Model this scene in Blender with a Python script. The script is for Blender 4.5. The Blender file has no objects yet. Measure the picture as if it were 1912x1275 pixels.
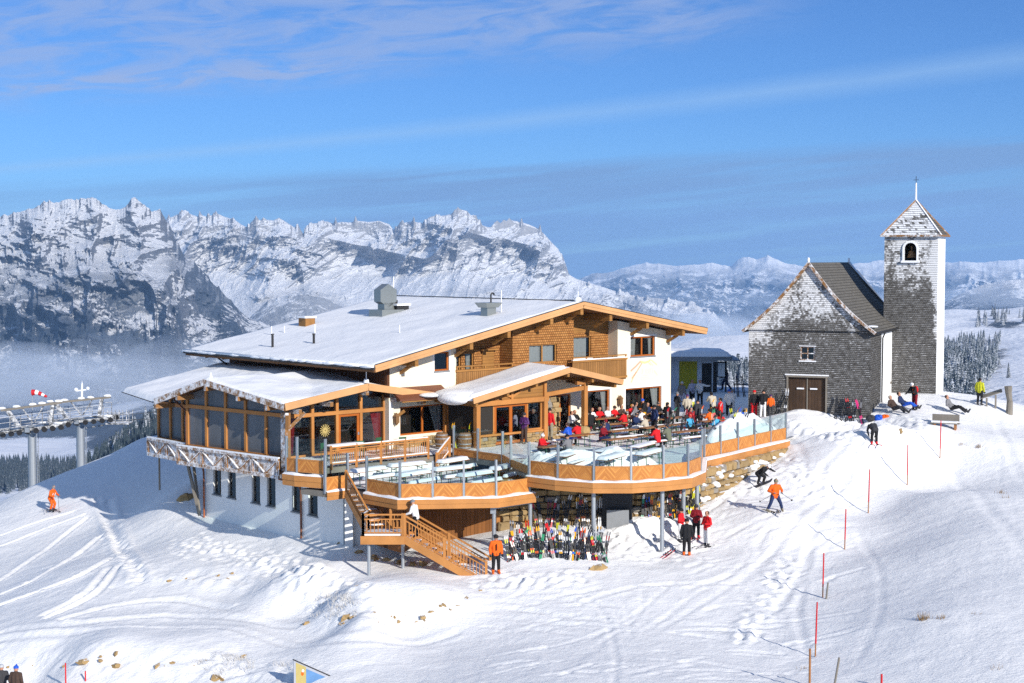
# Alpine summit: mountain restaurant with sun terrace, shingled chapel and tower, skiers, limestone range behind
HAZE=4.3e-5
EXPO=.24
import bpy, bmesh, math, random
import numpy as np
from mathutils import Vector, Matrix
from mathutils.geometry import tessellate_polygon
R = math.radians
random.seed(7); rng = np.random.default_rng(7)
sc = bpy.context.scene
COL = sc.collection
# ------------------------------------------------------------ camera model
F, HZ, CX, CY, H = 2830., 485., 956., 637.5, 10.5
TH = math.atan((CY-HZ)/F); CT, ST = math.cos(TH), math.sin(TH)
def ray(px, py):
    x = (px-CX)/F; y = -(py-CY)/F
    return (x, CT+y*ST, -ST+y*CT)
def atY(px, py, Y):
    d = ray(px, py); t = Y/d[1]; return Vector((d[0]*t, Y, H+d[2]*t))
def atz(px, py, z):
    d = ray(px, py); t = (z-H)/d[2]; return Vector((d[0]*t, d[1]*t, z))
BA = R(48)
BU = Vector((math.sin(BA), math.cos(BA), 0)); BV = Vector((-math.cos(BA), math.sin(BA), 0)); BO = Vector((-5, 85, 0))
def W(u, v, z=0): return BO+BU*u+BV*v+Vector((0, 0, z))
def L(p):
    d = Vector(p)-BO; return (d.dot(BU), d.dot(BV), p[2])
# ------------------------------------------------------------ mesh builder
class MB:
    def __init__(s): s.v=[]; s.f=[]; s.m=[]; s.t=[]; s.tint=0.5
    def add(s, vs, fs, mi=0):
        b=len(s.v); s.v+= [tuple(p) for p in vs]
        for f in fs: s.f.append(tuple(b+i for i in f)); s.m.append(mi); s.t.append(s.tint)
    def box(s, x0,x1,y0,y1,z0,z1, mi=0):
        s.add([(x0,y0,z0),(x1,y0,z0),(x1,y1,z0),(x0,y1,z0),(x0,y0,z1),(x1,y0,z1),(x1,y1,z1),(x0,y1,z1)],
              [(0,3,2,1),(4,5,6,7),(0,1,5,4),(1,2,6,5),(2,3,7,6),(3,0,4,7)], mi)
    def bar(s, p, q, w, h, mi=0, up=(0,0,1)):
        p=Vector(p); q=Vector(q); d=(q-p)
        if d.length<1e-6: return
        d.normalize(); a=d.cross(Vector(up))
        if a.length<1e-4: a=d.cross(Vector((1,0,0)))
        a.normalize(); b=a.cross(d); a*=w/2; b*=h/2
        s.add([p-a-b,p+a-b,p+a+b,p-a+b,q-a-b,q+a-b,q+a+b,q-a+b],
              [(0,1,2,3),(7,6,5,4),(0,4,5,1),(1,5,6,2),(2,6,7,3),(3,7,4,0)], mi)
    def tube(s, p, q, r0, r1=None, n=8, mi=0):
        r1=r0 if r1 is None else r1
        p=Vector(p); q=Vector(q); d=(q-p).normalized(); a=d.cross(Vector((0,0,1)))
        if a.length<1e-3: a=d.cross(Vector((1,0,0)))
        a.normalize(); b=d.cross(a); vs=[]
        for c,r in ((p,r0),(q,r1)):
            for i in range(n):
                t=2*math.pi*i/n; vs.append(c+(a*math.cos(t)+b*math.sin(t))*r)
        fs=[(i,(i+1)%n,n+(i+1)%n,n+i) for i in range(n)]+[tuple(range(n-1,-1,-1)),tuple(range(n,2*n))]
        s.add(vs,fs,mi)
    def path(s, pts, r, n=6, mi=0):
        for a,b in zip(pts,pts[1:]): s.tube(a,b,r,r,n,mi)
    def ball(s, c, r, mi=0, n=8, sq=(1,1,1), jit=0):
        vs=[];fs=[]; m=max(4,n//2+1)
        for i in range(m+1):
            a=math.pi*i/m
            for j in range(n):
                t=2*math.pi*j/n; k=1+jit*(random.random()-.5)
                vs.append((c[0]+r*sq[0]*k*math.sin(a)*math.cos(t),c[1]+r*sq[1]*k*math.sin(a)*math.sin(t),c[2]+r*sq[2]*k*math.cos(a)))
        for i in range(m):
            for j in range(n):
                a=i*n+j;b=i*n+(j+1)%n;fs.append((a,a+n,b+n,b))
        s.add(vs,fs,mi)
    def prism(s, poly, z0, z1, mi=0, mtop=None):
        n=len(poly); ar=sum(poly[i][0]*poly[(i+1)%n][1]-poly[(i+1)%n][0]*poly[i][1] for i in range(n))
        if ar<0: poly=poly[::-1]
        zf0=z0 if callable(z0) else (lambda x,y:z0); zf1=z1 if callable(z1) else (lambda x,y:z1)
        vs=[(x,y,zf0(x,y)) for x,y in poly]+[(x,y,zf1(x,y)) for x,y in poly]
        tris=tessellate_polygon([[Vector((x,y,0)) for x,y in poly]])
        s.add(vs,[(i,(i+1)%n,n+(i+1)%n,n+i) for i in range(n)],mi)
        tr=[]
        for t in tris:
            a,b,c=[Vector((*poly[i],0)) for i in t]
            if (b-a).cross(c-a).z<0: t=(t[0],t[2],t[1])
            tr.append(t)
        s.add(vs,[tuple(n+i for i in t) for t in tr],mi if mtop is None else mtop)
        s.add(vs,[(t[0],t[2],t[1]) for t in tr],mi)
    def quad(s, a,b,c,d, mi=0): s.add([a,b,c,d],[(0,1,2,3)],mi)
    def build(s, name, mats, parent=None, smooth=False, loc=None):
        me=bpy.data.meshes.new(name); me.from_pydata(s.v,[],s.f)
        if not isinstance(mats,(list,tuple)): mats=[mats]
        for m in mats: me.materials.append(m)
        if any(s.m): me.polygons.foreach_set('material_index',s.m)
        if len(set(s.t))>1:
            at=me.attributes.new('tint','FLOAT','FACE'); at.data.foreach_set('value',s.t)
        if smooth: me.polygons.foreach_set('use_smooth',[True]*len(s.f))
        me.update()
        o=bpy.data.objects.new(name,me); COL.objects.link(o)
        if parent: o.parent=parent
        if loc is not None: o.location=loc
        return o
def build_parts(mb, name, mats, parent, smooth=False):
    """one object for every separate piece of the builder's mesh"""
    par=list(range(len(mb.v)));key={}
    def find(i):
        while par[i]!=i: par[i]=par[par[i]];i=par[i]
        return i
    for i,p in enumerate(mb.v):
        k=tuple(round(c,3) for c in p)
        if k in key: par[find(i)]=find(key[k])
        else: key[k]=i
    for f in mb.f:
        for i in f[1:]: par[find(i)]=find(f[0])
    gr={}
    for f,m in zip(mb.f,mb.m): gr.setdefault(find(f[0]),[]).append((f,m))
    out=[]
    for fs in gr.values():
        q=MB();ids={}
        for f,m in fs:
            for i in f:
                if i not in ids: ids[i]=len(q.v);q.v.append(mb.v[i])
            q.f.append(tuple(ids[i] for i in f));q.m.append(m);q.t.append(.5)
        out.append(q.build(name,mats,parent,smooth))
    return out
def grid_obj(name, X, Y, Z, mat, smooth=True):
    ny,nx=X.shape
    me=bpy.data.meshes.new(name)
    co=np.stack([X,Y,Z],-1).reshape(-1,3).astype(np.float32)
    i=np.arange(ny*nx).reshape(ny,nx)
    q=np.stack([i[:-1,:-1],i[:-1,1:],i[1:,1:],i[1:,:-1]],-1).reshape(-1,4)
    me.vertices.add(len(co)); me.vertices.foreach_set('co',co.ravel())
    me.loops.add(q.size); me.loops.foreach_set('vertex_index',q.ravel().astype(np.int32))
    me.polygons.add(len(q)); me.polygons.foreach_set('loop_start',(np.arange(len(q))*4).astype(np.int32))
    me.polygons.foreach_set('loop_total',np.full(len(q),4,np.int32))
    if smooth: me.polygons.foreach_set('use_smooth',np.ones(len(q),bool))
    me.materials.append(mat); me.update(); me.validate()
    o=bpy.data.objects.new(name,me); COL.objects.link(o); return o
def empty(name, loc=(0,0,0), rz=0, label=None, cat=None, group=None):
    o=bpy.data.objects.new(name,None); COL.objects.link(o); o.location=loc; o.rotation_euler=(0,0,rz)
    o.empty_display_size=.2
    if label: tag(o,label,cat,group)
    return o
def tag(o, label=None, cat=None, group=None, kind=None):
    if label: o['label']=label
    if cat: o['category']=cat
    if group: o['group']=group
    if kind: o['kind']=kind
    return o
def dup(o, parent=None):
    c=o.copy(); COL.objects.link(c)
    if parent: c.parent=parent
    for ch in o.children: dup(ch,c)
    return c
# ------------------------------------------------------------ noise (numpy)
def _hash(ix,iy,seed):
    h=(ix.astype(np.int64)*374761393+iy.astype(np.int64)*668265263+seed*1442695041)&0xffffffff
    h=((h^(h>>13))*1274126177)&0xffffffff
    return ((h^(h>>16))&0xffffff)/float(0xffffff)
def vnoise(x,y,seed=0):
    ix=np.floor(x);iy=np.floor(y);fx=x-ix;fy=y-iy
    fx=fx*fx*fx*(fx*(fx*6-15)+10);fy=fy*fy*fy*(fy*(fy*6-15)+10)
    a=_hash(ix,iy,seed);b=_hash(ix+1,iy,seed);c=_hash(ix,iy+1,seed);d=_hash(ix+1,iy+1,seed)
    return (a+(b-a)*fx+(c-a)*fy+(a-b-c+d)*fx*fy)*2-1
def fbm(x,y,oct=5,seed=0,lac=2.03,g=.5):
    s=np.zeros_like(x,dtype=float);a=1.;n=0
    for i in range(oct):
        s+=a*vnoise(x,y,seed+i*17);n+=a;a*=g;x=x*lac+3.1;y=y*lac+1.7
    return s/n
def ridged(x,y,oct=5,seed=0,lac=2.1,g=.55):
    s=np.zeros_like(x,dtype=float);a=1.;n=0;w=1.
    for i in range(oct):
        r=(1-np.abs(vnoise(x,y,seed+i*13)))**2*w
        s+=a*r;n+=a;w=np.clip(r*1.6,0,1);a*=g;x=x*lac+5.3;y=y*lac+2.9
    return s/n
class RBF:
    def __init__(s,P,z,c=2.,lam=1e-3):
        s.P=np.array(P,float);n=len(s.P);s.c=c
        z=np.array(z,float)
        d=np.sqrt(((s.P[:,None]-s.P[None])**2).sum(-1)+c*c)
        A=np.zeros((n+3,n+3));A[:n,:n]=-d+np.eye(n)*lam
        A[:n,n]=1;A[:n,n+1:]=s.P;A[n,:n]=1;A[n+1:,:n]=s.P.T
        s.w=np.linalg.solve(A,np.concatenate([z,np.zeros(3)]))
    def __call__(s,X,Y):
        X=np.asarray(X,float);Y=np.asarray(Y,float);n=len(s.P)
        o=s.w[n]+s.w[n+1]*X+s.w[n+2]*Y
        for i in range(n): o=o-s.w[i]*np.sqrt((X-s.P[i,0])**2+(Y-s.P[i,1])**2+s.c**2)
        return o
# ------------------------------------------------------------ material helpers
class N:
    def __init__(s,name):
        s.m=bpy.data.materials.new(name);s.m.use_nodes=True;s.t=s.m.node_tree;s.t.nodes.clear()
        s.out=s.n('ShaderNodeOutputMaterial');s.p=s.n('ShaderNodeBsdfPrincipled');s.l(s.p.outputs[0],s.out.inputs[0])
        s.c=s.n('ShaderNodeTexCoord')
    def n(s,k,**kw):
        n=s.t.nodes.new(k)
        for a,b in kw.items(): setattr(n,a,b)
        return n
    def l(s,a,b): s.t.links.new(a,b)
    def set(s,n,i,v):
        if hasattr(v,'is_output') or isinstance(v,bpy.types.NodeSocket): s.l(v,n.inputs[i])
        else: n.inputs[i].default_value=v
    def math(s,op,a,b=0.,c=None,clamp=False):
        n=s.n('ShaderNodeMath',operation=op,use_clamp=clamp);s.set(n,0,a);s.set(n,1,b)
        if c is not None: s.set(n,2,c)
        return n.outputs[0]
    def mapping(s,src,scale=(1,1,1),rot=(0,0,0),loc=(0,0,0)):
        n=s.n('ShaderNodeMapping');s.l(src,n.inputs[0]);n.inputs['Scale'].default_value=scale;n.inputs['Rotation'].default_value=rot;n.inputs['Location'].default_value=loc
        return n.outputs[0]
    def noise(s,vec,scale=5,detail=4,rough=.55,dist=0):
        n=s.n('ShaderNodeTexNoise');s.l(vec,n.inputs['Vector']);n.inputs['Scale'].default_value=scale;n.inputs['Detail'].default_value=detail;n.inputs['Roughness'].default_value=rough;n.inputs['Distortion'].default_value=dist
        return n.outputs['Fac']
    def ramp(s,fac,stops,interp='LINEAR'):
        n=s.n('ShaderNodeValToRGB');s.l(fac,n.inputs[0]);e=n.color_ramp;e.interpolation=interp
        while len(e.elements)<len(stops): e.elements.new(.5)
        for i,(p,c) in enumerate(stops):
            e.elements[i].position=p;e.elements[i].color=(*c,1) if len(c)==3 else c
        return n.outputs[0]
    def mix(s,f,a,b,bl='MIX'):
        n=s.n('ShaderNodeMix',data_type='RGBA',blend_type=bl)
        s.set(n,0,f)
        for i,x in ((6,a),(7,b)):
            if isinstance(x,tuple): n.inputs[i].default_value=(*x,1)[:4]
            else: s.l(x,n.inputs[i])
        return n.outputs[2]
    def bump(s,h,dist=.02,st=1.,normal=None):
        n=s.n('ShaderNodeBump');s.l(h,n.inputs['Height']);n.inputs['Distance'].default_value=dist;n.inputs['Strength'].default_value=st
        if normal is not None: s.l(normal,n.inputs['Normal'])
        s.l(n.outputs[0],s.p.inputs['Normal']);return n.outputs[0]
    def base(s,c,rough=.6,spec=.3,metal=0):
        if isinstance(c,tuple): s.p.inputs['Base Color'].default_value=(*c,1)[:4]
        else: s.l(c,s.p.inputs['Base Color'])
        s.set(s.p,'Roughness',rough)
        s.p.inputs['Specular IOR Level'].default_value=spec;s.p.inputs['Metallic'].default_value=metal
    def sep(s,vec):
        n=s.n('ShaderNodeSeparateXYZ');s.l(vec,n.inputs[0]);return n.outputs
    def comb(s,x=0.,y=0.,z=0.):
        n=s.n('ShaderNodeCombineXYZ');s.set(n,0,x);s.set(n,1,y);s.set(n,2,z);return n.outputs[0]
    def attr(s,name):
        n=s.n('ShaderNodeAttribute',attribute_name=name);return n.outputs['Fac']
def m_plain(name,c,rough=.6,spec=.3,metal=0,var=.12,scale=6):
    n=N(name);f=n.noise(n.c.outputs['Object'],scale,3)
    dk=tuple(x*(1-var) for x in c);lt=tuple(min(1,x*(1+var)) for x in c)
    n.base(n.mix(f,dk,lt),rough,spec,metal);return n.m
def m_wood(name,c,var=.35,sx=(2,2,14),rough=.6,plank=0.,axis=2):
    """stretched grain; plank>0 draws board joints every plank metres across the given axis"""
    n=N(name);v=n.c.outputs['Object']
    g=n.noise(n.mapping(v,sx),3,5,.65)
    b=n.noise(v,.9,2)
    lo=tuple(x*(1-var) for x in c);hi=tuple(min(1,x*(1+var*.8)) for x in c)
    col=n.mix(n.math('MULTIPLY_ADD',g,.8,n.math('MULTIPLY',n.math('SUBTRACT',b,.5),1.1),clamp=True),lo,hi)
    if plank:
        s=n.sep(v);a=s[axis] if isinstance(axis,int) else n.math('ADD',s[0],s[1])
        k=n.math('DIVIDE',a,plank);fr=n.math('FRACT',k);fl=n.math('FLOOR',k)
        w=n.n('ShaderNodeTexWhiteNoise',noise_dimensions='1D');n.l(fl,w.inputs['W'])
        col=n.mix(n.math('MULTIPLY',w.outputs['Value'],.45),col,tuple(x*.45 for x in c))
        gap=n.math('LESS_THAN',fr,.09);col=n.mix(n.math('MULTIPLY',gap,.75),col,tuple(x*.15 for x in c))
    n.base(col,rough,.25);n.bump(g,.006,.6);return n.m
# ------------------------------------------------------------ materials
M={}
def snow_mat(name,amp=.05,scale=1.2,col=(.86,.875,.9),fine=.5):
    n=N(name);v=n.c.outputs['Object']
    a=n.noise(v,scale,6,.62,.4);b=n.noise(n.mapping(v,(1,2.6,1),(0,0,.5)),scale*5,5,.6)
    d=n.noise(n.mapping(v,(1,1.7,1),(0,0,-.4)),scale*17,4,.65)
    h=n.math('MULTIPLY_ADD',b,fine*.45,a);h=n.math('MULTIPLY_ADD',d,fine*.20,h)
    c=n.mix(n.noise(v,.25,3),tuple(x*.965 for x in col),col)
    n.base(c,.62,.2);n.bump(h,amp,1.);return n
M['snow']=snow_mat('snow_trampled',.085,1.0,(.875,.872,.868),fine=1.0).m
M['snow_roof']=snow_mat('snow_roof',.09,.6,(.865,.87,.88),.6).m
M['snow_trim']=snow_mat('snow_trim',.03,3,(.87,.88,.9)).m
M['fascia']=m_wood('fascia_larch',(.64,.345,.15),.28,(3,3,16))
M['orange']=m_wood('orange_timber',(.53,.235,.07),.32,(3,3,12))
M['orange_v']=m_wood('orange_timber_upright',(.50,.215,.06),.32,(12,12,2))
M['honey']=m_wood('honey_timber',(.42,.20,.055),.35,(2,2,12),.6,.19,2)
M['board']=m_wood('brown_boards',(.30,.12,.035),.35,(9,9,1.5),.65,.17,'xy')
M['boardlit']=m_wood('balcony_boards',(.36,.175,.055),.35,(9,9,1.5),.65,.16,'xy')
M['darkboard']=m_wood('dark_brown_boards',(.12,.045,.018),.4,(9,9,1.5),.7,.22,'xy')  # much darker brown than the other boards
M['soffit']=m_wood('soffit_boards',(.22,.10,.035),.3,(3,12,3),.65,.16,0)
M['redframe']=m_wood('red_brown_frames',(.42,.115,.018),.2,(5,5,5),.4)
M['greywood']=m_wood('grey_weathered_wood',(.24,.215,.18),.35,(3,3,12),.8)
M['olddoor']=m_wood('old_door_boards',(.085,.05,.03),.6,(10,10,1),.8,.2,'xy')
M['rail_green']=m_plain('green_painted_steel',(.03,.11,.05),.5)
M['tabletop']=m_wood('table_board',(.36,.16,.06),.25,(3,3,3),.5)
M['plaster']=m_plain('cream_plaster',(.82,.735,.57),.85,.1,0,.04,3)
M['white']=m_plain('white_plaster',(.83,.83,.81),.85,.1,0,.04,2)
M['steel']=m_plain('galvanised_steel',(.36,.39,.42),.45,.4,.5,.12,8)
M['copper']=m_plain('copper_sheet',(.20,.075,.04),.5,.4,.3,.15,4)
M['pipe']=m_plain('copper_pipe',(.42,.13,.05),.4,.4,.4,.1,6)
M['black']=m_plain('black_metal',(.025,.025,.027),.5)
M['grey']=m_plain('grey_sheet',(.25,.26,.27),.5,.4,.2)
M['zinc']=m_plain('zinc_duct',(.33,.35,.33),.35,.5,.7,.1)
M['dark']=m_plain('shade_black',(.03,.026,.022),.9)  # near-black: shade of interiors put into colour; also eyes and mouths
M['curtain']=m_plain('pale_curtain',(.55,.54,.50),.9,.1,0,.25,14)
M['redcurtain']=m_plain('red_curtain',(.35,.03,.035),.9,.1,0,.5,9)
M['rope']=m_plain('steel_rope',(.06,.065,.07),.5)
M['yellow']=m_plain('yellow_panel',(.42,.36,.015),.5)
M['bluewall']=m_plain('pale_kiosk_wall',(.55,.60,.66),.5)
M['redpaint']=m_plain('red_paint',(.55,.02,.025),.45)
M['barrel']=m_wood('barrel_oak',(.26,.14,.06),.3,(6,6,1),.6,.1,'xy')
def schlick(n,k=1.,f0=.045):
    lw=n.n('ShaderNodeLayerWeight');lw.inputs[0].default_value=.5
    return n.math('MULTIPLY',n.math('MULTIPLY_ADD',n.math('POWER',lw.outputs['Facing'],5.),1-f0,f0),k,clamp=True)
def glass_dark():
    n=N('window_glass');n.t.nodes.remove(n.p)
    tr=n.n('ShaderNodeBsdfTransparent');tr.inputs[0].default_value=(.62,.66,.68,1)
    gl=n.n('ShaderNodeBsdfGlossy');gl.inputs['Roughness'].default_value=.03;gl.inputs[0].default_value=(1,1,1,1)
    mx=n.n('ShaderNodeMixShader');n.l(schlick(n,1.7),mx.inputs[0]);n.l(tr.outputs[0],mx.inputs[1]);n.l(gl.outputs[0],mx.inputs[2])
    n.l(mx.outputs[0],n.out.inputs[0]);return n.m
M['glass']=glass_dark()
def glass_greyed():
    n=N('greyed_glass');n.t.nodes.remove(n.p)
    tr=n.n('ShaderNodeBsdfTransparent');tr.inputs[0].default_value=(.5,.52,.55,1)
    df=n.n('ShaderNodeBsdfDiffuse');df.inputs[0].default_value=(.22,.225,.235,1)  # grey diffuse puts the panes' soft pale reflection into their colour
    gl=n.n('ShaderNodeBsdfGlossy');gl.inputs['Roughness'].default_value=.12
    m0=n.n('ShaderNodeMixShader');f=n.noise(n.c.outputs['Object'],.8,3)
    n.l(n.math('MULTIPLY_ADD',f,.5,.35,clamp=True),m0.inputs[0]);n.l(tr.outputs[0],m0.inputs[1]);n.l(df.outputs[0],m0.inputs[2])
    mx=n.n('ShaderNodeMixShader');n.l(schlick(n,1.),mx.inputs[0]);n.l(m0.outputs[0],mx.inputs[1]);n.l(gl.outputs[0],mx.inputs[2])
    n.l(mx.outputs[0],n.out.inputs[0]);return n.m
M['greyed']=glass_greyed()
def rail_glass():
    n=N('balustrade_glass');n.t.nodes.remove(n.p)
    tr=n.n('ShaderNodeBsdfTransparent');tr.inputs[0].default_value=(.90,.965,.955,1)
    gl=n.n('ShaderNodeBsdfGlossy');gl.inputs['Roughness'].default_value=.04
    mx=n.n('ShaderNodeMixShader');n.l(schlick(n,.8),mx.inputs[0]);n.l(tr.outputs[0],mx.inputs[1]);n.l(gl.outputs[0],mx.inputs[2])
    df=n.n('ShaderNodeBsdfDiffuse');df.inputs[0].default_value=(.84,.87,.88,1)
    s=n.sep(n.c.outputs['Object']);k=n.noise(n.c.outputs['Object'],1.6,6,.7,.6)
    # driven snow stuck on the glass: thick near the foot of the pane, in blotches above
    z=n.math('SUBTRACT',.78,n.math('MULTIPLY',s[2],.72))
    f=n.math('MULTIPLY',n.math('SUBTRACT',n.math('ADD',k,n.math('MULTIPLY',z,.40)),.71),7.,clamp=True)
    f=n.math('MULTIPLY',f,.85)
    m2=n.n('ShaderNodeMixShader');n.l(f,m2.inputs[0]);n.l(mx.outputs[0],m2.inputs[1]);n.l(df.outputs[0],m2.inputs[2])
    n.l(m2.outputs[0],n.out.inputs[0]);return n.m
M['railglass']=rail_glass()
def shingle(name,c1,c2,mort,w=.16,h=.13,frost=None):
    n=N(name);v=n.c.outputs['Object'];s=n.sep(v)
    p=n.comb(n.math('ADD',s[0],s[1]),s[2],0.)
    def brick(a,b,mo,ms):
        br=n.n('ShaderNodeTexBrick',offset=.5,squash=1.);n.l(p,br.inputs['Vector'])
        for i,cc in (('Color1',a),('Color2',b),('Mortar',mo)): br.inputs[i].default_value=(*cc,1)
        br.inputs['Scale'].default_value=1.;br.inputs['Brick Width'].default_value=w;br.inputs['Row Height'].default_value=h
        br.inputs['Mortar Size'].default_value=ms;br.inputs['Mortar Smooth'].default_value=.2;return br
    br=brick(c1,c2,mort,.014)
    col=n.mix(n.math('MULTIPLY',n.noise(v,1.1,4),.5),br.outputs['Color'],tuple(x*.55 for x in c1))
    k=n.math('FRACT',n.math('DIVIDE',s[2],h))
    if frost:
        br2=brick((0,0,0),(1,1,1),(.5,.5,.5),0.)
        rnd=n.n('ShaderNodeRGBToBW');n.l(br2.outputs['Color'],rnd.inputs[0])
        f=frost(n,v,s,rnd.outputs[0],k)
        col=n.mix(f,col,(.82,.83,.85))
    n.base(col,.8,.15);n.bump(n.math('MULTIPLY_ADD',br.outputs['Fac'],-.6,n.math('SUBTRACT',1.,k)),.02,1.);return n.m
M['shingle']=shingle('larch_shingles',(.50,.235,.075),(.33,.135,.038),(.07,.028,.01),.17,.15)
# ------------------------------------------------------------ near snow ground
_cp=[]
for px,py,z in [
 (1000,1100,-4.4),(1150,1085,-4.15),(1040,1072,-4.0),(1000,1275,-5.4),(1300,1275,-5.2),(700,1275,-6.2),(1240,1037,-3.75),(1320,1022,-3.6),(1290,1040,-3.75),
 (1447,957,-2.3),(1420,912,-1.85),(1400,1100,-4.4),(1523,1228,-5.2),(1538,1118,-4.5),(1579,1027,-3.7),(1621,957,-2.85),(1694,905,-2.1),(1755,855,-1.1),
 (1632,832,-.65),(1470,850,-.75),(1420,880,-1.2),(1380,907,-1.75),(1330,955,-2.45),(1440,866,-1.05),(1500,800,.3),(1560,850,-.55),(1520,900,-1.6),
 (1380,785,.05),(1440,778,.35),(1400,772,.5),(1475,766,.85),(1545,768,.85),(1626,780,.6),(1640,800,.45),(1680,775,.85),(1700,800,.4),(1765,760,1.05),(1830,757,1.15),(1880,766,.85),(1912,786,.3),
 (1912,850,-.85),(1912,1000,-2.4),(1912,1150,-3.7),(1912,1275,-4.6),(1750,1150,-3.9),(1800,1000,-2.6),(1750,920,-1.8),(1700,1275,-5.0),(1830,830,-.4),(1650,1050,-3.6),(1800,790,.3),
 (97,957,-5.7),(0,938,-6.1),(70,903,-5.1),(150,872,-4.3),(220,842,-3.5),(285,817,-2.7),(350,935,-3.6),(250,960,-5.1),(385,972,-4.16),(470,990,-4.1),(566,1008,-3.95),(640,1018,-3.8),
 (290,1062,-5.2),(380,1062,-5.0),(460,1065,-4.9),(290,1090,-5.55),(380,1098,-5.5),(460,1105,-5.45),(560,1092,-4.75),(575,1135,-5.6),(640,1112,-4.6),(640,1168,-5.5),(700,1135,-4.65),(720,1172,-5.55),(790,1118,-4.55),(790,1165,-5.4),(860,1092,-4.4),(870,1135,-4.9),(910,1085,-4.35),(920,1100,-4.5),
 (688,1080,-4.4),(560,1050,-4.5),(450,1040,-4.75),(760,1050,-4.1),(830,1060,-4.1),
 (100,1150,-6.3),(0,1100,-7.2),(0,1040,-7.2),(200,1150,-6.1),(300,1180,-6.0),(450,1180,-5.9),(560,1210,-6.0),(0,1190,-6.9),
 (60,1215,-7.0),(170,1212,-6.3),(300,1212,-6.15),(420,1215,-6.2),(60,1275,-8.0),(170,1275,-7.3),(300,1275,-7.05),(420,1270,-6.8),(500,1275,-6.6),(150,1050,-5.9),(250,1020,-5.5),
 ]:
    p=atz(px,py,z);_cp.append((p.x,p.y,z))
for X,Y,z in [ # unseen or behind things
 (-.5,74.6,-2.9),(3,74.6,-2.75),(6,75.6,-2.6),(8.4,76.8,-2.4),(4,72.5,-3.4),(0,72.8,-3.1),(-3,73.6,-3.6),(-5,74.5,-3.9),
 (12,116,.5),(17,116,.5),(14,121,.3),(8,112,.2),(20,112,.6),(10,104,0.),(16,104,.5),(14,98,.25),(22,122,-.6),(28,112,.6),(34,106,.4),(36,112,-3),(28,124,-5),(14,132,-6),(3,128,-5),(-6,122,-5),
 (-20,92,-3.3),(-18,100,-3),(-22,112,-4),(-30,118,-9),(-42,112,-11),(-20,122,-11),(-50,100,-11),(-46,80,-8.6),(-46,60,-9.5),(-30,45,-8.5),(0,45,-6),(20,45,-5.3),(40,60,-3.6),(44,80,-2.5),(46,96,-1.2),(46,112,-6),(40,134,-16),(-46,134,-20),(0,140,-14),(20,140,-13),(46,45,-5),(-46,45,-9),
 (-12,92,-3),(0,95,-3),(6,88,-2.5),(5,100,-2)]: _cp.append((X,Y,z))
_cp=np.array(_cp)
_g=RBF(_cp[:,:2],_cp[:,2],2.0,.02)
def smooth(a,b,x): t=np.clip((x-a)/(b-a),0,1);return t*t*(3-2*t)
def gz0(X,Y):
    X=np.asarray(X,float);Y=np.asarray(Y,float)
    z=_g(X,Y)
    out=np.maximum(0,np.maximum(np.abs(X)-44,Y-133)); z=z-out*out*.05-out*.4
    # under the deck and the house the ground stays below the floors
    dx=X-BO.x;dy=Y-BO.y;u=dx*BU.x+dy*BU.y;v=dx*BV.x+dy*BV.y
    ins=smooth(-1.3,-.3,u)*(1-smooth(20.8,22.,u))*smooth(-12.5,-11.5,v-0*(u))*(1-smooth(15,17,v))
    z=np.where(ins>0,np.minimum(z,z*(1-ins)+ins*np.minimum(z,-.35)),z)
    return z
def gz(x,y): return float(gz0(np.array([x]),np.array([y]))[0])
def ground(px,py,y0=46,y1=130):
    """where the line of sight through a pixel meets the snow"""
    Y=np.linspace(y0,y1,420);d=ray(px,py);t=Y/d[1];X=d[0]*t;Z=H+d[2]*t
    g=gz0(X,Y);k=np.argmax(Z<g)
    if not (Z<g).any(): k=len(Y)-1
    if k==0: return Vector((X[0],Y[0],g[0]))
    a=(Z[k-1]-g[k-1]);b=(Z[k]-g[k]);f=a/(a-b) if a!=b else 0
    yy=Y[k-1]+f*(Y[k]-Y[k-1]);return Vector((d[0]*yy/d[1],yy,gz(d[0]*yy/d[1],yy)))
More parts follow.
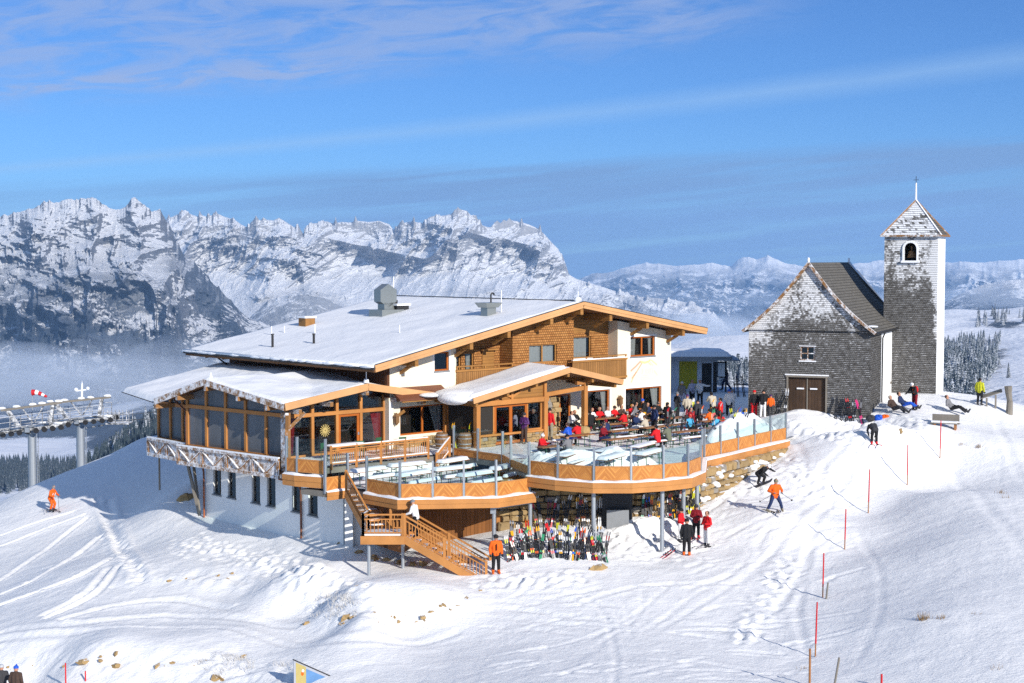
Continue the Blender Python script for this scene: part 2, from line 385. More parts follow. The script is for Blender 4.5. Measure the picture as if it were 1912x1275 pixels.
def make_ground():
    st=.125
    xs=np.arange(-47,47.01,st);ys=np.arange(40,136.01,st)
    X,Y=np.meshgrid(xs,ys);Z=gz0(X,Y)
    rough=.055*fbm(X*.3,Y*.3,3,3)+.02*fbm(X*1.1,Y*1.1,3,9)
    # trampled snow: piste, in front of the chapel, below the deck
    tr=np.clip(fbm(X*.09+3,Y*.09,3,21)*1.6+.45,0,1)
    rough+=tr*.022*fbm(X*1.9+fbm(X,Y,2,5),Y*1.4,3,31)+tr*.013*fbm(X*3.4,Y*2.6,2,41)
    # wind and slide marks on the untouched slopes, running down-slope
    rough+=(1-tr)*.022*fbm(X*.5+Y*.25,Y*1.7-X*.6,4,55)
    Z=Z+rough
    def carve(pts,hw,dep,ridge=.5):
        nonlocal Z
        for a,b in zip(pts,pts[1:]):
            x0,x1=min(a[0],b[0])-hw*4,max(a[0],b[0])+hw*4;y0,y1=min(a[1],b[1])-hw*4,max(a[1],b[1])+hw*4
            i0,i1=np.searchsorted(ys,[y0,y1]);j0,j1=np.searchsorted(xs,[x0,x1])
            if i1<=i0 or j1<=j0: continue
            xx=X[i0:i1,j0:j1];yy=Y[i0:i1,j0:j1];dx,dy=b[0]-a[0],b[1]-a[1];l2=dx*dx+dy*dy+1e-9
            t=((xx-a[0])*dx+(yy-a[1])*dy)/l2;inn=(t>=0)&(t<1)
            d=np.hypot(xx-a[0]-t*dx,yy-a[1]-t*dy)
            f=-dep*np.exp(-(d/hw)**2)+dep*ridge*np.exp(-((d-2.0*hw)/(hw*.8))**2)
            Z[i0:i1,j0:j1]+=np.where(inn,f,0)*.6
    def curve(pl,n=14):
        P=[ground(*p) for p in pl];out=[]
        for i in range(len(P)-1):
            p0=P[max(0,i-1)];p1=P[i];p2=P[i+1];p3=P[min(len(P)-1,i+2)]
            for k in range(n):
                t=k/n;out.append(.5*((2*p1)+(p2-p0)*t+(2*p0-5*p1+4*p2-p3)*t*t+(3*p1-p0-3*p2+p3)*t*t*t))
        out.append(P[-1]);return out
    tracks=[ # px polylines: ski tracks fanning over the left hump
     ([(200,935),(215,990),(240,1040),(265,1090)],.3,.11),([(180,930),(205,985),(228,1035)],.2,.09),
     ([(165,965),(120,1000),(60,1045),(0,1085)],.16,.1),([(190,1000),(130,1045),(60,1085),(0,1110)],.2,.13),
     ([(215,1040),(150,1075),(70,1105),(0,1130)],.2,.13),([(205,1060),(170,1100),(120,1130),(80,1150)],.2,.12),([(225,1055),(190,1100),(130,1135),(85,1155)],.18,.12),
     ([(160,960),(90,985),(0,1020)],.13,.08),([(140,955),(70,975),(0,1000)],.13,.08),
     ([(110,1160),(220,1130),(330,1120),(430,1135)],.25,.09),([(0,1180),(150,1165),(330,1150),(560,1170)],.3,.08),([(0,1195),(160,1180),(400,1172),(640,1195),(860,1180)],.25,.06),
     ([(1080,1105),(1130,1150),(1150,1230),(1145,1275)],.14,.07),([(1120,1095),(1165,1130),(1180,1190)],.12,.06),([(1200,1100),(1190,1150),(1120,1200)],.12,.06),
     ([(1260,1085),(1180,1150),(1060,1200),(900,1230)],.13,.07),([(1380,1060),(1300,1110),(1200,1180)],.13,.06),([(1500,960),(1440,1030),(1340,1110),(1240,1170)],.16,.07),
     ([(1540,860),(1520,930),(1460,1010),(1380,1090)],.2,.1),([(1580,830),(1530,880),(1490,940)],.2,.1),([(1460,800),(1500,850),(1500,900)],.2,.08),
     ([(1640,850),(1590,880),(1530,960),(1500,1060),(1440,1150)],.22,.14),([(1440,880),(1370,920),(1330,950),(1290,980)],.12,.08),([(1425,905),(1360,930),(1310,965)],.12,.08),
     ([(1860,780),(1880,830),(1912,900)],.25,.07),([(1780,880),(1840,940),(1912,1030)],.3,.07),([(1500,1080),(1490,1150),(1510,1230)],.2,.1),([(1600,990),(1640,1060),(1640,1150),(1600,1230)],.2,.05)]
    for pl,hw,dep in tracks:
        c=curve(pl);carve(c,hw*.85,dep*(1.5 if pl[0][0]<300 else .6))
    for k in range(70): # short skid marks on the piste
        px=random.uniform(880,1480);py=random.uniform(1090,1270)
        a=ground(px,py);an=random.uniform(-.5,.9);l=random.uniform(.8,3.5)
        pts=[(a.x+t*l*math.cos(an)+.12*math.sin(t*3),a.y+t*l*math.sin(an)+.1*math.sin(t*5)) for t in np.linspace(0,1,6)]
        carve(pts,random.uniform(.09,.16),random.uniform(.03,.07))
    for k in range(90):
        px=random.uniform(1250,1560);py=random.uniform(900,1090)
        a=ground(px,py);an=random.uniform(.3,1.2);l=random.uniform(.8,3.)
        carve([(a.x+t*l*math.cos(an),a.y+t*l*math.sin(an)) for t in (0,.33,.66,1)],random.uniform(.09,.15),random.uniform(.03,.06))
    # footprints
    fp=[]
    for (a,b,n,w) in [((600,1048),(760,1000),0,0),((1440,790),(1640,830),220,.9),((1460,860),(1560,950),160,1.2),((470,1045),(680,1110),150,.8),((200,980),(260,1080),90,.6),((330,1010),(620,1080),220,1.0),((1130,1020),(1300,1020),200,1.2),((1550,780),(1720,800),160,1.2),((880,1090),(1080,1080),120,.7),((1330,930),(1440,900),100,.8),((1480,1040),(1380,1200),120,.5)]:
        for i in range(n):
            t=random.random();p=ground(a[0]+(b[0]-a[0])*t+random.gauss(0,6),a[1]+(b[1]-a[1])*t+random.gauss(0,4))
            fp.append((p.x+random.gauss(0,w*.4),p.y+random.gauss(0,w*.6)))
    for x,y in fp:
        i0,i1=np.searchsorted(ys,[y-.6,y+.6]);j0,j1=np.searchsorted(xs,[x-.6,x+.6])
        d=np.hypot(X[i0:i1,j0:j1]-x,(Y[i0:i1,j0:j1]-y))
        Z[i0:i1,j0:j1]+=-.055*np.exp(-(d/.16)**2)+.02*np.exp(-((d-.32)/.13)**2)
    # lumpy banks: below the terrace stairs, lower left, foot of the chapel
    def lumps(pl,w,amp,sc_):
        nonlocal Z
        P=[ground(*p) for p in pl];mask=np.zeros_like(Z)
        for a,b in zip(P,P[1:]):
            dx,dy=b.x-a.x,b.y-a.y;t=np.clip(((X-a.x)*dx+(Y-a.y)*dy)/(dx*dx+dy*dy),0,1)
            d=np.hypot(X-a.x-t*dx,(Y-a.y-t*dy));mask=np.maximum(mask,np.exp(-(d/w)**2))
        Z+=mask*amp*.6*(1.1*fbm(X*sc_*.8+.7*fbm(X*.8,Y*.8,2,78),Y*sc_*.8,5,77,2.1,.6)+.15)
    lumps([(300,1078),(460,1085),(570,1112),(650,1145),(760,1150),(880,1112)],.9,.30,1.1)
    lumps([(60,1245),(200,1240),(330,1240),(430,1250)],1.1,.32,1.0)
    lumps([(560,1120),(640,1140),(690,1160)],.8,.34,1.8)
    lumps([(400,1235),(460,1260),(540,1270)],1.2,.36,1.6)
    lumps([(1470,772),(1560,790),(1650,800),(1760,778)],.9,.15,1.8)
    lumps([(1130,985),(1200,985),(1290,965),(1400,900)],.7,.12,1.6)
    o=grid_obj('snow_ground',X,Y,Z,M['snow']);tag(o,kind='structure')
make_ground()
# ------------------------------------------------------------ far terrain: one sheet from the summit out to the horizon
def far_mat():
    n=N('far_snow_and_forest');v=n.c.outputs['Object']
    at=n.attr('forest');sp=n.noise(n.mapping(v,(1,1,.25)),.09,5,.75)
    lo=n.noise(v,.006,4)
    f=n.math('MULTIPLY',n.math('SUBTRACT',n.math('ADD',sp,n.math('MULTIPLY',n.math('SUBTRACT',at,.5),1.2)),.42),7.,clamp=True)
    c=n.mix(f,n.mix(lo,(.80,.82,.86),(.86,.87,.9)),n.mix(n.noise(v,.3,3,.7),(.035,.05,.065),(.19,.22,.26)))
    n.base(c,.8,.1);n.bump(n.math('MULTIPLY_ADD',f,.7,n.noise(v,.12,4)),3.,.8);return n.m
_fp=[]
for px,py,D in [ # right shoulder with the frosted wood
 (1200,690,1150),(1255,650,1500),(1330,640,1650),(1395,636,1700),(1395,690,1150),(1300,705,1050),(1770,592,2350),(1850,590,2450),(1912,588,2500),(2050,585,2500),(2400,590,2400),
 (1770,640,1750),(1850,625,1900),(1912,640,1650),(1770,700,1120),(1830,720,980),(1890,690,1080),(1912,740,850),(1770,770,800),(1850,760,820),(2100,700,1000),(2300,800,700),(1500,640,1700),(1640,620,1900),
 # left flank and valley
 (290,768,1400),(250,797,1350),(200,838,1300),(165,868,1250),(290,830,900),(200,890,900),(120,868,2200),(0,868,2200),(60,850,2500),(140,832,2800),(0,835,2900),(-200,850,2600),(140,822,3100),(0,800,3600),(-200,810,3500),(100,905,1700),(0,905,1700),(-200,920,1700),(60,950,1150),(-100,1000,900),(-300,1000,1000),
 (200,775,3600),(290,755,3800),(250,765,3600),(350,755,2300),(450,740,2400),(600,740,2400),(800,740,2400),(1000,730,2200),(500,830,1000),(700,830,1000),(900,820,900),(1050,790,900),
 (0,760,5000),(200,740,5200),(400,730,5200),(700,700,5000),(1000,680,5000),(1250,640,4500),(1400,625,4200),(1600,612,4200),(1800,600,4200),(2200,600,4000)]:
    _fp.append((px/300.,math.log(D)*2.2,py))
for px in range(-600,2701,150): # near rim, hidden below the summit; far flat valley
    _fp.append((px/300.,math.log(150)*2.2,1050+max(0,(900-px))*.15));_fp.append((px/300.,math.log(400)*2.2,1000 if px<1100 else 930))
    _fp.append((px/300.,math.log(9000)*2.2,650));_fp.append((px/300.,math.log(26000)*2.2,540))
_fp=np.array(_fp);_fr=RBF(_fp[:,:2],_fp[:,2],.25,.01)
def far_z(px,D):
    py=_fr(px/300.,np.log(D)*2.2)
    z=H-(py-HZ)/F*D
    X=(px-CX)/F*D
    return z+fbm(X*.004,D*.004,4,5)*12*np.clip(D/1500,.15,1.5)
def make_far():
    pxs=np.linspace(-600,2700,560);Ds=np.exp(np.linspace(math.log(120),math.log(26000),420))
    PX,D=np.meshgrid(pxs,Ds);Z=far_z(PX,D);X=(PX-CX)/F*D
    o=grid_obj('valley_terrain',X,D,Z,far_mat());tag(o,kind='structure')
    PY=CY+ (HZ-CY) + (H-Z)/D*F
    fo=np.zeros_like(Z)
    def blob(cx,cy,rx,ry,k=1.):
        nonlocal fo
        fo=np.maximum(fo,k*np.clip(1.4-np.hypot((PX-cx)/rx,(PY-cy)/ry),0,1))
    blob(60,885,150,22);blob(260,830,110,60);blob(60,800,400,22,.8);blob(-200,890,250,40);blob(200,800,70,14,.7)
    blob(1330,702,130,13,.9);blob(1500,705,200,20,.6);blob(1830,668,75,45,.55);blob(1790,740,50,40,.5);blob(600,760,500,60,.7);blob(1100,690,300,30,.6);blob(1880,606,50,10,.6)
    fo=np.where(D>4500,np.maximum(fo,.55+.3*fbm(X*.001,D*.001,3,8)),fo)
    fo=np.clip(fo+.25*fbm(X*.008,D*.008,3,12)*(fo>.05),0,1)
    a=o.data.attributes.new('forest','FLOAT','POINT');a.data.foreach_set('value',fo.ravel().astype(np.float32))
make_far()
# ------------------------------------------------------------ mountains
def mount_mat(name,rock=(.20,.195,.19),snow=(.86,.87,.89),line=(-60,60),sl=(.50,.62),tree=1.,fs=1.,hi=None):
    """snow lies where the face is gentle, rock shows where it is steep, forest fills the lower flanks"""
    n=N(name);v=n.c.outputs['Object'];s=n.sep(v)
    g=n.n('ShaderNodeNewGeometry');nz=n.sep(g.outputs['Normal'])[2]
    big=n.noise(n.mapping(v,(1,1,.6)),.0022,5,.65)
    fine=n.noise(n.mapping(v,(1,.6,1.5),(0,R(28),0)),.02*fs,8,.82,.6)
    stri=n.noise(n.mapping(v,(1,1,3.2),(0,R(-30),0)),.024*fs,7,.8)
    k=n.math('ADD',nz,n.math('MULTIPLY',n.math('SUBTRACT',fine,.5),1.05))
    k=n.math('ADD',k,n.math('MULTIPLY',n.math('SUBTRACT',stri,.5),.8))
    k=n.math('ADD',k,n.math('MULTIPLY',n.math('SUBTRACT',big,.5),.25))
    if hi:
        hm=n.n('ShaderNodeMapRange',interpolation_type='SMOOTHSTEP');n.l(s[2],hm.inputs[0]);hm.inputs[1].default_value=hi[0];hm.inputs[2].default_value=hi[1];k=n.math('SUBTRACT',k,n.math('MULTIPLY',hm.outputs[0],hi[2]))
    sn=n.n('ShaderNodeMapRange',interpolation_type='SMOOTHSTEP');n.l(k,sn.inputs[0]);sn.inputs[1].default_value=sl[0];sn.inputs[2].default_value=sl[1]
    rk=n.mix(fine,tuple(x*.6 for x in rock),tuple(x*1.35 for x in rock))
    c=n.mix(sn.outputs[0],rk,snow)
    # forest on the lower flanks
    t=n.n('ShaderNodeMapRange',interpolation_type='SMOOTHSTEP');n.l(n.math('ADD',s[2],n.math('MULTIPLY',n.math('SUBTRACT',big,.5),260.)),t.inputs[0])
    t.inputs[1].default_value=line[1];t.inputs[2].default_value=line[0]
    dots=n.noise(n.mapping(v,(1,1,.45)),.034,3,.8)
    open_=n.noise(n.mapping(v,(1.,1,.25),(0,0,R(20))),.0045,4,.6)
    tf=n.math('MULTIPLY',n.math('SUBTRACT',n.math('ADD',dots,n.math('MULTIPLY',n.math('SUBTRACT',.52,open_),1.4)),.40),9.,clamp=True)
    at=n.attr('forest')
    tf=n.math('MULTIPLY',n.math('MULTIPLY',tf,n.math('MAXIMUM',t.outputs[0],at)),tree)
    c=n.mix(tf,c,n.mix(fine,(.03,.042,.06),(.12,.15,.19)))
    n.base(c,.85,.1)
    n.bump(n.math('ADD',n.math('MULTIPLY',fine,.7),n.math('MULTIPLY_ADD',tf,.25,n.math('MULTIPLY',stri,.5))),22.,.9);return n.m
def mountain(name,crest,D0,depth,foot,mat,amp,jag=3,nc=900,nr=230,seed=1,lam=420.,face=None,forest=None,skew=0.,ledge=.3,apron=0.):
    """crest: traced (px,py) summits at distance D0; the face runs towards the viewer by `depth` metres down to `foot`"""
    cx=np.array([c[0] for c in crest],float);cy=np.array([c[1] for c in crest],float)
    px=np.linspace(cx[0],cx[-1],nc)
    base=np.interp(px,cx,cy)
    jg=jag*(1.5*(.5-ridged(px*.055,px*0+seed,4,seed,2.15,.5))+.2*fbm(px*.3,px*0+seed,3,seed+2,2.2,.6))-jag*.1
    Dc=D0+ .03*D0*fbm(px*.006,px*0,3,seed+3)
    zc=H-(base-HZ)/F*Dc
    t=np.concatenate([np.linspace(-.25,-.02,10),np.linspace(0,1,nr)**1.2])
    T,PX=np.meshgrid(t,px,indexing='ij')
    Tc=np.clip(T,0,1)
    fa=face or ([0,1],[0,1])       # share of the height lost -> share of the depth gained
    off=np.interp(Tc,*fa)*depth
    zs=H-(np.convolve(np.pad(base,14,'edge'),np.ones(29)/29,'valid')-HZ)/F*Dc
    jt=np.exp(-(Tc*14)**2)
    Z=(zs+(foot-zs)*Tc)*(1-jt)+(zc-jg/F*Dc+(foot-zc)*Tc)*jt
    X0=(PX-CX)/F*Dc
    env=np.clip(Tc*5,0,1)*(1-apron*np.clip((Tc-.42)/.25,0,1))
    sx=X0+skew*Z
    wq=140*fbm(X0/500.,Z/400.,3,seed+8);wl=.5*lam*fbm(X0/(lam*.9),Z/(lam*.6),4,seed+12)
    r1=ridged((sx+wq)/lam,(Z*1.15+.25*sx)/lam+3,8,seed+1,2.07,.60)-.12
    r2=ridged((sx-wq)/(lam*.30)+1,(Z-.3*sx)/(lam*.36),6,seed+2,2.1,.6)-.25
    r3=fbm(X0/60.,Z/22.+X0/150.*(1 if skew>=0 else -1),5,seed+4)
    r4=ridged((X0+wl)/(lam*1.1),(Z+.4*X0+wl)/(lam*.35),5,seed+6)-.4
    D=Dc-off-env*amp*(r1*1.5+.42*r2+.10*r3+ledge*r4)
    D=np.where(T<0,Dc-T*depth,D);Z=np.where(T<0,zc+T*(zc-foot)*.7,Z)
    # nothing in front may stand higher than the traced skyline
    Z=np.where(T>0,np.minimum(Z,H-(base+jg+4*Tc-HZ)/F*D),Z)
    X=(PX-CX)/F*D
    o=grid_obj(name,X,D,Z,mat);tag(o,kind='structure')
    if forest:
        fo=np.clip(forest(PX,HZ+(H-Z)/D*F),0,1)
        a=o.data.attributes.new('forest','FLOAT','POINT');a.data.foreach_set('value',fo.ravel().astype(np.float32))
    return o
def blobs(L_):
    def f(PX,PY):
        o=np.zeros_like(PX)
        for cx,cy,rx,ry,k in L_: o=np.maximum(o,k*np.clip(1.5-np.hypot((PX-cx)/rx,(PY-cy)/ry),0,1))
        return o
    return f
left=[(-1300,600),(-1050,540),(-800,560),(-600,500),(-420,470),(-250,430),(-120,440),(-40,412),(0,404),(20,400),(45,393),(62,388),(75,380),(100,376),(130,372),(150,373),(168,369),(180,370),(190,380),(205,388),(225,388),(236,384),(244,376),(252,371),(262,376),(275,384),(284,394),(292,390),(301,391),(308,402),(314,414),(322,428),(330,448),(345,474),(362,490),(380,508),(402,530),(420,548),(440,572),(462,590),(490,604),(540,628),(620,660),(700,690)]
mountain('mountain_massif',left,5600,1500,-520,mount_mat('massif_rock_snow',(.21,.22,.24),line=(-230,130),sl=(.63,.74),tree=1.,fs=1.5),270,6,1700,380,seed=5,lam=270.,ledge=.10,
   forest=blobs([(430,600,80,60,1.),(380,540,50,50,.9),(335,480,30,45,.6),(160,640,150,50,1.),(300,660,120,30,.6),(40,650,80,40,.8),(200,560,120,40,.45)]))
kais=[(200,420),(290,420),(310,408),(322,402),(335,396),(350,393),(362,398),(376,402),(390,404),(402,402),(410,396),(420,401),(440,407),(452,416),(462,421),(476,411),(500,407),(512,408),(522,403),(532,409),(546,418),(560,428),(567,438),(572,424),(582,414),(596,413),(612,410),(622,414),(640,411),(655,412),(668,409),(690,411),(708,409),(727,415),(735,426),(742,424),(748,414),(768,410),(790,413),(802,405),(812,400),(830,399),(842,396),(850,390),(858,387),(872,390),(880,399),(892,414),(908,420),(920,422),(935,418),(946,413),(956,408),(972,411),(988,416),(1006,424),(1018,436),(1030,450),(1042,462),(1050,476),(1056,492),(1063,511),(1076,519),(1098,526),(1122,533),(1145,541),(1170,548),(1190,552),(1230,556),(1265,560),(1300,569),(1325,580),(1350,600),(1400,640)]
mountain('mountain_range',kais,8200,1700,-430,mount_mat('range_rock_snow',(.40,.405,.415),line=(-420,-260),sl=(.33,.41),fs=1.2,hi=(-60,170,.33)),260,12,1500,360,seed=11,lam=230.,
   face=([0,.22,.45,.6,1],[0,.075,.22,.48,1]),
   forest=blobs([(560,585,75,35,.85),(1180,600,110,40,.9),(880,545,60,14,.25)]),skew=-.6,ledge=.10,apron=.85)
mountain('mountain_ridge',[(380,700),(450,610),(500,560),(530,552),(560,548),(600,556),(640,572),(700,600),(800,660)],6600,700,-420,mount_mat('ridge_forest',line=(200,260),sl=(.2,.35),tree=.6),60,3,300,120,seed=23,lam=250.,
   forest=lambda a,b:np.full_like(a,.8))
farR=[(950,560),(1040,535),(1085,520),(1105,511),(1140,508),(1165,500),(1190,494),(1205,490),(1240,493),(1262,496),(1300,494),(1330,490),(1346,495),(1365,496),(1374,487),(1385,481),(1398,480),(1412,484),(1424,480),(1433,475),(1444,482),(1458,489),(1480,493),(1520,500),(1570,494),(1620,490),(1655,484),(1700,492),(1770,490),(1800,487),(1830,490),(1870,486),(1912,484),(2000,490),(2200,470),(2600,500)]
mountain('distant_mountains',farR,15500,3600,-900,mount_mat('distant_rock_snow',(.16,.17,.19),line=(-300,20),sl=(.36,.55)),520,1.5,900,200,seed=31,lam=900.)
mountain('distant_hill',[(1650,600),(1740,575),(1770,560),(1800,545),(1840,530),(1870,524),(1912,521),(1980,524),(2100,535),(2300,560),(2600,600)],7600,1600,-520,mount_mat('hill_snow',line=(-260,-60),sl=(.1,.3)),120,1,400,140,seed=41,lam=500.)
# ------------------------------------------------------------ the mountain restaurant (local axes: x along the gable front, y into the house)
house=empty('mountain_restaurant',BO,math.pi/2-BA,'large alpine restaurant with snowy roof, cream plaster and larch shingles','restaurant')
RU,RZ=11.1,8.0
def roof_z(u): return RZ-(RU-u)*.198 if u<RU else RZ-(u-RU)*.171
def wall_panel(mb,u0,u1,z0,top,holes,y,mi=0,depth=.0,breaks=()):
    """upright wall in the plane y, cut round the openings; top is a height or a function of x"""
    tf=top if callable(top) else (lambda x:top)
    xs=sorted(set([u0,u1]+[h[i] for h in holes for i in (0,1)]+[b for b in breaks if u0<b<u1]))
    for a,b in zip(xs,xs[1:]):
        hs=sorted([(h[2],h[3]) for h in holes if h[0]<=a+1e-6 and h[1]>=b-1e-6])
        z=z0
        for h0,h1 in hs:
            if h0>z+1e-6: mb.quad((a,y,z),(b,y,z),(b,y,h0),(a,y,h0),mi)
            z=h1
        mb.quad((a,y,z),(b,y,z),(b,y,tf(b)),(a,y,tf(a)),mi)
    for h in holes: # reveals
        x0,x1,a,b=h;d=.16
        mb.quad((x0,y,a),(x0,y+d,a),(x0,y+d,b),(x0,y,b),mi);mb.quad((x1,y+d,a),(x1,y,a),(x1,y,b),(x1,y+d,b),mi)
        mb.quad((x0,y,b),(x0,y+d,b),(x1,y+d,b),(x1,y,b),mi);mb.quad((x0,y+d,a),(x0,y,a),(x1,y,a),(x1,y+d,a),mi)
def window(parent,x0,x1,z0,z1,y,frame='redframe',n=2,curt=None,sill=None,surround=False,glass='glass',back=1.1,fw=.09,label=None,T=None):
    """frame with n lights, glass, dark room behind; T optionally maps the local window plane elsewhere"""
    f=MB();yy=y+.10
    f.box(x0,x1,yy,yy+.08,z1-fw,z1);f.box(x0,x1,yy,yy+.08,z0,z0+fw);f.box(x0,x0+fw,yy,yy+.08,z0+fw,z1-fw);f.box(x1-fw,x1,yy,yy+.08,z0+fw,z1-fw)
    for i in range(1,n):
        xc=x0+(x1-x0)*i/n;f.box(xc-fw*.7,xc+fw*.7,yy,yy+.08,z0+fw,z1-fw)
    g=MB();g.quad((x0+fw*.5,yy+.05,z0+fw*.5),(x1-fw*.5,yy+.05,z0+fw*.5),(x1-fw*.5,yy+.05,z1-fw*.5),(x0+fw*.5,yy+.05,z1-fw*.5))
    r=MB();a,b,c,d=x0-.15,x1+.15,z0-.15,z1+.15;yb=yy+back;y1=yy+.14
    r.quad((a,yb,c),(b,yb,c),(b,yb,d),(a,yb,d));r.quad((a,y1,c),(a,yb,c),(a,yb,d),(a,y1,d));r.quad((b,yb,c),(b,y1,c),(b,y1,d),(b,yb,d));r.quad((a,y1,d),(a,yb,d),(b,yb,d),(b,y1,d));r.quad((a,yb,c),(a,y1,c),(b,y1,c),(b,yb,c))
    cu=None
    if curt:
        cus=[]
        for side,wd,bot in curt:
            cu=MB();cus.append(cu)
            xa=x0+fw if side<0 else x1-fw
            k=8
            for i in range(k):
                t0,t1=i/k,(i+1)/k
                def pt(t,top):
                    wtop=wd*(x1-x0);wb=wtop*bot
                    return (xa-side*(wtop if top else wb)*t, yy+.16+.05*math.sin(t*18+side), z1-.05 if top else z0+.05)
                cu.quad(pt(t0,0),pt(t1,0),pt(t1,1),pt(t0,1))
    sl=None
    if sill:
        sl=MB();sl.box(x0-.05,x1+.05,y-.08,y+.17,z0-.07,z0+.003)
    su=None
    if surround:
        su=MB();e=.14
        for q in ((x0-e,x1+e,z1,z1+e),(x0-e,x1+e,z0-e-.06,z0-.06),(x0-e,x0,z0-.06,z1),(x1,x1+e,z0-.06,z1)): su.box(q[0],q[1],y-.008,y+.02,q[2],q[3])
    out=[]
    for mb in [f,g,r,sl,su]+(cus if curt else []):
        if mb and T: mb.v=[T(p) for p in mb.v]
    fo=f.build('window',M[frame],parent)
    if label: fo['label']=label
    g.build('pane',M[glass],fo);r.build('shade_backing',M['dark'],fo)  # near-black box behind the pane stands in for room shade
    for cu in (cus if curt else []): cu.build('curtain',M['curtain'],fo)
    if sl: sl.build('sill',M['grey'] if sill==1 else M['snow_trim'],fo)
    if su: su.build('surround',M['white'],fo)
    return fo
def roofwall(u): return roof_z(u)-.55
# front walls
wl=(-1.64,1.67,.72,2.33);wr=(16.44,19.81,.88,2.32);wc=(12.9,15.0,.5,2.38);wp=(9.9,11.6,.1,2.3);wu=(16.86,19.17,4.33,5.6);wa=(.82,1.9,4.2,5.28)
mb=MB();wall_panel(mb,-2.42,2.4,-.6,roofwall,[wl,wa],0)
wall_panel(mb,2.4,15.7,-.6,3.2,[(2.6,6.4,.25,2.3),wp,wc],0);wall_panel(mb,15.7,20.7,-.6,roofwall,[wr,wu],0)
mb.quad((20.7,0,-.6),(20.7,16.5,-.6),(20.7,16.5,roofwall(20.7)),(20.7,0,roofwall(20.7)))
mb.quad((-2.42,16.5,-3),(20.7,16.5,-3),(20.7,16.5,roofwall(20.7)),(-2.42,16.5,roofwall(-2.42)))
mb.add([(-2.42,16.5,roofwall(-2.42)),(20.7,16.5,roofwall(20.7)),(11.1,16.5,roofwall(11.1))],[(0,1,2)])
mb.build('plaster_wall',M['plaster'],house)
mb=MB();mb.quad((-2.42,16.5,-3),(-2.42,0,-3),(-2.42,0,2.9),(-2.42,16.5,2.9));mb.build('side_wall',M['plaster'],house)
mb=MB();mb.box(-2.46,-2.40,.02,16.5,2.9,roofwall(-2.42)+.05)
for i in range(9): mb.bar((-2.9,.6+i*2,roof_z(-2.9)-.62),(-4.1,.6+i*2,roof_z(-4.1)-.52),.16,.2)
mb.bar((-2.5,.05,2.9),(-2.5,.05,4.9),.2,.2)
mb.build('side_cladding',M['darkboard'],house)
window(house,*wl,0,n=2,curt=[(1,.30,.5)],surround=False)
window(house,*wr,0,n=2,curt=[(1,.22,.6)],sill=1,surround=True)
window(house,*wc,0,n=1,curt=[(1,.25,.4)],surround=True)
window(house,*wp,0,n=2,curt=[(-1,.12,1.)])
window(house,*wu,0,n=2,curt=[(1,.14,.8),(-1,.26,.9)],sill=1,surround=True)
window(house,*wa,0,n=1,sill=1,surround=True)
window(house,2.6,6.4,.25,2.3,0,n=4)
# stone plinth below the lower windows
def rubble(mb,pts,z0,z1,size=.45,y=.0,depth=.22,both=False):
    """courses of rough stones along a polyline; z0/z1 may be functions of the run length"""
    zf0=z0 if callable(z0) else (lambda s:z0);zf1=z1 if callable(z1) else (lambda s:z1)
    P=[Vector((p[0],p[1],0)) for p in pts];Ls=[0]
    for a,b in zip(P,P[1:]): Ls.append(Ls[-1]+(b-a).length)
    def at(s):
        for i in range(len(P)-1):
            if s<=Ls[i+1] or i==len(P)-2:
                d=(P[i+1]-P[i]).normalized();return P[i]+d*(s-Ls[i]),Vector((d.y,-d.x,0))
    tot=Ls[-1];zmin=min(zf0(tot*i/20) for i in range(21));zmax=max(zf1(tot*i/20) for i in range(21))
    z=zmin
    while z<zmax-.05:
        h=size*random.uniform(.55,1.0);s=-random.random()*size
        while s<tot:
            w=size*random.uniform(.7,1.9);c=min(max(s+w/2,0),tot)
            hh=h*random.uniform(.8,1.05)
            if z+hh*.3>zf0(c) and z+hh*.6<zf1(c):
                p,nn=at(c);d=Vector((-nn.y,nn.x,0));mb.tint=random.random()
                zt=min(z+hh,zf1(c)+.03);vs=[]
                k=6
                ring=[(-.5,-.5),(0,-.54),(.5,-.5),(.54,0),(.5,.5),(0,.53),(-.5,.5),(-.53,0)]
                for lay,(sc2,dp) in enumerate(((1.,0),(.97,.6),(.70,1.))):
                    for a,b in ring:
                        q=p+d*(a*w*.96*sc2+random.uniform(-.03,.03))+nn*(depth*dp+random.uniform(-.02,.03)*(lay>0))
                        vs.append((q.x,q.y,(z+zt)/2+b*(zt-z)*.95*sc2+random.uniform(-.02,.02)))
                n8=8;fs=[]
                for l in (0,1):
                    for i in range(8): fs.append((l*8+i,l*8+(i+1)%8,l*8+8+(i+1)%8,l*8+8+i))
                fs.append(tuple(range(16,24)));mb.add(vs,fs)
            s+=w
        z+=h
def stone_mat(name,a,b,c):
    n=N(name);t=n.attr('tint');v=n.c.outputs['Object'];k=n.noise(v,4,5,.7)
    col=n.mix(n.math('MULTIPLY_ADD',k,.5,n.math('MULTIPLY',n.math('SUBTRACT',t,.25),.8),clamp=True),a,b)
    col=n.mix(n.math('GREATER_THAN',t,.86),col,c)
    # snow lodged on the upper faces
    g=n.n('ShaderNodeNewGeometry');nz=n.sep(g.outputs['Normal'])[2]
    f=n.math('MULTIPLY',n.math('SUBTRACT',n.math('ADD',nz,n.math('MULTIPLY',n.math('SUBTRACT',n.noise(v,1.6,4),.5),1.6)),.98),6.,clamp=True)
    n.base(n.mix(f,col,(.82,.83,.86)),.85,.15);n.bump(n.noise(v,9,6,.7),.03,1.);return n.m
M['stone']=stone_mat('rubble_stone',(.42,.285,.13),(.23,.17,.095),(.28,.25,.21))
mb=MB();rubble(mb,[(-2.0,-.0),(2.2,-.0)],-.1,.64,.26,depth=.07);mb.build('stone_plinth',M['stone'],house)
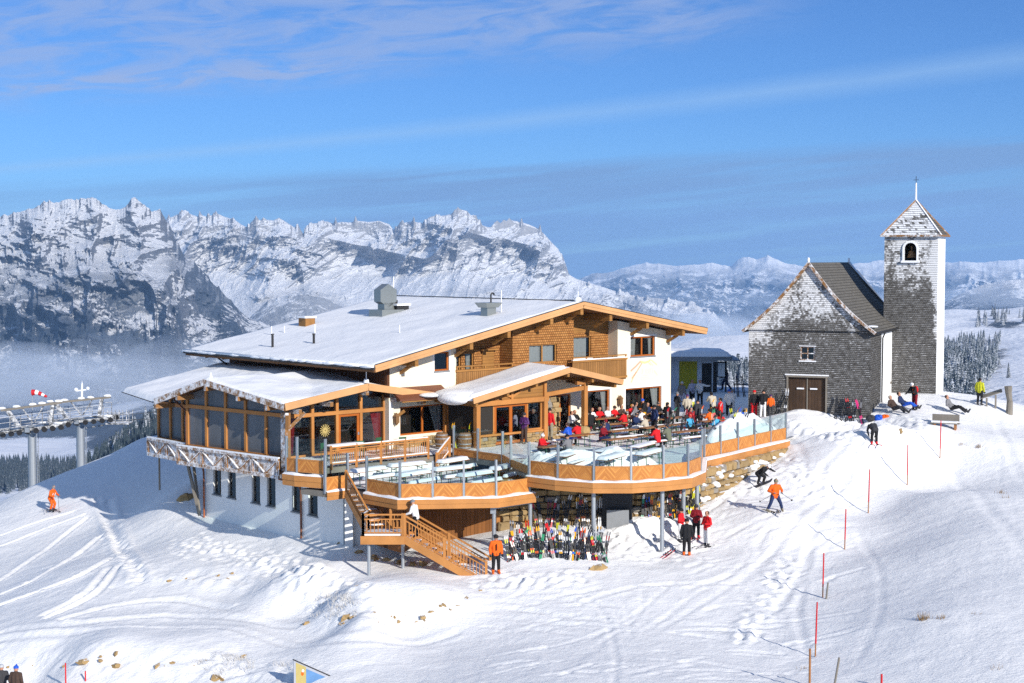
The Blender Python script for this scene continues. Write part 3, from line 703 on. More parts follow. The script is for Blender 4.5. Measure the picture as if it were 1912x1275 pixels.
# upper storey: shingled, with two recessed balconies
mb=MB()
wall_panel(mb,6.77,11.82,3.2,roofwall,[(8.11,10.41,4.3,5.42)],0,breaks=(RU,))
mb.quad((6.77,1.15,3.2),(6.77,0,3.2),(6.77,0,roofwall(6.77)),(6.77,1.15,roofwall(6.77)))
wall_panel(mb,2.4,6.77,3.2,roofwall,[(3.0,3.75,3.4,5.05),(4.05,4.75,3.4,5.05)],1.15)
mb.quad((11.82,0,3.2),(11.82,.85,3.2),(11.82,.85,roofwall(11.82)),(11.82,0,roofwall(11.82)))
wall_panel(mb,11.82,15.7,3.2,roofwall,[(12.55,14.2,4.35,5.72)],.85)
mb.build('shingle_wall',M['shingle'],house)
mb=MB();mb.box(2.38,2.42,0,1.15,3.2,roofwall(2.4));mb.quad((15.69,.85,3.2),(15.69,0,3.2),(15.69,0,roofwall(15.7)),(15.69,.85,roofwall(15.7)));build_parts(mb,'recess_wall',M['plaster'],house)
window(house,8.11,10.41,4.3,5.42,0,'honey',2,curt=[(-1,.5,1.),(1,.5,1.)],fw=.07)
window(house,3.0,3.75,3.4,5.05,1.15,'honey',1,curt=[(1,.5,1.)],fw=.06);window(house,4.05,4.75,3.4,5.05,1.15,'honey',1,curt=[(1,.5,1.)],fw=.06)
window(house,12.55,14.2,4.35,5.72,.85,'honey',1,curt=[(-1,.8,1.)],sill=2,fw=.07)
mb=MB();mb.box(5.35,6.25,1.08,1.16,3.3,5.15);mb.box(5.2,6.4,.85,1.1,5.15,5.22);mb.build('balcony_door',M['honey'],house);mb=MB();mb.box(11.84,15.68,.80,.86,5.95,roofwall(13.6));mb.build('recess_fascia',M['honey'],house)
def balcony(u0,u1,z0,z1,y0,snow):
    b=MB();n=int((u1-u0)/.15)
    for i in range(n):
        x=u0+(u1-u0)*i/n;b.box(x+.006,x+(u1-u0)/n-.006,y0,y0+.03,z0+.06,z1-.04)
    o=b.build('balcony_parapet',M['boardlit'],house)
    r=MB();r.box(u0-.03,u1+.03,y0-.06,y0+.1,z1-.04,z1+.08);r.box(u0-.03,u1+.03,y0-.04,y0-.002,z0,z0+.14)
    r.bar((u0,y0+.02,z1+.26),(u1,y0+.02,z1+.26),.07,.07)
    for k in range(5):
        x=u0+.05+(u1-u0-.1)*k/4;r.box(x-.04,x+.04,y0-.01,y0+.06,z1+.08,z1+.23)
    r.build('rail',M['honey'],o)
    if snow:
        s=MB();s.box(u0,u1,y0-.05,y0+.09,z1+.082,z1+.14);s.build('snow',M['snow_trim'],o)
    d=MB();d.box(u0,u1,y0+.05,y0+1.4,z0-.1,z0+.02);d.build('floor_boards',M['soffit'],o)
balcony(2.4,6.75,3.3,4.12,-.06,False);balcony(11.2,15.95,3.1,4.28,-.55,True)
# faded painted emblem and lettering on the cream wall
def ribbon(mb,pts,w,mi=0):
    for a,b in zip(pts,pts[1:]):
        a=Vector(a);b=Vector(b);d=(b-a);q=Vector((-d.z,0,d.x)).normalized()*w/2
        mb.quad(a-q,b-q,b+q,a+q,mi)
    mb.v=[(x,-.006,z) for x,y,z in mb.v]
def emb(c): return m_plain('faded_paint',c,.9,.05,0,.08,20)
e0=None
for pts,w,c in [([(17.0,0,2.95),(17.45,0,3.35),(17.95,0,3.9)],.10,(.80,.40,.28)),([(16.95,0,2.7),(17.1,0,2.95),(17.42,0,3.35)],.09,(.82,.52,.33)),([(16.9,0,3.42),(17.4,0,3.72),(17.8,0,4.0)],.12,(.82,.36,.27)),
    ([(17.8,0,3.98),(18.2,0,3.9),(18.5,0,3.95)],.13,(.82,.62,.30)),([(18.5,0,3.93),(18.75,0,4.08)],.10,(.62,.63,.30)),([(18.55,0,3.9),(18.8,0,3.72)],.06,(.62,.62,.36)),([(18.8,0,4.05),(19.35,0,3.72)],.08,(.56,.57,.34)),([(18.62,0,4.0),(19.0,0,3.68)],.05,(.66,.64,.42)),([(19.1,0,3.35),(19.4,0,3.05)],.05,(.70,.66,.45))]:
    q=MB();ribbon(q,pts,w)
    m=emb(c)
    if e0 is None: e0=q.build('wall_emblem',m,house)
    else: q.build('painted_stroke',m,e0)
q=MB()      # lettering too faded to read: pale upright strokes and three thin lines
for x in (17.95,18.02,18.3,18.42,18.6,18.72,18.95): ribbon(q,[(x,0,3.18),(x+.02,0,3.52)],.035)
q.build('faded_lettering',emb((.72,.66,.54)),e0);q=MB()
for x0,x1,z in ((18.0,18.5,3.08),(17.9,18.6,2.95),(17.8,18.7,2.84)): ribbon(q,[(x0,0,z),(x1,0,z)],.03)
q.build('faded_lettering',emb((.72,.66,.54)),e0)
# ---- main roof
V0,V1=-1.6,18.3;UL,UR=-4.55,22.45
def roof_slab(v0,v1,ul,ur,ru,zf,name,parent,mat,d0,d1,xn=2,yn=2,bump=0):
    mb=MB()
    mb.prism([(ul,v0),(ru,v0),(ru,v1),(ul,v1)],lambda x,y:zf(x)-d0,lambda x,y:zf(x)-d1);mb.prism([(ru,v0),(ur,v0),(ur,v1),(ru,v1)],lambda x,y:zf(x)-d0,lambda x,y:zf(x)-d1)
    return mb.build(name,mat,parent)
roof=roof_slab(V0+.06,V1,UL,UR,RU,roof_z,'roof',house,M['soffit'],.42,.22)
def snow_sheet(name,parent,x0,x1,y0,y1,zf,thick,st=.28,edge=.25,amp=.05,seed=0,ridge=None,mat='snow_roof'):
    """blanket of snow with rounded, slightly wavering edges"""
    nx=max(4,int((x1-x0)/st));ny=max(4,int((y1-y0)/st))
    xs=np.linspace(x0,x1,nx+1);ys=np.linspace(y0,y1,ny+1);X,Y=np.meshgrid(xs,ys)
    wav=.10*fbm(X*.6+seed,Y*.6,3,seed)
    e=np.minimum(np.minimum(X-x0,x1-X),np.minimum(Y-y0,y1-Y))
    k=np.clip(e/edge,0,1);k=np.sqrt(1-(1-k)**2)
    zb=np.vectorize(zf)(X,Y)
    Z=zb+thick*k*(1+.25*fbm(X*.35,Y*.35,3,seed+4))+amp*k*fbm(X*.5+9,Y*.5,4,seed+2)
    o=grid_obj(name,X,Y,Z,M[mat]);o.parent=parent;return o
snow_sheet('roof_snow',roof,UL,UR,V0+.08,V1,lambda x,y:roof_z(x)-.215,.215,.3,.35,.06,3)
mb=MB()
for a,b in (((UL,V0),(RU,V0)),((RU,V0),(UR,V0))):
    za,zb=roof_z(a[0]),roof_z(b[0])
    mb.bar((a[0],V0,za-.12),(b[0],V0,zb-.12),.06,.22);mb.bar((a[0]+.03,V0+.03,za-.31),(b[0]-.03,V0+.03,zb-.31),.06,.2)
mb.build('bargeboard',M['fascia'],roof)
mb=MB()
for a,b in ((UL,RU),(RU,UR)): mb.bar((a,V0-.01,roof_z(a)+.004),(b,V0-.01,roof_z(b)+.004),.1,.025)
mb.bar((UR+.02,V0,roof_z(UR)-.12),(UR+.02,V1,roof_z(UR)-.12),.05,.25)
mb.bar((RU,V0+.3,RZ+.03),(RU,V1,RZ+.03),.06,.06)
mb.tube((UL-.1,V0,roof_z(UL)-.22),(UL-.1,V1,roof_z(UL)-.22),.075,.075,8)
mb.tube((UL-.1,14.6,roof_z(UL)-.25),(-3.6,14.6,3.9),.05);mb.tube((-3.6,14.6,3.9),(-2.5,14.6,3.5),.05)
mb.build('gutter',M['black'],roof)
mb=MB();mb.bar((UL-.06,V0+.1,roof_z(UL)-.13),(UL-.06,V1,roof_z(UL)-.13),.16,.2)
for k in range(30): y=random.uniform(V0+.3,V1-.3);mb.ball((UL-.08,y,roof_z(UL)-.13-.03*random.random()),.12,0,8,(.9,random.uniform(3,8),random.uniform(.7,1.)),.1)
mb.build('eave_snow_lip',M['snow_trim'],roof,True)
for u in (-1.6,2.35,5.2,8.6,11.1,13.6,16.9,20.3):   # purlins carrying the verge
    p=MB();z=roof_z(u)-.62;p.box(u-.12,u+.12,-1.45,.3 if not(2.4<u<6.7 or 11.9<u<15.6) else 1.1,z-.2,z+.2);p.bar((u,-.9,z-.18),(u,-.05,z-.62),.16,.16);p.build('purlin',M['honey'],roof)
# things standing on the roof
def roof_pt(px,py):
    d=ray(px,py);best=None
    for t in np.linspace(70,130,1500):
        p=Vector((d[0]*t,d[1]*t,H+d[2]*t));l=L(p)
        if p.z<=roof_z(l[0]): return l
    return l
def rooftop(px,py): l=roof_pt(px,py);return Vector((l[0],l[1],roof_z(l[0])))
p=rooftop(722,585)
mb=MB();mb.box(p.x-.9,p.x+.9,p.y-.7,p.y+.7,p.z-.5,p.z+.25);vent=mb.build('kitchen_vent',M['zinc'],roof)
mb=MB() # elbowed exhaust: short shaft and a wide hexagonal mouth
hx=[(.75*math.cos(t),.75*math.sin(t)) for t in [R(30+60*i) for i in range(6)]]
mb.box(p.x-.45,p.x+.35,p.y-.35,p.y+.35,p.z+.25,p.z+.7)
for (ya,s1,yb,s2) in ((-.35,1.,.35,1.),):
    vs=[(p.x-.1+c[0]*s1,p.y+ya,p.z+1.15+c[1]*s1) for c in hx]+[(p.x-.1+c[0]*s2,p.y+yb,p.z+1.15+c[1]*s2) for c in hx]
    mb.add(vs,[(i,(i+1)%6,6+(i+1)%6,6+i) for i in range(6)]+[(5,4,3,2,1,0),(6,7,8,9,10,11)])
mb.build('exhaust_hood',M['zinc'],vent)
mb=MB();mb.box(p.x+.4,p.x+1.35,p.y-.6,p.y+.5,p.z+.26,p.z+.5);mb.tube((p.x+.7,p.y,p.z+.5),(p.x+.7,p.y,p.z+.85),.16);mb.build('fan_unit',M['black'],vent)
mb=MB();mb.box(p.x+.3,p.x+1.45,p.y-.7,p.y+.6,p.z+.5,p.z+.62);mb.build('snow',M['snow_trim'],vent)
p=rooftop(912,588)
mb=MB();mb.box(p.x-.35,p.x+.35,p.y-.3,p.y+.3,p.z-.4,p.z+.45);mb.add([(p.x-.45,p.y-.4,p.z+.45),(p.x+.45,p.y-.4,p.z+.45),(p.x+.45,p.y+.4,p.z+.45),(p.x-.45,p.y+.4,p.z+.45),(p.x-.65,p.y-.55,p.z+.75),(p.x+.65,p.y-.55,p.z+.75),(p.x+.65,p.y+.55,p.z+.75),(p.x-.65,p.y+.55,p.z+.75)],[(0,1,5,4),(1,2,6,5),(2,3,7,6),(3,0,4,7),(4,5,6,7)])
v2=mb.build('flue',M['zinc'],roof)
mb=MB();mb.path([(p.x+.2,p.y,p.z+.75),(p.x+.2,p.y,p.z+1.2),(p.x+.28,p.y,p.z+1.32),(p.x+.42,p.y,p.z+1.3),(p.x+.45,p.y,p.z+1.18)],.05);mb.build('gooseneck_pipe',M['black'],v2)
mb=MB();mb.box(p.x+.5,p.x+1.0,p.y-.25,p.y+.25,p.z-.3,p.z+.12);mb.build('brick_base',M['copper'],v2)
p=rooftop(573,608);mb=MB();mb.box(p.x-.38,p.x+.38,p.y-.38,p.y+.38,p.z-.4,p.z+.5);ch=mb.build('chimney',M['boardlit'],roof)
mb=MB();mb.box(p.x-.45,p.x+.45,p.y-.45,p.y+.45,p.z+.5,p.z+.62);mb.build('snow_cap',M['snow_trim'],ch)
for px,py,h in ((509,648,.75),(586,640,.5)):
    p=rooftop(px,py);mb=MB();mb.tube((p.x,p.y,p.z-.3),(p.x,p.y,p.z+h),.075,.075,10);mb.tube((p.x,p.y,p.z+h),(p.x,p.y,p.z+h+.06),.11,.1,10);mb.build('vent_pipe',M['black'],roof)
for px,py,h in ((936,582,1.3),(507,625,.55),(588,622,.55),(746,622,.5),(531,620,.4),(735,560,1.6)):
    p=rooftop(px,py);mb=MB();mb.tube((p.x,p.y,p.z-.2),(p.x,p.y,p.z+h),.035,.03,6);mb.build('lightning_rod',M['snow_trim'],roof)
p=rooftop(1088,561);mb=MB();mb.ball((RU,V0+.5,RZ+.1),.22,0,8,(1,1,.8));mb.tube((RU,V0+.5,RZ+.2),(RU,V0+.5,RZ+.6),.03);mb.build('ridge_ornament',M['snow_trim'],roof)
# ---- entrance porch
PU,PZ=7.9,4.3;PV=-3.75
def porch_z(u): return PZ-(PU-u)*.183 if u<PU else PZ-(u-PU)*.215
pr=roof_slab(PV+.05,-.001,.55,12.25,PU,porch_z,'porch_roof',house,M['soffit'],.36,.16)
mb=MB()
for a,b in ((.5,PU),(PU,12.3)): mb.bar((a,PV,porch_z(a)-.16),(b,PV,porch_z(b)-.16),.07,.32)
mb.build('bargeboard',M['fascia'],pr)
ps=snow_sheet('porch_snow',pr,.5,PU,PV+.1,-.02,lambda x,y:porch_z(x)-.16,.30,.2,.3,.05,11)
snow_sheet('porch_snow',pr,PU,11.9,PV+.1,-.02,lambda x,y:porch_z(x)-.16,.20,.2,.3,.03,12)
mb=MB();mb.ball((.25,-2.3,2.82),.6,0,18,(1.0,1.9,.55),.03);mb.ball((1.0,-1.8,3.0),.75,0,18,(1.6,2.,.42),.03);mb.ball((-.2,-.95,2.98),.5,0,16,(1.5,1.2,.25),.04);mb.build('overhanging_snow',M['snow_roof'],pr,True)
for u in (.9,3.2,5.4,PU,9.9,11.8):
    q=MB();z=porch_z(u)-.46;q.box(u-.09,u+.09,PV+.15,.02,z-.11,z+.11);q.build('purlin',M['honey'],pr)
mb=MB() # glazed vestibule under the porch
GV=-2.9
for x in (1.5,6.65): mb.box(x-.14,x+.14,GV-.14,GV+.14,0,2.55)
mb.box(1.3,6.9,GV-.12,GV+.12,2.35,2.62);mb.box(1.4,6.8,GV-.06,GV+.06,.62,.74)
mb.box(1.42,1.62,-.2,0.,0,2.5);mb.box(1.42,1.58,GV,0,2.35,2.6)
mb.box(4.0,4.16,GV-.08,GV+.08,2.6,porch_z(4.1)-.5);mb.box(6.55,6.75,GV-.1,GV+.1,2.6,porch_z(6.6)-.5)
mb.bar((4.1,GV,2.75),(5.1,GV,3.2),.12,.12);mb.bar((4.1,GV,2.75),(3.2,GV,3.0),.12,.12)
mb.bar((6.7,GV,2.72),(9.9,GV,2.95),.16,.24)
mb.box(9.76,10.04,GV-.14,GV+.14,.7,porch_z(9.9)-.4);mb.box(9.2,10.3,GV-.1,GV+.1,porch_z(9.9)-.72,porch_z(9.9)-.5)
mb.build('porch_frame',M['orange_v'],house)
mb=MB();wall_panel(mb,1.45,6.7,2.6,lambda x:porch_z(x)-.4,[],GV+.03);mb.build('porch_gable_boards',M['honey'],house)
mb=MB();mb.ball((9.9,GV,.35),.34,0,10,(1,1,1.1),.2);mb.build('post_stone',M['stone'],house)
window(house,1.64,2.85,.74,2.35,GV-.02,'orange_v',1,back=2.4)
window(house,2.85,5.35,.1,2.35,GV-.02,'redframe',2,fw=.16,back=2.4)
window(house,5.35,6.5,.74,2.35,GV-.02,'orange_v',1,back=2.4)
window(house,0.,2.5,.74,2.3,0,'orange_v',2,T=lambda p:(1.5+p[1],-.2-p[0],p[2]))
mb=MB();rubble(mb,[(1.64,GV+.06),(2.8,GV+.06)],0,.62,.26,depth=.06);mb.build('stone_plinth',M['stone'],house);mb=MB();rubble(mb,[(5.4,GV+.06),(6.5,GV+.06)],0,.62,.26,depth=.06);mb.build('stone_plinth',M['stone'],house);mb=MB();rubble(mb,[(6.85,GV+.2),(7.9,GV+.2),(7.9,0)],0,2.5,.32,depth=.08);mb.box(6.85,7.85,GV+.28,-.05,0,2.5);mb.build('porch_stonework',M['stone'],house)
# pent roof of copper over the left window
mb=MB();mb.add([(-2.4,0.001,3.42),(1.3,0.001,3.42),(1.3,-1.0,2.85),(-2.4,-1.0,2.85),(-2.4,0.001,3.3),(1.3,0.001,3.3),(1.3,-1.,2.75),(-2.4,-1.,2.75)],[(0,3,2,1),(4,5,6,7),(3,7,6,2),(0,4,7,3),(1,2,6,5)])
mb.build('copper_pent_roof',M['copper'],house)
mb=MB();mb.bar((-2.2,-.9,2.72),(1.2,-.9,2.72),.09,.1);[mb.bar((x,-.85,2.7),(x,0,2.95),.08,.1) for x in (-1.9,-.9,.1,1.)];mb.build('pent_rafters',M['honey'],house)
def lantern(x,y,z):
    b=MB();b.box(x-.02,x+.02,y-.28,y,z+.34,z+.38);b.add([(x-.16,y-.36,z+.2),(x+.16,y-.36,z+.2),(x+.16,y-.06,z+.2),(x-.16,y-.06,z+.2),(x,y-.21,z+.42)],[(0,1,4),(1,2,4),(2,3,4),(3,0,4),(0,3,2,1)])
    b.box(x-.12,x+.12,y-.32,y-.1,z-.15,z+.2);b.add([(x-.1,y-.3,z-.15),(x+.1,y-.3,z-.15),(x+.1,y-.12,z-.15),(x-.1,y-.12,z-.15),(x,y-.21,z-.32)],[(1,0,4),(2,1,4),(3,2,4),(0,3,4)])
    b.build('wall_lantern',M['barrel'],house)
lantern(-2.05,0,1.65);lantern(15.75,0,1.55)
mb=MB();mb.box(-2.42,-2.2,-.02,.02,-.1,2.7);mb.box(2.2,2.4,-.02,.01,-.1,2.4);build_parts(mb,'corner_quoin',M['white'],house)
# ------------------------------------------------------------ winter garden wing on the left (part of the restaurant)
def fr(a,b):
    """frame of a wall running from a to b (local plan points); returns a map (s, out, z) -> local and the length"""
    a=Vector((*a,0));b=Vector((*b,0));d=(b-a).normalized();o=Vector((d.y,-d.x,0));Ln=(b-a).length
    return (lambda p:tuple(a+d*p[0]-o*p[1]+Vector((0,0,p[2])))),Ln
AX=-8.8;A0=(AX,.45);A1=(-9.9,8.8);A2=(-9.35,8.9);A3=(-9.35,13.1);AR=(-2.42,.45)
gAu,gBv=6.1,-4.25       # ridge of the left gable runs along x at y=gAu; ridge of the front gable along y at x=gBv
def annex_z(u,v):
    a=4.02-(abs(v-gAu))*(.145 if v<gAu else .30)+.0*(u+10)
    b=3.80-abs(u-gBv)*(.20 if u<gBv else .245)
    c=min(2.66+(u+10.6)*.185,3.98) if v>gAu else -9
    return max(a,b,c)
def annex_plan():
    xs=np.arange(-11.0,.31,.2);ys=np.arange(-.55,16.6,.2);return np.meshgrid(xs,ys)
X,Y=annex_plan()
Z=np.vectorize(annex_z)(X,Y)
# plan of the roof: gable verges left and front
inside=((Y>=-.5)&(X>=-9.55-(Y+.5)*.13))&(((X<=.25)&(Y<.6))|(X<=-2.4))&(X>-11.2)
inside&=~((Y>11.2)&(X<-10.4))
def masked_sheet(name,X,Y,Z,ins,mat,parent,dz0=None):
    vs=[];idx={};fs=[]
    ny,nx=X.shape
    def vid(i,j):
        if (i,j) not in idx: idx[(i,j)]=len(vs);vs.append((X[i,j],Y[i,j],Z[i,j]))
        return idx[(i,j)]
    for i in range(ny-1):
        for j in range(nx-1):
            if ins[i,j] and ins[i+1,j] and ins[i,j+1] and ins[i+1,j+1]: fs.append((vid(i,j),vid(i,j+1),vid(i+1,j+1),vid(i+1,j)))
    me=bpy.data.meshes.new(name);me.from_pydata(vs,[],fs);me.materials.append(M[mat]);me.polygons.foreach_set('use_smooth',[True]*len(fs));me.update()
    o=bpy.data.objects.new(name,me);COL.objects.link(o);o.parent=parent;return o
# follow the slanted verge exactly: shear the left edge columns onto the verge line
edge=-9.6-(np.clip(Y,-.5,10.6)+.5)*.125+np.clip(Y-10.6,0,9)*.17
wgt=np.clip((-7.-X)/4.,0,1);X=X+wgt*((edge-(-11.0)))
Z=np.vectorize(annex_z)(X,Y)
inside=(Y>=-.56)&(((X<=.3)&(Y<.56))|(X<=-2.38))
d=np.minimum(np.minimum(X-edge,Y+.55),np.minimum(16.4-Y,np.where(Y<.5,.3-X,9)))
k=np.clip(d/.45,0,1);k=np.sqrt(1-(1-k)**2)
Zs=Z-.2+.05+.24*k*(1+.4*fbm(X*.4,Y*.4,3,3))+.10*k*fbm(X*.45,Y*.45,4,9)
# drift in the valley between the two gables
annex_roof=masked_sheet('wing_roof',X,Y,Z-.2,inside,'soffit',house)
masked_sheet('wing_roof_snow',X,Y,Zs,inside,'snow_roof',annex_roof)
mb=MB()
def ed(u,v): return Vector((u,v,annex_z(u,v)))
fl=[ed(-9.6,-.58),ed(gBv,-.58),ed(.32,-.58)]
for a,b in zip(fl,fl[1:]): mb.bar(a-Vector((0,0,.16)),b-Vector((0,0,.16)),.07,.38)
mb.build('bargeboard',M['fascia'],annex_roof)
mb=MB();ve=[ed(-9.6-(v+.5)*.125,v) for v in (-.5,gAu,10.6)]
for a,b in zip(ve,ve[1:]): mb.bar(a-Vector((0,0,.2)),b-Vector((0,0,.2)),.07,.34)
frosted=None
def frosted_wood(name='rime_covered_timber',c1=(.34,.17,.06),c2=(.20,.10,.04),th=.49):
    n=N(name);v=n.c.outputs['Object'];g=n.n('ShaderNodeNewGeometry');s=n.sep(g.outputs['Normal'])
    f=n.math('ADD',n.noise(v,3.2,6,.75),n.math('MULTIPLY',s[2],.35));f=n.math('ADD',f,n.math('MULTIPLY',s[0],-.12))
    f=n.math('MULTIPLY',n.math('SUBTRACT',f,th),6.,clamp=True)
    n.base(n.mix(f,n.mix(n.noise(n.mapping(v,(2,2,12)),3,4),c1,c2),(.82,.83,.85)),.75,.15);n.bump(f,.03,1.);return n.m
M['rimewood']=frosted_wood()
mb.build('rimed_bargeboard',M['rimewood'],annex_roof)
mb=MB()
for v in (.8,3.2,5.9,8.4,10.4):
    p=ed(-9.7-(v+.5)*.125,v);mb.box(p.x,p.x+1.2,v-.1,v+.1,p.z-.62,p.z-.38)
for u in (-8.6,-6.6,gBv,-2.2,-.3):
    z=annex_z(u,-.5)-.5;mb.box(u-.1,u+.1,-.5,.5,z-.12,z+.12)
build_parts(mb,'purlin_end',M['rimewood'],annex_roof)
mb=MB();mb.tube((gBv,-.4,annex_z(gBv,0)+.05),(gBv,-.4,annex_z(gBv,0)+.25),.16,.12,10);mb.tube((gBv,-.4,4.),(gBv,-.4,4.6),.025);p=ed(-10.3,gAu);mb.tube((p.x+.3,p.y,p.z),(p.x+.3,p.y,p.z+.3),.1,.05,8);mb.build('ridge_cap',M['snow_trim'],annex_roof)
# walls as timber post and glass
def postwall(a,b,n,z0,z1,ztop,name,glass,mull='orange_v',pw=.17,skip=(),sillh=None):
    T,Ln=fr(a,b);mb=MB()
    for i in range(n+1):
        s=Ln*i/n;top=ztop(*T((s,0,0))[:2])
        mb.box(s-pw/2,s+pw/2,-.06,.12,z0,top)
    mb.box(0,Ln,-.08,.12,z1,z1+.2);mb.box(0,Ln,-.06,.14,z0,z0+.14)
    mb.v=[T(p) for p in mb.v];o=mb.build(name,M[mull],house)
    for i in range(n):
        if i in skip: continue
        s0,s1=Ln*i/n+pw/2,Ln*(i+1)/n-pw/2
        g=MB();g.quad(*[T(q) for q in ((s0,.04,z0+.14),(s1,.04,z0+.14),(s1,.04,z1),(s0,.04,z1))])
        g.build('pane',M[glass],o)
        ta=ztop(*T((s0,0,0))[:2]);tb=ztop(*T((s1,0,0))[:2])
        if min(ta,tb)>z1+.45:
            g=MB();g.quad(*[T(q) for q in ((s0,.04,z1+.2),(s1,.04,z1+.2),(s1,.04,tb),(s0,.04,ta))]);g.build('gable_pane',M[glass],o)
        elif max(ta,tb)>z1+.3:
            g=MB();g.quad(*[T(q) for q in ((s0,.03,z1+.2),(s1,.03,z1+.2),(s1,.03,tb),(s0,.03,ta))]);g.build('gable_board',M['honey'],o)
    return o,T,Ln
zt=lambda u,v:annex_z(u,v)-.3
o1,T1,L1=postwall(A1,A0,5,.0,2.2,zt,'left_glass_wall','greyed')
o2,T2,L2=postwall(A3,A2,3,.0,2.05,lambda u,v:min(zt(u,v),2.7),'rear_glass_wall','greyed')
o3,T3,L3=postwall(A0,AR,4,.0,2.15,zt,'front_glass_wall','glass',skip=(2,))
# door in the third bay of the front, straw star and red curtains inside
s0,s1=L3*2/4+.09,L3*3/4-.09
d=MB();d.box(s0,s1,.0,.1,2.0,2.15);d.box(s0,s0+.16,0,.1,0,2.0);d.box(s1-.16,s1,0,.1,0,2.0);d.box(s0+.16,s1-.16,0,.1,0,.2);d.v=[T3(p) for p in d.v];do=d.build('terrace_door',M['redframe'],house)
g=MB();g.quad(*[T3(q) for q in ((s0+.16,.05,.2),(s1-.16,.05,.2),(s1-.16,.05,2.),(s0+.16,.05,2.))]);g.build('pane',M['glass'],do)
h=MB();h.box(s1-.13,s1-.05,-.05,0,.95,1.1);h.v=[T3(p) for p in h.v];h.build('handle',M['steel'],do)
g=MB();T,_=T3,0;g.quad(*[T3(q) for q in ((s0-.05,.04,2.35),(s1+.05,.04,2.35),(s1+.05,.04,zt(*T3((s1,0,0))[:2])),(s0-.05,.04,zt(*T3((s0,0,0))[:2])))]);g.build('gable_pane',M['glass'],do)
st=MB();c=T3((L3*1.5/4,-.02,1.35))
for k in range(8):
    a=math.pi*k/8;st.bar((c[0]-.34*math.cos(a),c[1]-.02,c[2]-.34*math.sin(a)),(c[0]+.34*math.cos(a),c[1]-.02,c[2]+.34*math.sin(a)),.02,.035)
st.build('straw_star',m_plain('straw',(.55,.42,.15)),o3)
def drape(T,s,w0,w1,z0,z1,side,mat,parent):
    cu=MB()
    for i in range(8):
        t0,t1=i/8,(i+1)/8
        f=lambda t,top:T((s-side*(w0 if top else w1)*t,.2+.05*math.sin(t*17),z1 if top else z0))
        cu.quad(f(t0,0),f(t1,0),f(t1,1),f(t0,1))
    cu.build('curtain',M[mat],parent)
drape(T3,L3-.1,.75,.3,.2,2.1,1,'redcurtain',o3);drape(T3,.2,.4,.25,.2,2.1,-1,'redcurtain',o3)
for i in (3,): drape(T1,L1*(i+.85)/5,.4,.3,.3,2.1,1,'curtain',o1)
drape(T2,L2*.5,.5,.4,.3,2.,1,'curtain',o2)
# floor; inner walls near-black, the room's shade put into their colour
mb=MB();mb.prism([A0,AR,(-2.42,13.1),A3,A2,A1],-.55,-.02);mb.build('wing_floor',M['barrel'],house)
mb=MB();mb.quad((-4.3,3.6,0),(-2.5,3.6,0),(-2.5,3.6,3.4),(-4.3,3.6,3.4));mb.quad((-8.3,3.,0),(-2.5,3.,0),(-2.5,3.,2.4),(-8.3,3.,2.4));mb.quad((-7.,.7,0),(-7.8,13,0),(-7.8,13,2.4),(-7.,.7,2.4));mb.quad((-9.3,13.1,-.5),(-2.4,13.1,-.5),(-2.4,13.1,2.7),(-9.3,13.1,2.7));mb.build('inner_shade_wall',M['dark'],house)
# rimed corner pillar and braces
mb=MB();mb.box(AX-.42,AX-.08,.0,.42,-1.0,2.5);mb.bar((AX-.25,.1,1.6),(AX-.6,-.45,2.5),.16,.18);mb.bar((AX-.2,.1,1.6),(AX+.5,-.45,2.5),.16,.18);mb.build('corner_pillar',M['rimewood'],house)
mb=MB();mb.bar((-2.3,.4,1.35),(-1.6,-.35,2.15),.15,.17);mb.build('eave_brace',M['honey'],house)
# long balcony with X-bracing, rime on the boards
def xbalcony(a,b,out,bays,name):
    T,Ln=fr(a,b);mb=MB();y=-out
    mb.box(0,Ln,y-.02,y+.04,-.76,.0);o=None
    q=MB();w=.09
    q.box(-.05,Ln+.05,y-.12,y-.0,-.02,.12);q.box(-.05,Ln+.05,y-.1,y-.0,-.95,-.75)
    for i in range(bays+1):
        s=Ln*i/bays;q.box(s-.1,s-.02,y-.09,y-.021,-.78,0.);q.box(s+.03,s+.11,y-.09,y-.021,-.78,0.)
    for i in range(bays):
        s0,s1=Ln*i/bays+.1,Ln*(i+1)/bays-.1;m=(s0+s1)/2
        q.bar((s0,y-.06,-.05),(m,y-.06,-.74),.06,.09,up=(0,1,0));q.bar((m,y-.06,-.74),(s1,y-.06,-.05),.06,.09,up=(0,1,0))
    f=MB();f.box(-.02,Ln+.02,y+.04,.0,-.72,-.6)
    s=MB();s.box(-.05,Ln+.05,y-.1,y+.03,.12,.18);s.box(0,Ln,y+.05,0,-.02,.08) if False else None
    for mm in (mb,q,f,s): mm.v=[T(p) for p in mm.v]
    o=mb.build(name,M['rimewood'],house);q.build('bracing',M['rimewood'],o);f.build('floor_slab',M['soffit'],o);s.build('snow',M['snow_trim'],o)
xbalcony((A1[0],A1[1]+.1),(AX-.05,.35),.6,4,'balcony');xbalcony((A3[0],A3[1]+.3),(A2[0],A2[1]+.2),.5,2,'balcony')
mb=MB()  # struts below the balcony corner
mb.bar((-9.9,8.9,-.9),(-9.5,8.3,-3.9),.14,.14);mb.bar((-9.3,9.3,-.9),(-9.5,8.3,-3.9),.14,.14);mb.tube((-9.4,13.,-.7),(-9.4,13.,-3.),.06);build_parts(mb,'strut',M['greywood'],house)
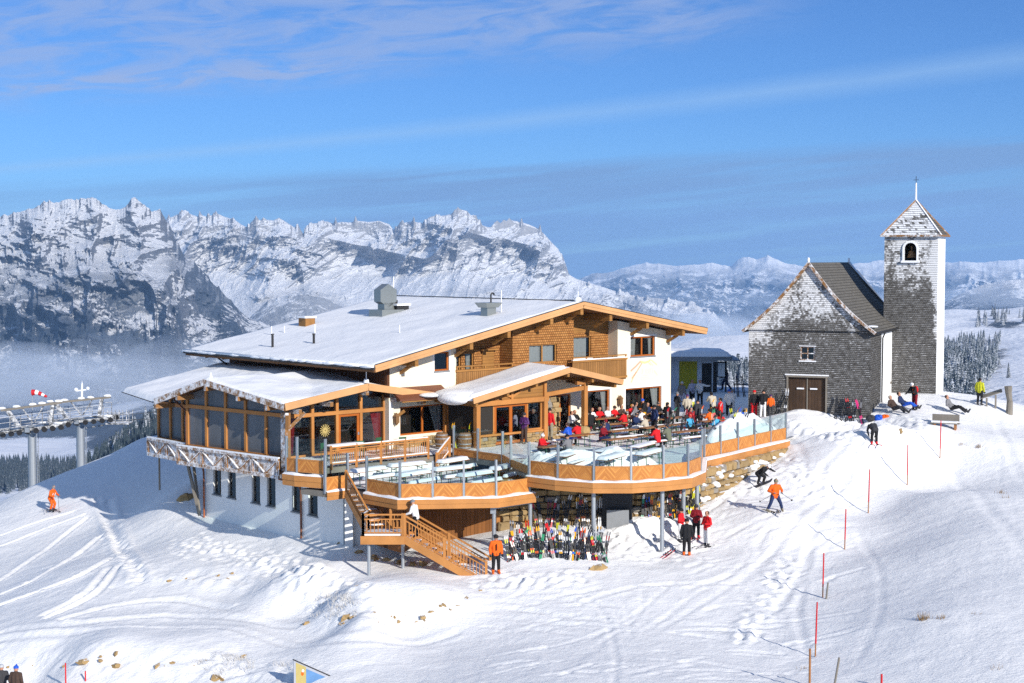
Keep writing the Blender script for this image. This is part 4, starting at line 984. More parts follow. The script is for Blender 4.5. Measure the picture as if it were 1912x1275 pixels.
# basement
BX=-8.95
def TB(p): return (BX+p[1],p[0],p[2])
bw=[(v-.42,v+.42) for v in (7.3,5.75,3.3,1.8,-.6,-2.1)]
mb=MB();holes=[(-b,-a,-2.65,-.95) for a,b in [(x0,x1) for x0,x1 in bw]]
wall_panel(mb,-8.5,4.75,-5.2,-.55,holes,0);mb.v=[(BX+y,-x,z) for x,y,z in mb.v]
mb.quad((BX,8.5,-5.2),(-2.4,8.5,-5.2),(-2.4,8.5,-.5),(BX,8.5,-.5));mb.quad((BX,-4.75,-5.2),(-7.9,-4.75,-5.2),(-7.9,-4.75,-.9),(BX,-4.75,-.9));mb.quad((-7.9,-4.75,-5.2),(-7.9,-3.6,-5.2),(-7.9,-3.6,-.9),(-7.9,-4.75,-.9))
mb.quad((-7.9,-3.6,-5.2),(-1.1,-3.6,-5.2),(-1.1,-3.6,-.3),(-7.9,-3.6,-.3))
mb.build('basement_wall',M['white'],house)
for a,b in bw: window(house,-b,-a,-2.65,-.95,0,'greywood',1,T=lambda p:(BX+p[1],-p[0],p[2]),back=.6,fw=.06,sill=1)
def pipe(pts,mat,r=.055):
    q=MB();q.path(pts,r,8);q.build('drainpipe',M[mat],house)
pipe([(-10.3,8.95,-.95),(-9.1,8.6,-1.2),(-9.08,8.52,-1.5),(-9.08,8.52,-2.3)],'copper');pipe([(-9.08,8.52,-2.3),(-9.08,8.52,-4.4)],'pipe')
pipe([(-9.5,.2,-.95),(-9.1,-.9,-1.1),(-9.05,-1.15,-1.4),(-9.05,-1.15,-4.3)],'copper')
pipe([(-9.7,10.6,2.5),(-9.75,9.3,2.0),(-9.95,8.9,1.7),(-9.95,8.9,0)],'copper',.045)
# ------------------------------------------------------------ sun terrace: decks, balustrades, stairs, retaining wall
def w2(p): p=Vector(p);return (p.x,p.y)
def ow(u,v): p=W(u,v);return (p.x,p.y)
terr=empty('sun_terrace',(2,80,0),0,'wide timber sun terrace on steel posts wrapped round the front of the restaurant','terrace')
TL=Vector((2,80,0))
def tb(mb,name,mat,parent,off=TL): 
    mb.v=[(p[0]-off.x,p[1]-off.y,p[2]-off.z) for p in mb.v];return mb.build(name,mat if not isinstance(mat,str) else M[mat],parent)
front=[atz(px,py,0) for px,py in ((988,885),(1042,892),(1109,897),(1178,897),(1238,893),(1284,888),(1308,878))]
jog=atz(1311,855,0);rend=atz(1467,820,0)
Eu=[ow(-1.15,-3.9),ow(-1.1,-8.0)]
upper=[w2(jog)]+[w2(rend)]+[ow(21.5,-5),ow(23.,0),ow(20.7,0),ow(-2.4,.0),ow(-2.4,.45),ow(-8.8,.45),ow(-11.0,-2.9),ow(-10.9,-3.65),ow(-1.15,-3.7)]+[Eu[0],Eu[1]]+[w2(p) for p in front]
mb=MB();mb.prism(upper,-.30,-.02);deck=tb(mb,'upper_deck','greywood',terr)
LZ=-.85
lowp=[(649,911),(685,917)];low=[atz(607,917,LZ),atz(649,912,LZ),atz(685,919,LZ),atz(747,930,LZ),atz(808,929,LZ),atz(866,928,LZ),atz(926,927,LZ),atz(988,918,LZ)]
lower=[w2(p) for p in low]+[w2(front[0]+Vector((.05,.3,0))),ow(-1.25,-8),ow(-1.25,-3.75),ow(-10.8,-3.75)]
mb=MB();mb.prism(lower,LZ-.3,LZ-.02);tb(mb,'lower_deck','greywood',terr)
def flat_snow(name,poly,z,amp,parent,st=.22,seed=0,off=TL):
    xs=[p[0] for p in poly];ys=[p[1] for p in poly]
    X,Y=np.meshgrid(np.arange(min(xs),max(xs)+st,st),np.arange(min(ys),max(ys)+st,st))
    ins=np.zeros(X.shape,bool);n=len(poly)
    for i in range(n):
        x1,y1=poly[i];x2,y2=poly[(i+1)%n]
        c=((y1>Y)!=(y2>Y))&(X<(x2-x1)*(Y-y1)/(y2-y1+1e-12)+x1);ins^=c
    Z=z+.02+amp*(fbm(X*.6,Y*.6,3,seed)*.6+.4)+.03*fbm(X*2.2,Y*2.2,3,seed+5)+.045*ridged(X*1.2,Y*1.2,3,seed+7)*.6
    o=masked_sheet(name,X-off.x,Y-off.y,Z,ins,'snow',parent);return o
flat_snow('trodden_snow',upper,0,.03,terr,.2,3)
flat_snow('deep_snow',lower,LZ,.10,terr,.2,8)
# ---- fascia beams and the strip of snow on them
def edge_beam(pts,z,out,h,name='edge_beam'):
    """boarded fascia following the deck edge, set out a little, with a snowy ledge behind the top"""
    P=[Vector((p[0],p[1],0)) for p in pts];mb=MB();sn=MB();nrm=[]
    for i,p in enumerate(P):
        a=P[max(0,i-1)];b=P[min(len(P)-1,i+1)];d=(b-a).normalized();nrm.append(Vector((d.y,-d.x,0)))
    for i in range(len(P)-1):
        a,b=P[i]+nrm[i]*out,P[i+1]+nrm[i+1]*out
        for k,(z0,z1) in enumerate(((z-h,z-h*.5-.01),(z-h*.5,z))):
            o2=.02*(1-k)
            mb.add([a-nrm[i]*(.08)+Vector((0,0,z0)),a+nrm[i]*(.0-o2)+Vector((0,0,z0)),b-nrm[i+1]*o2+Vector((0,0,z0)),b-nrm[i+1]*.08+Vector((0,0,z0)),
                a-nrm[i]*.08+Vector((0,0,z1)),a-nrm[i]*o2+Vector((0,0,z1)),b-nrm[i+1]*o2+Vector((0,0,z1)),b-nrm[i+1]*.08+Vector((0,0,z1))],[(1,2,6,5),(0,4,7,3),(4,5,6,7),(0,3,2,1),(0,1,5,4),(2,3,7,6)])
        k=6
        for j in range(k):
            q0=a.lerp(b,j/k);q1=a.lerp(b,(j+1)/k);n0=nrm[i];u0=.05+.03*math.sin(q0.x*5);u1=.05+.03*math.sin(q1.x*5)
            sn.quad(q0-n0*.01+Vector((0,0,z+.002)),q1-n0*.01+Vector((0,0,z+.002)),q1-n0*.04+Vector((0,0,z+u1)),q0-n0*.04+Vector((0,0,z+u0)))
            sn.quad(q0-n0*.04+Vector((0,0,z+u0)),q1-n0*.04+Vector((0,0,z+u1)),q1-n0*(out+.05)+Vector((0,0,z+u1+.05)),q0-n0*(out+.05)+Vector((0,0,z+u0+.05)))
    o=tb(mb,name,'orange',terr);tb(sn,'ledge_snow','snow_trim',o);return o
ext=Vector((front[0].x,front[0].y,0))
edge_beam([w2(p) for p in front]+[w2(jog)],-.08,.28,.5)
edge_beam([w2(jog+Vector((.0,-.3,0))),w2(rend)],-.08,.28,.55)
edge_beam([w2(p) for p in low[2:]]+[(low[-1].x+.25,low[-1].y+.1)],LZ-.05,.26,.46)
edge_beam([w2(low[0]),w2(low[1])],LZ-.05,.2,.4)
edge_beam([ow(-11.1,-2.7),ow(-11.0,-3.6),w2(low[0]+Vector((-.1,.3,0)))],-.2,.12,.55)
# steel columns and cross beams
def column(px,py,ztop,r=.105):
    p=ground(px,py,66,84);return p
mb=None
for (px,pyt,X_,Y_,zt_) in [(1109,917,None,None,-.55),(1240,905,None,None,-.5),(1288,900,None,None,-.5),(1308,895,None,None,-.5)]:
    e=atz(px,885,0)if False else None
cols=[(front[2]+Vector((0,.35,0)),-.5),(front[4]+Vector((0,.35,0)),-.5),(front[5]+Vector((.1,2.6,0)),-.5),(front[6]+Vector((-.1,.5,0)),-.5),(low[-1]+Vector((.05,.15,0)),LZ-.4),(low[6]+Vector((-.1,.25,0)),LZ-.55)]
for p,zt_ in cols:
    mb=MB();g_=gz(p.x,p.y);mb.tube((p.x,p.y,g_-.3),(p.x,p.y,zt_),.105,.105,14);tb(mb,'steel_column','steel',terr)
mb=MB();a=low[6]+Vector((-.1,.25,0));b=low[-1]+Vector((.05,.15,0));mb.bar((a.x-.1,a.y,LZ-.56),(b.x,b.y,LZ-.5),.14,.2);mb.box(a.x-.17,a.x+.1,a.y-.13,a.y+.13,LZ-.85,LZ-.36)
for p in (front[2],front[4]): mb.bar((p.x,p.y+.1,-.45),(p.x+.3,p.y+5,-.45),.12,.22)
mb.v=[(q[0]-TL.x,q[1]-TL.y,q[2]-TL.z) for q in mb.v];build_parts(mb,'steel_beam',M['steel'],terr)
mb=MB()  # wall of boards closing the space under the lower deck
a,b=Vector((-5.6,75.3,0)),Vector((-.75,74.75,0))
mb.add([(a.x,a.y,-4.4),(b.x,b.y,-4.2),(b.x,b.y,LZ-.3),(a.x,a.y,LZ-.3)],[(0,1,2,3)])
c=low[3]+Vector((.1,.4,0));mb.add([(low[2].x+.1,low[2].y+.2,-3.4),(c.x,c.y,-3.6),(c.x,c.y,LZ-.3),(low[2].x+.1,low[2].y+.2,LZ-.3)],[(0,1,2,3)])
mb.add([(c.x,c.y,-3.6),(a.x+1,a.y,-3.6),(a.x+1,a.y,LZ-.3),(c.x,c.y,LZ-.3)],[(0,1,2,3)])
tb(mb,'board_screen','board',terr)
mb=MB();mb.box(b.x-.02,b.x+.2,b.y-.1,b.y+.05,-4.,LZ-.3);tb(mb,'corner_post','orange_v',terr)
mb=MB();mb.box(4.5,6.0,74.9,76.2,-3.6,-.35);dk=tb(mb,'service_shaft','black',terr);mb=MB();mb.box(4.7,5.8,74.6,74.87,-3.2,-1.9);tb(mb,'shaft_hatch','grey',dk)
# retaining wall of rough stone
rw=empty('stone_retaining_wall',(8,77,-2),0,'rough brown rubble retaining wall under the terrace edge with snow in its joints','wall')
mb=MB();off=Vector((8,77,-2))
pl=[(-.55,74.7),(1.5,75.1),(4.4,75.5),(7.2,76.1),(9.2,77.7),(10.4,79.6),(12.2,82.3),(14.2,85.2),(16.3,88.6),(16.6,89.2)]
Ls=[0]
for p,q in zip(pl,pl[1:]): Ls.append(Ls[-1]+math.dist(p,q))
def along(s):
    for i in range(len(pl)-1):
        if s<=Ls[i+1] or i==len(pl)-2:
            t=(s-Ls[i])/(Ls[i+1]-Ls[i]);return (pl[i][0]+(pl[i+1][0]-pl[i][0])*t,pl[i][1]+(pl[i+1][1]-pl[i][1])*t)
random.seed(5)
rubble(mb,pl,lambda s:gz(*along(s))-.5,lambda s:-.42,.52,depth=.3)
back=MB()
for p,q in zip(pl,pl[1:]): back.quad((p[0],p[1]+.06,-5),(q[0]-.05,q[1]+.06,-5),(q[0]-.05,q[1]+.06,-.35),(p[0],p[1]+.06,-.35))
tb(mb,'rubble',M['stone'],rw,off);tb(back,'wall_core',M['barrel'],rw,off)
mb=MB()
for k in range(22):
    s=random.uniform(Ls[4],Ls[-1]);x,y=along(s);zb=gz(x,y);z=random.uniform(zb+.2,-.55)
    if z>-.55: continue
    mb.ball((x+.22,y-.26,z),random.uniform(.08,.2),0,8,(1.3,.7,.7),.3)
tb(mb,'lodged_snow','snow_trim',rw,off)
# ---- balustrades
def chevron_mat(name,sgn=1):
    n=N(name);s=n.sep(n.c.outputs['Object'])
    a=n.math('ADD',n.math('MULTIPLY',n.math('ABSOLUTE',n.math('SUBTRACT',n.math('FRACT',n.math('MULTIPLY',s[0],1.05)),.5)),1.0),n.math('MULTIPLY',s[2],.9))
    k=n.math('MULTIPLY',a,9.);fr_=n.math('FRACT',k);fl=n.math('FLOOR',k);w=n.n('ShaderNodeTexWhiteNoise',noise_dimensions='1D');n.l(n.math('ADD',fl,n.math('MULTIPLY',n.math('FLOOR',n.math('MULTIPLY',s[0],2.1)),13.)),w.inputs['W'])
    c=n.mix(w.outputs['Value'],(.62,.27,.065),(.44,.16,.035));c=n.mix(n.math('MULTIPLY',n.math('LESS_THAN',fr_,.1),.6),c,(.16,.055,.015))
    n.base(c,.55,.3);return n.m
M['chevron']=chevron_mat('chevron_boards')
def glass_run(pts,z,label,top=1.62,kick=.62,foot=-.0,panels=True,split=None,snow=True):
    """steel posts at every point with a boarded panel below and a glass pane above"""
    P=[Vector((p[0],p[1],z)) for p in pts]
    root=empty('glass_balustrade',P[0],0,label,'balustrade','glass balustrades round the terrace')
    for p in P:
        m=MB();q=p-P[0];m.box(-.045,.045,-.06,.06,foot-.12,top);o=m.build('post',M['steel'],root);o.location=q
        d=(P[min(len(P)-1,P.index(p)+1)]-P[max(0,P.index(p)-1)]);o.rotation_euler=(0,0,math.atan2(d.y,d.x))
    for a,b in zip(P,P[1:]):
        d=b-a;ln=d.length-.12;an=math.atan2(d.y,d.x);m=MB();w_=.05
        if panels:
            m.box(w_,ln-w_,-.02,.02,.05,kick);o=m.build('boarded_panel',M['chevron'],root);o.location=a-P[0]+d.normalized()*.06;o.rotation_euler=(0,0,an)
            f=MB();f.box(0,ln,-.035,.035,kick,kick+.06);f.box(0,ln,-.035,.035,0,.05);f.box(0,w_,-.034,.034,.05,kick);f.box(ln-w_,ln,-.034,.034,.05,kick);f.build('panel_frame',M['orange'],o)
        zb=kick+.08 if panels else .12
        g=MB();k=8;tops=[top-.05-.05*math.sin(i/k*math.pi*.9+a.x) for i in range(k+1)]
        for i in range(k):
            x0,x1=ln*i/k,ln*(i+1)/k
            g.add([(x0,-.006,zb),(x1,-.006,zb),(x1,-.006,tops[i+1]),(x0,-.006,tops[i]),(x0,.006,zb),(x1,.006,zb),(x1,.006,tops[i+1]),(x0,.006,tops[i])],[(0,1,2,3),(5,4,7,6),(3,2,6,7)])
        o=g.build('glass_pane',M['railglass'],root);o.location=a-P[0]+d.normalized()*.06;o.rotation_euler=(0,0,an)
    return root
fp=[w2(p) for p in front]
glass_run(fp[0:5],0,'glass balustrade with chevron panels along the curved front of the terrace above the ski rack',1.6)
glass_run(fp[4:]+[w2(jog)],0,'short glass balustrade on the right corner of the terrace bastion above the steel posts',1.55)
glass_run([w2(jog.lerp(rend,t)) for t in (.02,.2,.4,.6,.8,1.)],0,'glass balustrade along the stone wall towards the chapel at the right end',1.55)
glass_run([ow(-1.1,-4.0),ow(-1.1,-6.0),ow(-1.05,-7.9),(front[0].x-.9,front[0].y+2.6),w2(front[0])],0,'glass balustrade stepping between the upper terrace and the lower snowy deck',1.6,.32)
glass_run([w2(p) for p in low[2:]],LZ,'glass balustrade round the lower deck of snow-laden tables',1.78)
glass_run([w2(low[0]),w2(low[1])],LZ,'short glass balustrade beside the top of the timber stairs',1.78)
glass_run([ow(-11.0,-2.8),ow(-10.9,-3.6),w2(low[0]+Vector((0,.25,0)))],-.05,'rimed glass balustrade at the corner of the winter garden',1.75,.6)
# timber rails
def timber_rail(p0,p1,n,label,z0=0.,z1=0.,h=1.02,bal=.13,snow=True,group='timber railings'):
    p0=Vector((p0[0],p0[1],z0));p1=Vector((p1[0],p1[1],z1));root=empty('timber_railing',p0,0,label,'railing',group)
    d=p1-p0
    for i in range(n+1):
        m=MB();q=d*(i/n);m.box(q.x-.06,q.x+.06,q.y-.06,q.y+.06,q.z-.12,q.z+h+.07);m.build('post',M['orange_v'],root)
    m=MB();up=Vector((0,0,1))
    m.bar(up*(h-.02),d+up*(h-.02),.1,.075);m.bar(up*(h-.16),d+up*(h-.16),.045,.05);m.bar(up*.17,d+up*.17,.05,.07);m.build('rails',M['orange'],root)
    m=MB();k=int(d.length/bal)
    for i in range(1,k):
        q=d*(i/k);m.box(q.x-.018,q.x+.018,q.y-.018,q.y+.018,q.z+.19,q.z+h-.17)
    m.build('balusters',M['orange_v'],root)
    if snow:
        m=MB();m.bar(up*(h+.04),d+up*(h+.04),.09,.05);m.bar(up*.23,d+up*.23,.04,.05);m.build('snow',M['snow_trim'],root)
    return root
timber_rail(ow(-8.9,-3.68),ow(-2.6,-3.68),4,'long timber railing with snow on its rail in front of the winter garden')
timber_rail(ow(-2.2,-3.9),ow(-1.3,-3.9),1,'short sloping timber handrail beside the barrels',LZ+.1,.05,.9)
# ---- main stairs
sx0=low[1].lerp(low[2],.5);ld=Vector((-5.95,71.35,-2.45))
stairs=empty('timber_staircase',(-5,72,-2.4),0,'orange timber outdoor staircase with a landing leading down to the ski rack','staircase')
SO=Vector((-5,72,-2.4))
def flight(a,b,width,n,name):
    """treads from a (top) to b (bottom), stringers both sides"""
    d=Vector((b.x-a.x,b.y-a.y,0));run=d.length;d.normalize();s=Vector((d.y,-d.x,0));dz=(b.z-a.z)
    t=MB();sn=MB()
    for i in range(n):
        c=a+d*(run*(i+.5)/n)+Vector((0,0,dz*(i+1)/n));e=d*(run/n*.52);w_=s*(width/2-.04)
        vs=[c-e-w_,c+e-w_,c+e+w_,c-e+w_];t.add([p-Vector((0,0,.05)) for p in vs]+vs,[(0,1,2,3),(7,6,5,4),(0,4,5,1),(1,5,6,2),(2,6,7,3),(3,7,4,0)])
        vs=[c-e*.8-w_*.9,c+e*.7-w_*.9,c+e*.7+w_*.85,c-e*.8+w_*.85];sn.add([p+Vector((0,0,.004)) for p in vs]+[p.lerp(c,.15)+Vector((0,0,.05)) for p in vs],[(7,6,5,4),(0,4,5,1),(1,5,6,2),(2,6,7,3),(3,7,4,0)])
    m=MB()
    for k in (-1,1):
        m.bar(a+s*k*width/2+Vector((0,0,-.12)),b+s*k*width/2+Vector((0,0,-.12)),.06,.36)
    f=tb(m,name,'orange',stairs,SO);tb(t,'treads','orange',f,SO) if False else None
    o=tb(t,'treads','orange',f,SO);o2=tb(sn,'snow_on_treads','snow_trim',f,SO);return d,s
ta=Vector((sx0.x,sx0.y,LZ));tb_=Vector((-6.35,71.95,-2.45))
d1,s1=flight(ta,tb_,1.25,8,'upper_stringers')
la,lb=Vector((-5.05,71.3,-2.45)),Vector((-1.12,70.75,-4.62))
d2,s2=flight(la,lb,1.35,11,'lower_stringers')
mb=MB();mb.prism([(-7.05,70.62),(-5.05,70.62),(-5.05,72.05),(-7.05,72.05)],-2.56,-2.46);mb.box(-7.05,-5.05,70.55,70.62,-2.85,-2.46);mb.box(-7.12,-7.05,70.55,72.05,-2.85,-2.46);tb(mb,'landing','orange',stairs,SO)
mb=MB();mb.box(-6.95,-5.1,70.7,71.95,-2.455,-2.36);tb(mb,'landing_snow','snow_trim',stairs,SO)
for x,y in ((-6.75,70.85),(-5.2,71.6)):
    mb=MB();mb.tube((x,y,gz(x,y)-.3),(x,y,-2.55),.08,.08,12);tb(mb,'steel_post','steel',stairs,SO)
def stair_rail(a,b,name='stair_railing',n=2,h=1.0,mat='orange_v'):
    d=b-a;m=MB();up=Vector((0,0,1))
    for i in range(n+1):
        q=a+d*(i/n);m.box(q.x-.06,q.x+.06,q.y-.06,q.y+.06,q.z-.32,q.z+h+.06)
    m.bar(a+up*h,b+up*h,.09,.07);m.bar(a+up*(h-.22),b+up*(h-.22),.05,.05);m.bar(a+up*.14,b+up*.14,.05,.06)
    k=int(d.length/.17)
    for i in range(1,k):
        q=a+d*(i/k);m.box(q.x-.018,q.x+.018,q.y-.018,q.y+.018,q.z+.15,q.z+h-.22)
    return tb(m,name,mat,stairs,SO)
stair_rail(la-s2*(-.62)+Vector((0,0,0)),lb-s2*(-.62),n=2);stair_rail(la-s2*.62,lb-s2*.62,n=2)
stair_rail(Vector((-7.0,70.66,-2.45)),Vector((-5.05,70.66,-2.45)),n=1)
stair_rail(ta+s1*.58,tb_+s1*.58,n=1);stair_rail(tb_+s1*.58,Vector((-7.0,70.66,-2.45)),n=1,mat='rimewood')
stair_rail(Vector((-4.95,72.0,-2.45)),Vector((-5.8,72.0,-2.45)),n=1)
# concrete pier under the stairs' head
mb=MB();p=low[1];mb.box(p.x-.15,p.x+.25,p.y+.0,p.y+.5,-4.6,LZ-.3);mb.box(p.x+.25,p.x+2.2,p.y+.4,p.y+.6,-4.6,LZ-.3);tb(mb,'masonry_pier','white',terr)
# ------------------------------------------------------------ shingled chapel and its bell tower
CAng=R(-23.6)
CA=Vector((15.3,97.8,.3))
def frost_front(n,v,s,rnd,k):
    a=n.noise(v,.55,5,.65);z=s[2]
    # rime: most of the gable, the left edge, fading out of the sheltered lower wall
    g1=n.n('ShaderNodeMapRange',interpolation_type='SMOOTHSTEP');n.l(z,g1.inputs[0]);g1.inputs[1].default_value=3.4;g1.inputs[2].default_value=8.2
    lft=n.n('ShaderNodeMapRange',interpolation_type='SMOOTHSTEP');n.l(s[0],lft.inputs[0]);lft.inputs[1].default_value=2.6;lft.inputs[2].default_value=-.2
    zz=n.n('ShaderNodeMapRange');n.l(z,zz.inputs[0]);zz.inputs[1].default_value=2.;zz.inputs[2].default_value=6.
    f=n.math('ADD',n.math('MULTIPLY',g1.outputs[0],.62),n.math('MULTIPLY',n.math('MULTIPLY',lft.outputs[0],zz.outputs[0]),.62))
    f=n.math('ADD',f,n.math('MULTIPLY',n.math('SUBTRACT',a,.5),1.7));f=n.math('ADD',f,n.math('MULTIPLY',n.math('SUBTRACT',rnd,.5),.30))
    patch=n.math('MULTIPLY',n.math('SUBTRACT',f,.40),4.,clamp=True)
    patch=n.math('MULTIPLY',patch,n.math('MULTIPLY_ADD',n.math('GREATER_THAN',k,.22),.72,.2))
    # loose flecks of snow caught on the butts of single rows
    fl=n.math('MULTIPLY',n.math('GREATER_THAN',n.math('ADD',rnd,n.math('MULTIPLY',f,.5)),.88),n.math('LESS_THAN',k,.30))
    fl=n.math('MULTIPLY',fl,n.math('GREATER_THAN',n.noise(v,3,4,.7),.5))
    return n.math('MAXIMUM',patch,n.math('MULTIPLY_ADD',fl,.38,n.math('MULTIPLY',n.math('LESS_THAN',k,.3),n.math('MULTIPLY',n.math('SUBTRACT',n.noise(v,3.2,6,.75),.40),1.9,clamp=True))))
def frost_tower(n,v,s,rnd,k):
    a=n.noise(v,.7,5,.65);z=s[2]
    g1=n.n('ShaderNodeMapRange',interpolation_type='SMOOTHSTEP');n.l(z,g1.inputs[0]);g1.inputs[1].default_value=6.6;g1.inputs[2].default_value=10.2
    rt=n.n('ShaderNodeMapRange',interpolation_type='SMOOTHSTEP');n.l(s[0],rt.inputs[0]);rt.inputs[1].default_value=2.9;rt.inputs[2].default_value=3.5
    rz=n.n('ShaderNodeMapRange',interpolation_type='SMOOTHSTEP');n.l(z,rz.inputs[0]);rz.inputs[1].default_value=3.6;rz.inputs[2].default_value=5.5
    f=n.math('ADD',n.math('MULTIPLY',g1.outputs[0],.62),n.math('MULTIPLY',n.math('MULTIPLY',rt.outputs[0],rz.outputs[0]),.55))
    f=n.math('ADD',f,n.math('MULTIPLY',n.math('SUBTRACT',a,.5),1.7));f=n.math('ADD',f,n.math('MULTIPLY',n.math('SUBTRACT',rnd,.5),.30))
    patch=n.math('MULTIPLY',n.math('MULTIPLY',n.math('SUBTRACT',f,.36),4.,clamp=True),n.math('MULTIPLY_ADD',n.math('GREATER_THAN',k,.22),.72,.2))
    fl=n.math('MULTIPLY',n.math('MULTIPLY',n.math('GREATER_THAN',rnd,.88),n.math('LESS_THAN',k,.3)),n.math('GREATER_THAN',n.noise(v,3,4,.7),.5))
    return n.math('MAXIMUM',patch,n.math('MULTIPLY_ADD',fl,.38,n.math('MULTIPLY',n.math('LESS_THAN',k,.3),n.math('MULTIPLY',n.math('SUBTRACT',n.noise(v,3.2,6,.75),.40),1.9,clamp=True))))
G1,G2,GM=(.145,.138,.128),(.062,.058,.054),(.018,.017,.016)
M['ch_front']=shingle('rimed_grey_shingles',G1,G2,GM,.12,.12,frost_front)
M['ch_side']=shingle('grey_shingles',G1,G2,GM,.15,.145,lambda n,v,s,rnd,k:n.math('MULTIPLY',n.math('MULTIPLY',n.math('GREATER_THAN',rnd,.9),n.math('LESS_THAN',k,.25)),.4))
M['tw_front']=shingle('rimed_tower_shingles',G1,G2,GM,.12,.12,frost_tower)
M['tw_gable']=shingle('rimed_roof_shingles',G1,G2,GM,.15,.145,lambda n,v,s,rnd,k:n.math('MULTIPLY',n.math('MULTIPLY',n.math('SUBTRACT',n.math('ADD',n.math('ADD',n.noise(v,1.1,5,.65),.16),n.math('MULTIPLY',n.math('SUBTRACT',rnd,.5),.35)),.46),6.,clamp=True),n.math('MULTIPLY_ADD',n.math('GREATER_THAN',k,.22),.7,.25)))
M['ch_roof']=shingle('mossy_roof_shingles',(.20,.188,.165),(.13,.122,.108),(.03,.026,.02),.14,.17)
ch=empty('chapel',CA,CAng,'small old chapel with dark shingles half covered in rime and a steep roof','chapel')
CW,CL,CE,CAz=7.8,12.6,5.75,10.03
CM=CW/2
mb=MB();wall_panel(mb,0,CW,-1.2,CE,[(2.6,5.0,-1.0,2.72),(3.36,4.3,3.8,4.7)],0);mb.build('front_wall',M['ch_front'],ch)
mb=MB();mb.quad((CW,0,-1.2),(CW,3.6,-1.2),(CW,3.6,CE),(CW,0,CE));mb.build('side_shingles',M['ch_side'],ch)
mb=MB();mb.quad((CW+.02,3.6,-1.2),(CW+.02,11.9,-1.2),(CW+.02,11.9,CE),(CW+.02,3.6,CE));mb.quad((CW,3.6,-1.2),(CW+.02,3.6,-1.2),(CW+.02,3.6,CE),(CW,3.6,CE));mb.quad((0,0,-1.2),(0,CL,-1.2),(0,CL,CE),(0,0,CE));mb.build('white_wall',M['white'],ch)
mb=MB();mb.quad((0,CL,-1.2),(CW,CL,-1.2),(CW,CL,CE),(0,CL,CE));mb.add([(0,CL-.4,CE),(CW,CL-.4,CE),(CM,CL-.4,CAz)],[(0,1,2)]);mb.build('rear_wall',M['ch_side'],ch)
# gable triangle with flared eaves
def prof(x):
    t=abs(x-CM)/(CM+.32);z=CAz-(CAz-CE)*(t-.14*math.sin(math.pi*t)**1.0+.03*t);  return z+.02
def prof2(t): # t 0 apex .. 1 eave ; concave bell-cast line
    return CAz-(CAz-CE+.12)*(t+.085*math.sin(math.pi*t))
mb=MB();N_=10
for sgn in (-1,1):
    for i in range(N_):
        t0,t1=i/N_,(i+1)/N_
        x0=CM+sgn*(CM+.28)*t0;x1=CM+sgn*(CM+.28)*t1;z0,z1=prof2(t0)-.1,prof2(t1)-.1
        y0=-.12-.12*t0;b=CE-.03
        mb.quad((x0,-.16,b),(x1,-.16,b),(x1,-.16,max(b,z1)),(x0,-.16,z0))
mb.quad((-.3,-.16,CE-.03),(CW+.3,-.16,CE-.03),(CW+.3,0.,CE-.03),(-.3,0.,CE-.03))
mb.build('gable',M['ch_front'],ch)
rf=None
mb=MB()
for sgn in (-1,1):
    for i in range(N_):
        t0,t1=i/N_,(i+1)/N_
        x0=CM+sgn*(CM+.34)*t0;x1=CM+sgn*(CM+.34)*t1
        mb.quad((x0,-.3,prof2(t0)),(x0,CL+.1,prof2(t0)),(x1,CL+.1,prof2(t1)),(x1,-.3,prof2(t1)));mb.quad((x0,-.3,prof2(t0)-.12),(x1,-.3,prof2(t1)-.12),(x1,CL+.1,prof2(t1)-.12),(x0,CL+.1,prof2(t0)-.12))
rf=mb.build('roof',M['ch_roof'],ch)
mb=MB()
for y in (-.32,CL+.1):
    for sgn in (-1,1):
        for i in range(N_):
            t0,t1=i/N_,(i+1)/N_
            mb.bar((CM+sgn*(CM+.34)*t0,y,prof2(t0)-.03),(CM+sgn*(CM+.34)*t1,y,prof2(t1)-.03),.16,.17)
build_parts(mb,'rimed_verge',M['rimewood'],rf)
mb=MB();
for sgn in(1,):
    pts=[(CM+sgn*(CM+.34)*t,CL-.05,prof2(t)+.05) for t in np.linspace(0,1,12)]
    for a,b in zip(pts,pts[1:]): mb.bar(a,b,.42,.12,up=(0,0,1))
mb.ball((CM,-.32,CAz+.15),.09,0,8,(1,1,2.));mb.ball((CM,CL+.05,CAz+.15),.09,0,8,(1,1,2.));mb.ball((CW-.1,.7,CE+.25),.5,0,10,(.9,1.1,.16),.1);mb.build('verge_snow',M['snow_trim'],rf)
mb=MB();mb.bar((CW+.38,-.2,CE-.12),(CW+.38,CL,CE-.12),.1,.1);mb.path([(CW+.3,3.6,CE-.15),(CW+.12,3.55,CE-.6),(CW+.1,3.55,-1.)],.05);mb.build('gutter',M['black'],rf)
# door and window
mb=MB();mb.box(2.6,5.0,.12,.18,-1.0,2.72)
dr=mb.build('barn_door',M['olddoor'],ch)
mb=MB();mb.box(2.5,2.6,-.05,.12,-1.,2.72);mb.box(5.0,5.1,-.05,.12,-1.,2.72);mb.box(2.45,5.15,-.06,.12,2.72,2.84);mb.box(3.78,3.84,.08,.12,-1.,2.7);mb.build('door_frame',M['greywood'],dr)
mb=MB();mb.box(2.4,5.2,-.08,.1,2.842,2.92);mb.box(3.15,3.6,.04,.119,1.95,2.04);mb.box(4.0,4.45,.04,.119,1.95,2.04);mb.build('snow_on_door',M['snow_trim'],dr)
mb=MB();mb.box(3.36,4.3,.04,.1,4.62,4.7);mb.box(3.36,4.3,.04,.1,3.8,3.88);mb.box(3.36,3.44,.04,.1,3.88,4.62);mb.box(4.22,4.3,.04,.1,3.88,4.62);mb.box(3.8,3.86,.04,.1,3.88,4.62);mb.box(3.44,4.22,.045,.095,4.22,4.28)
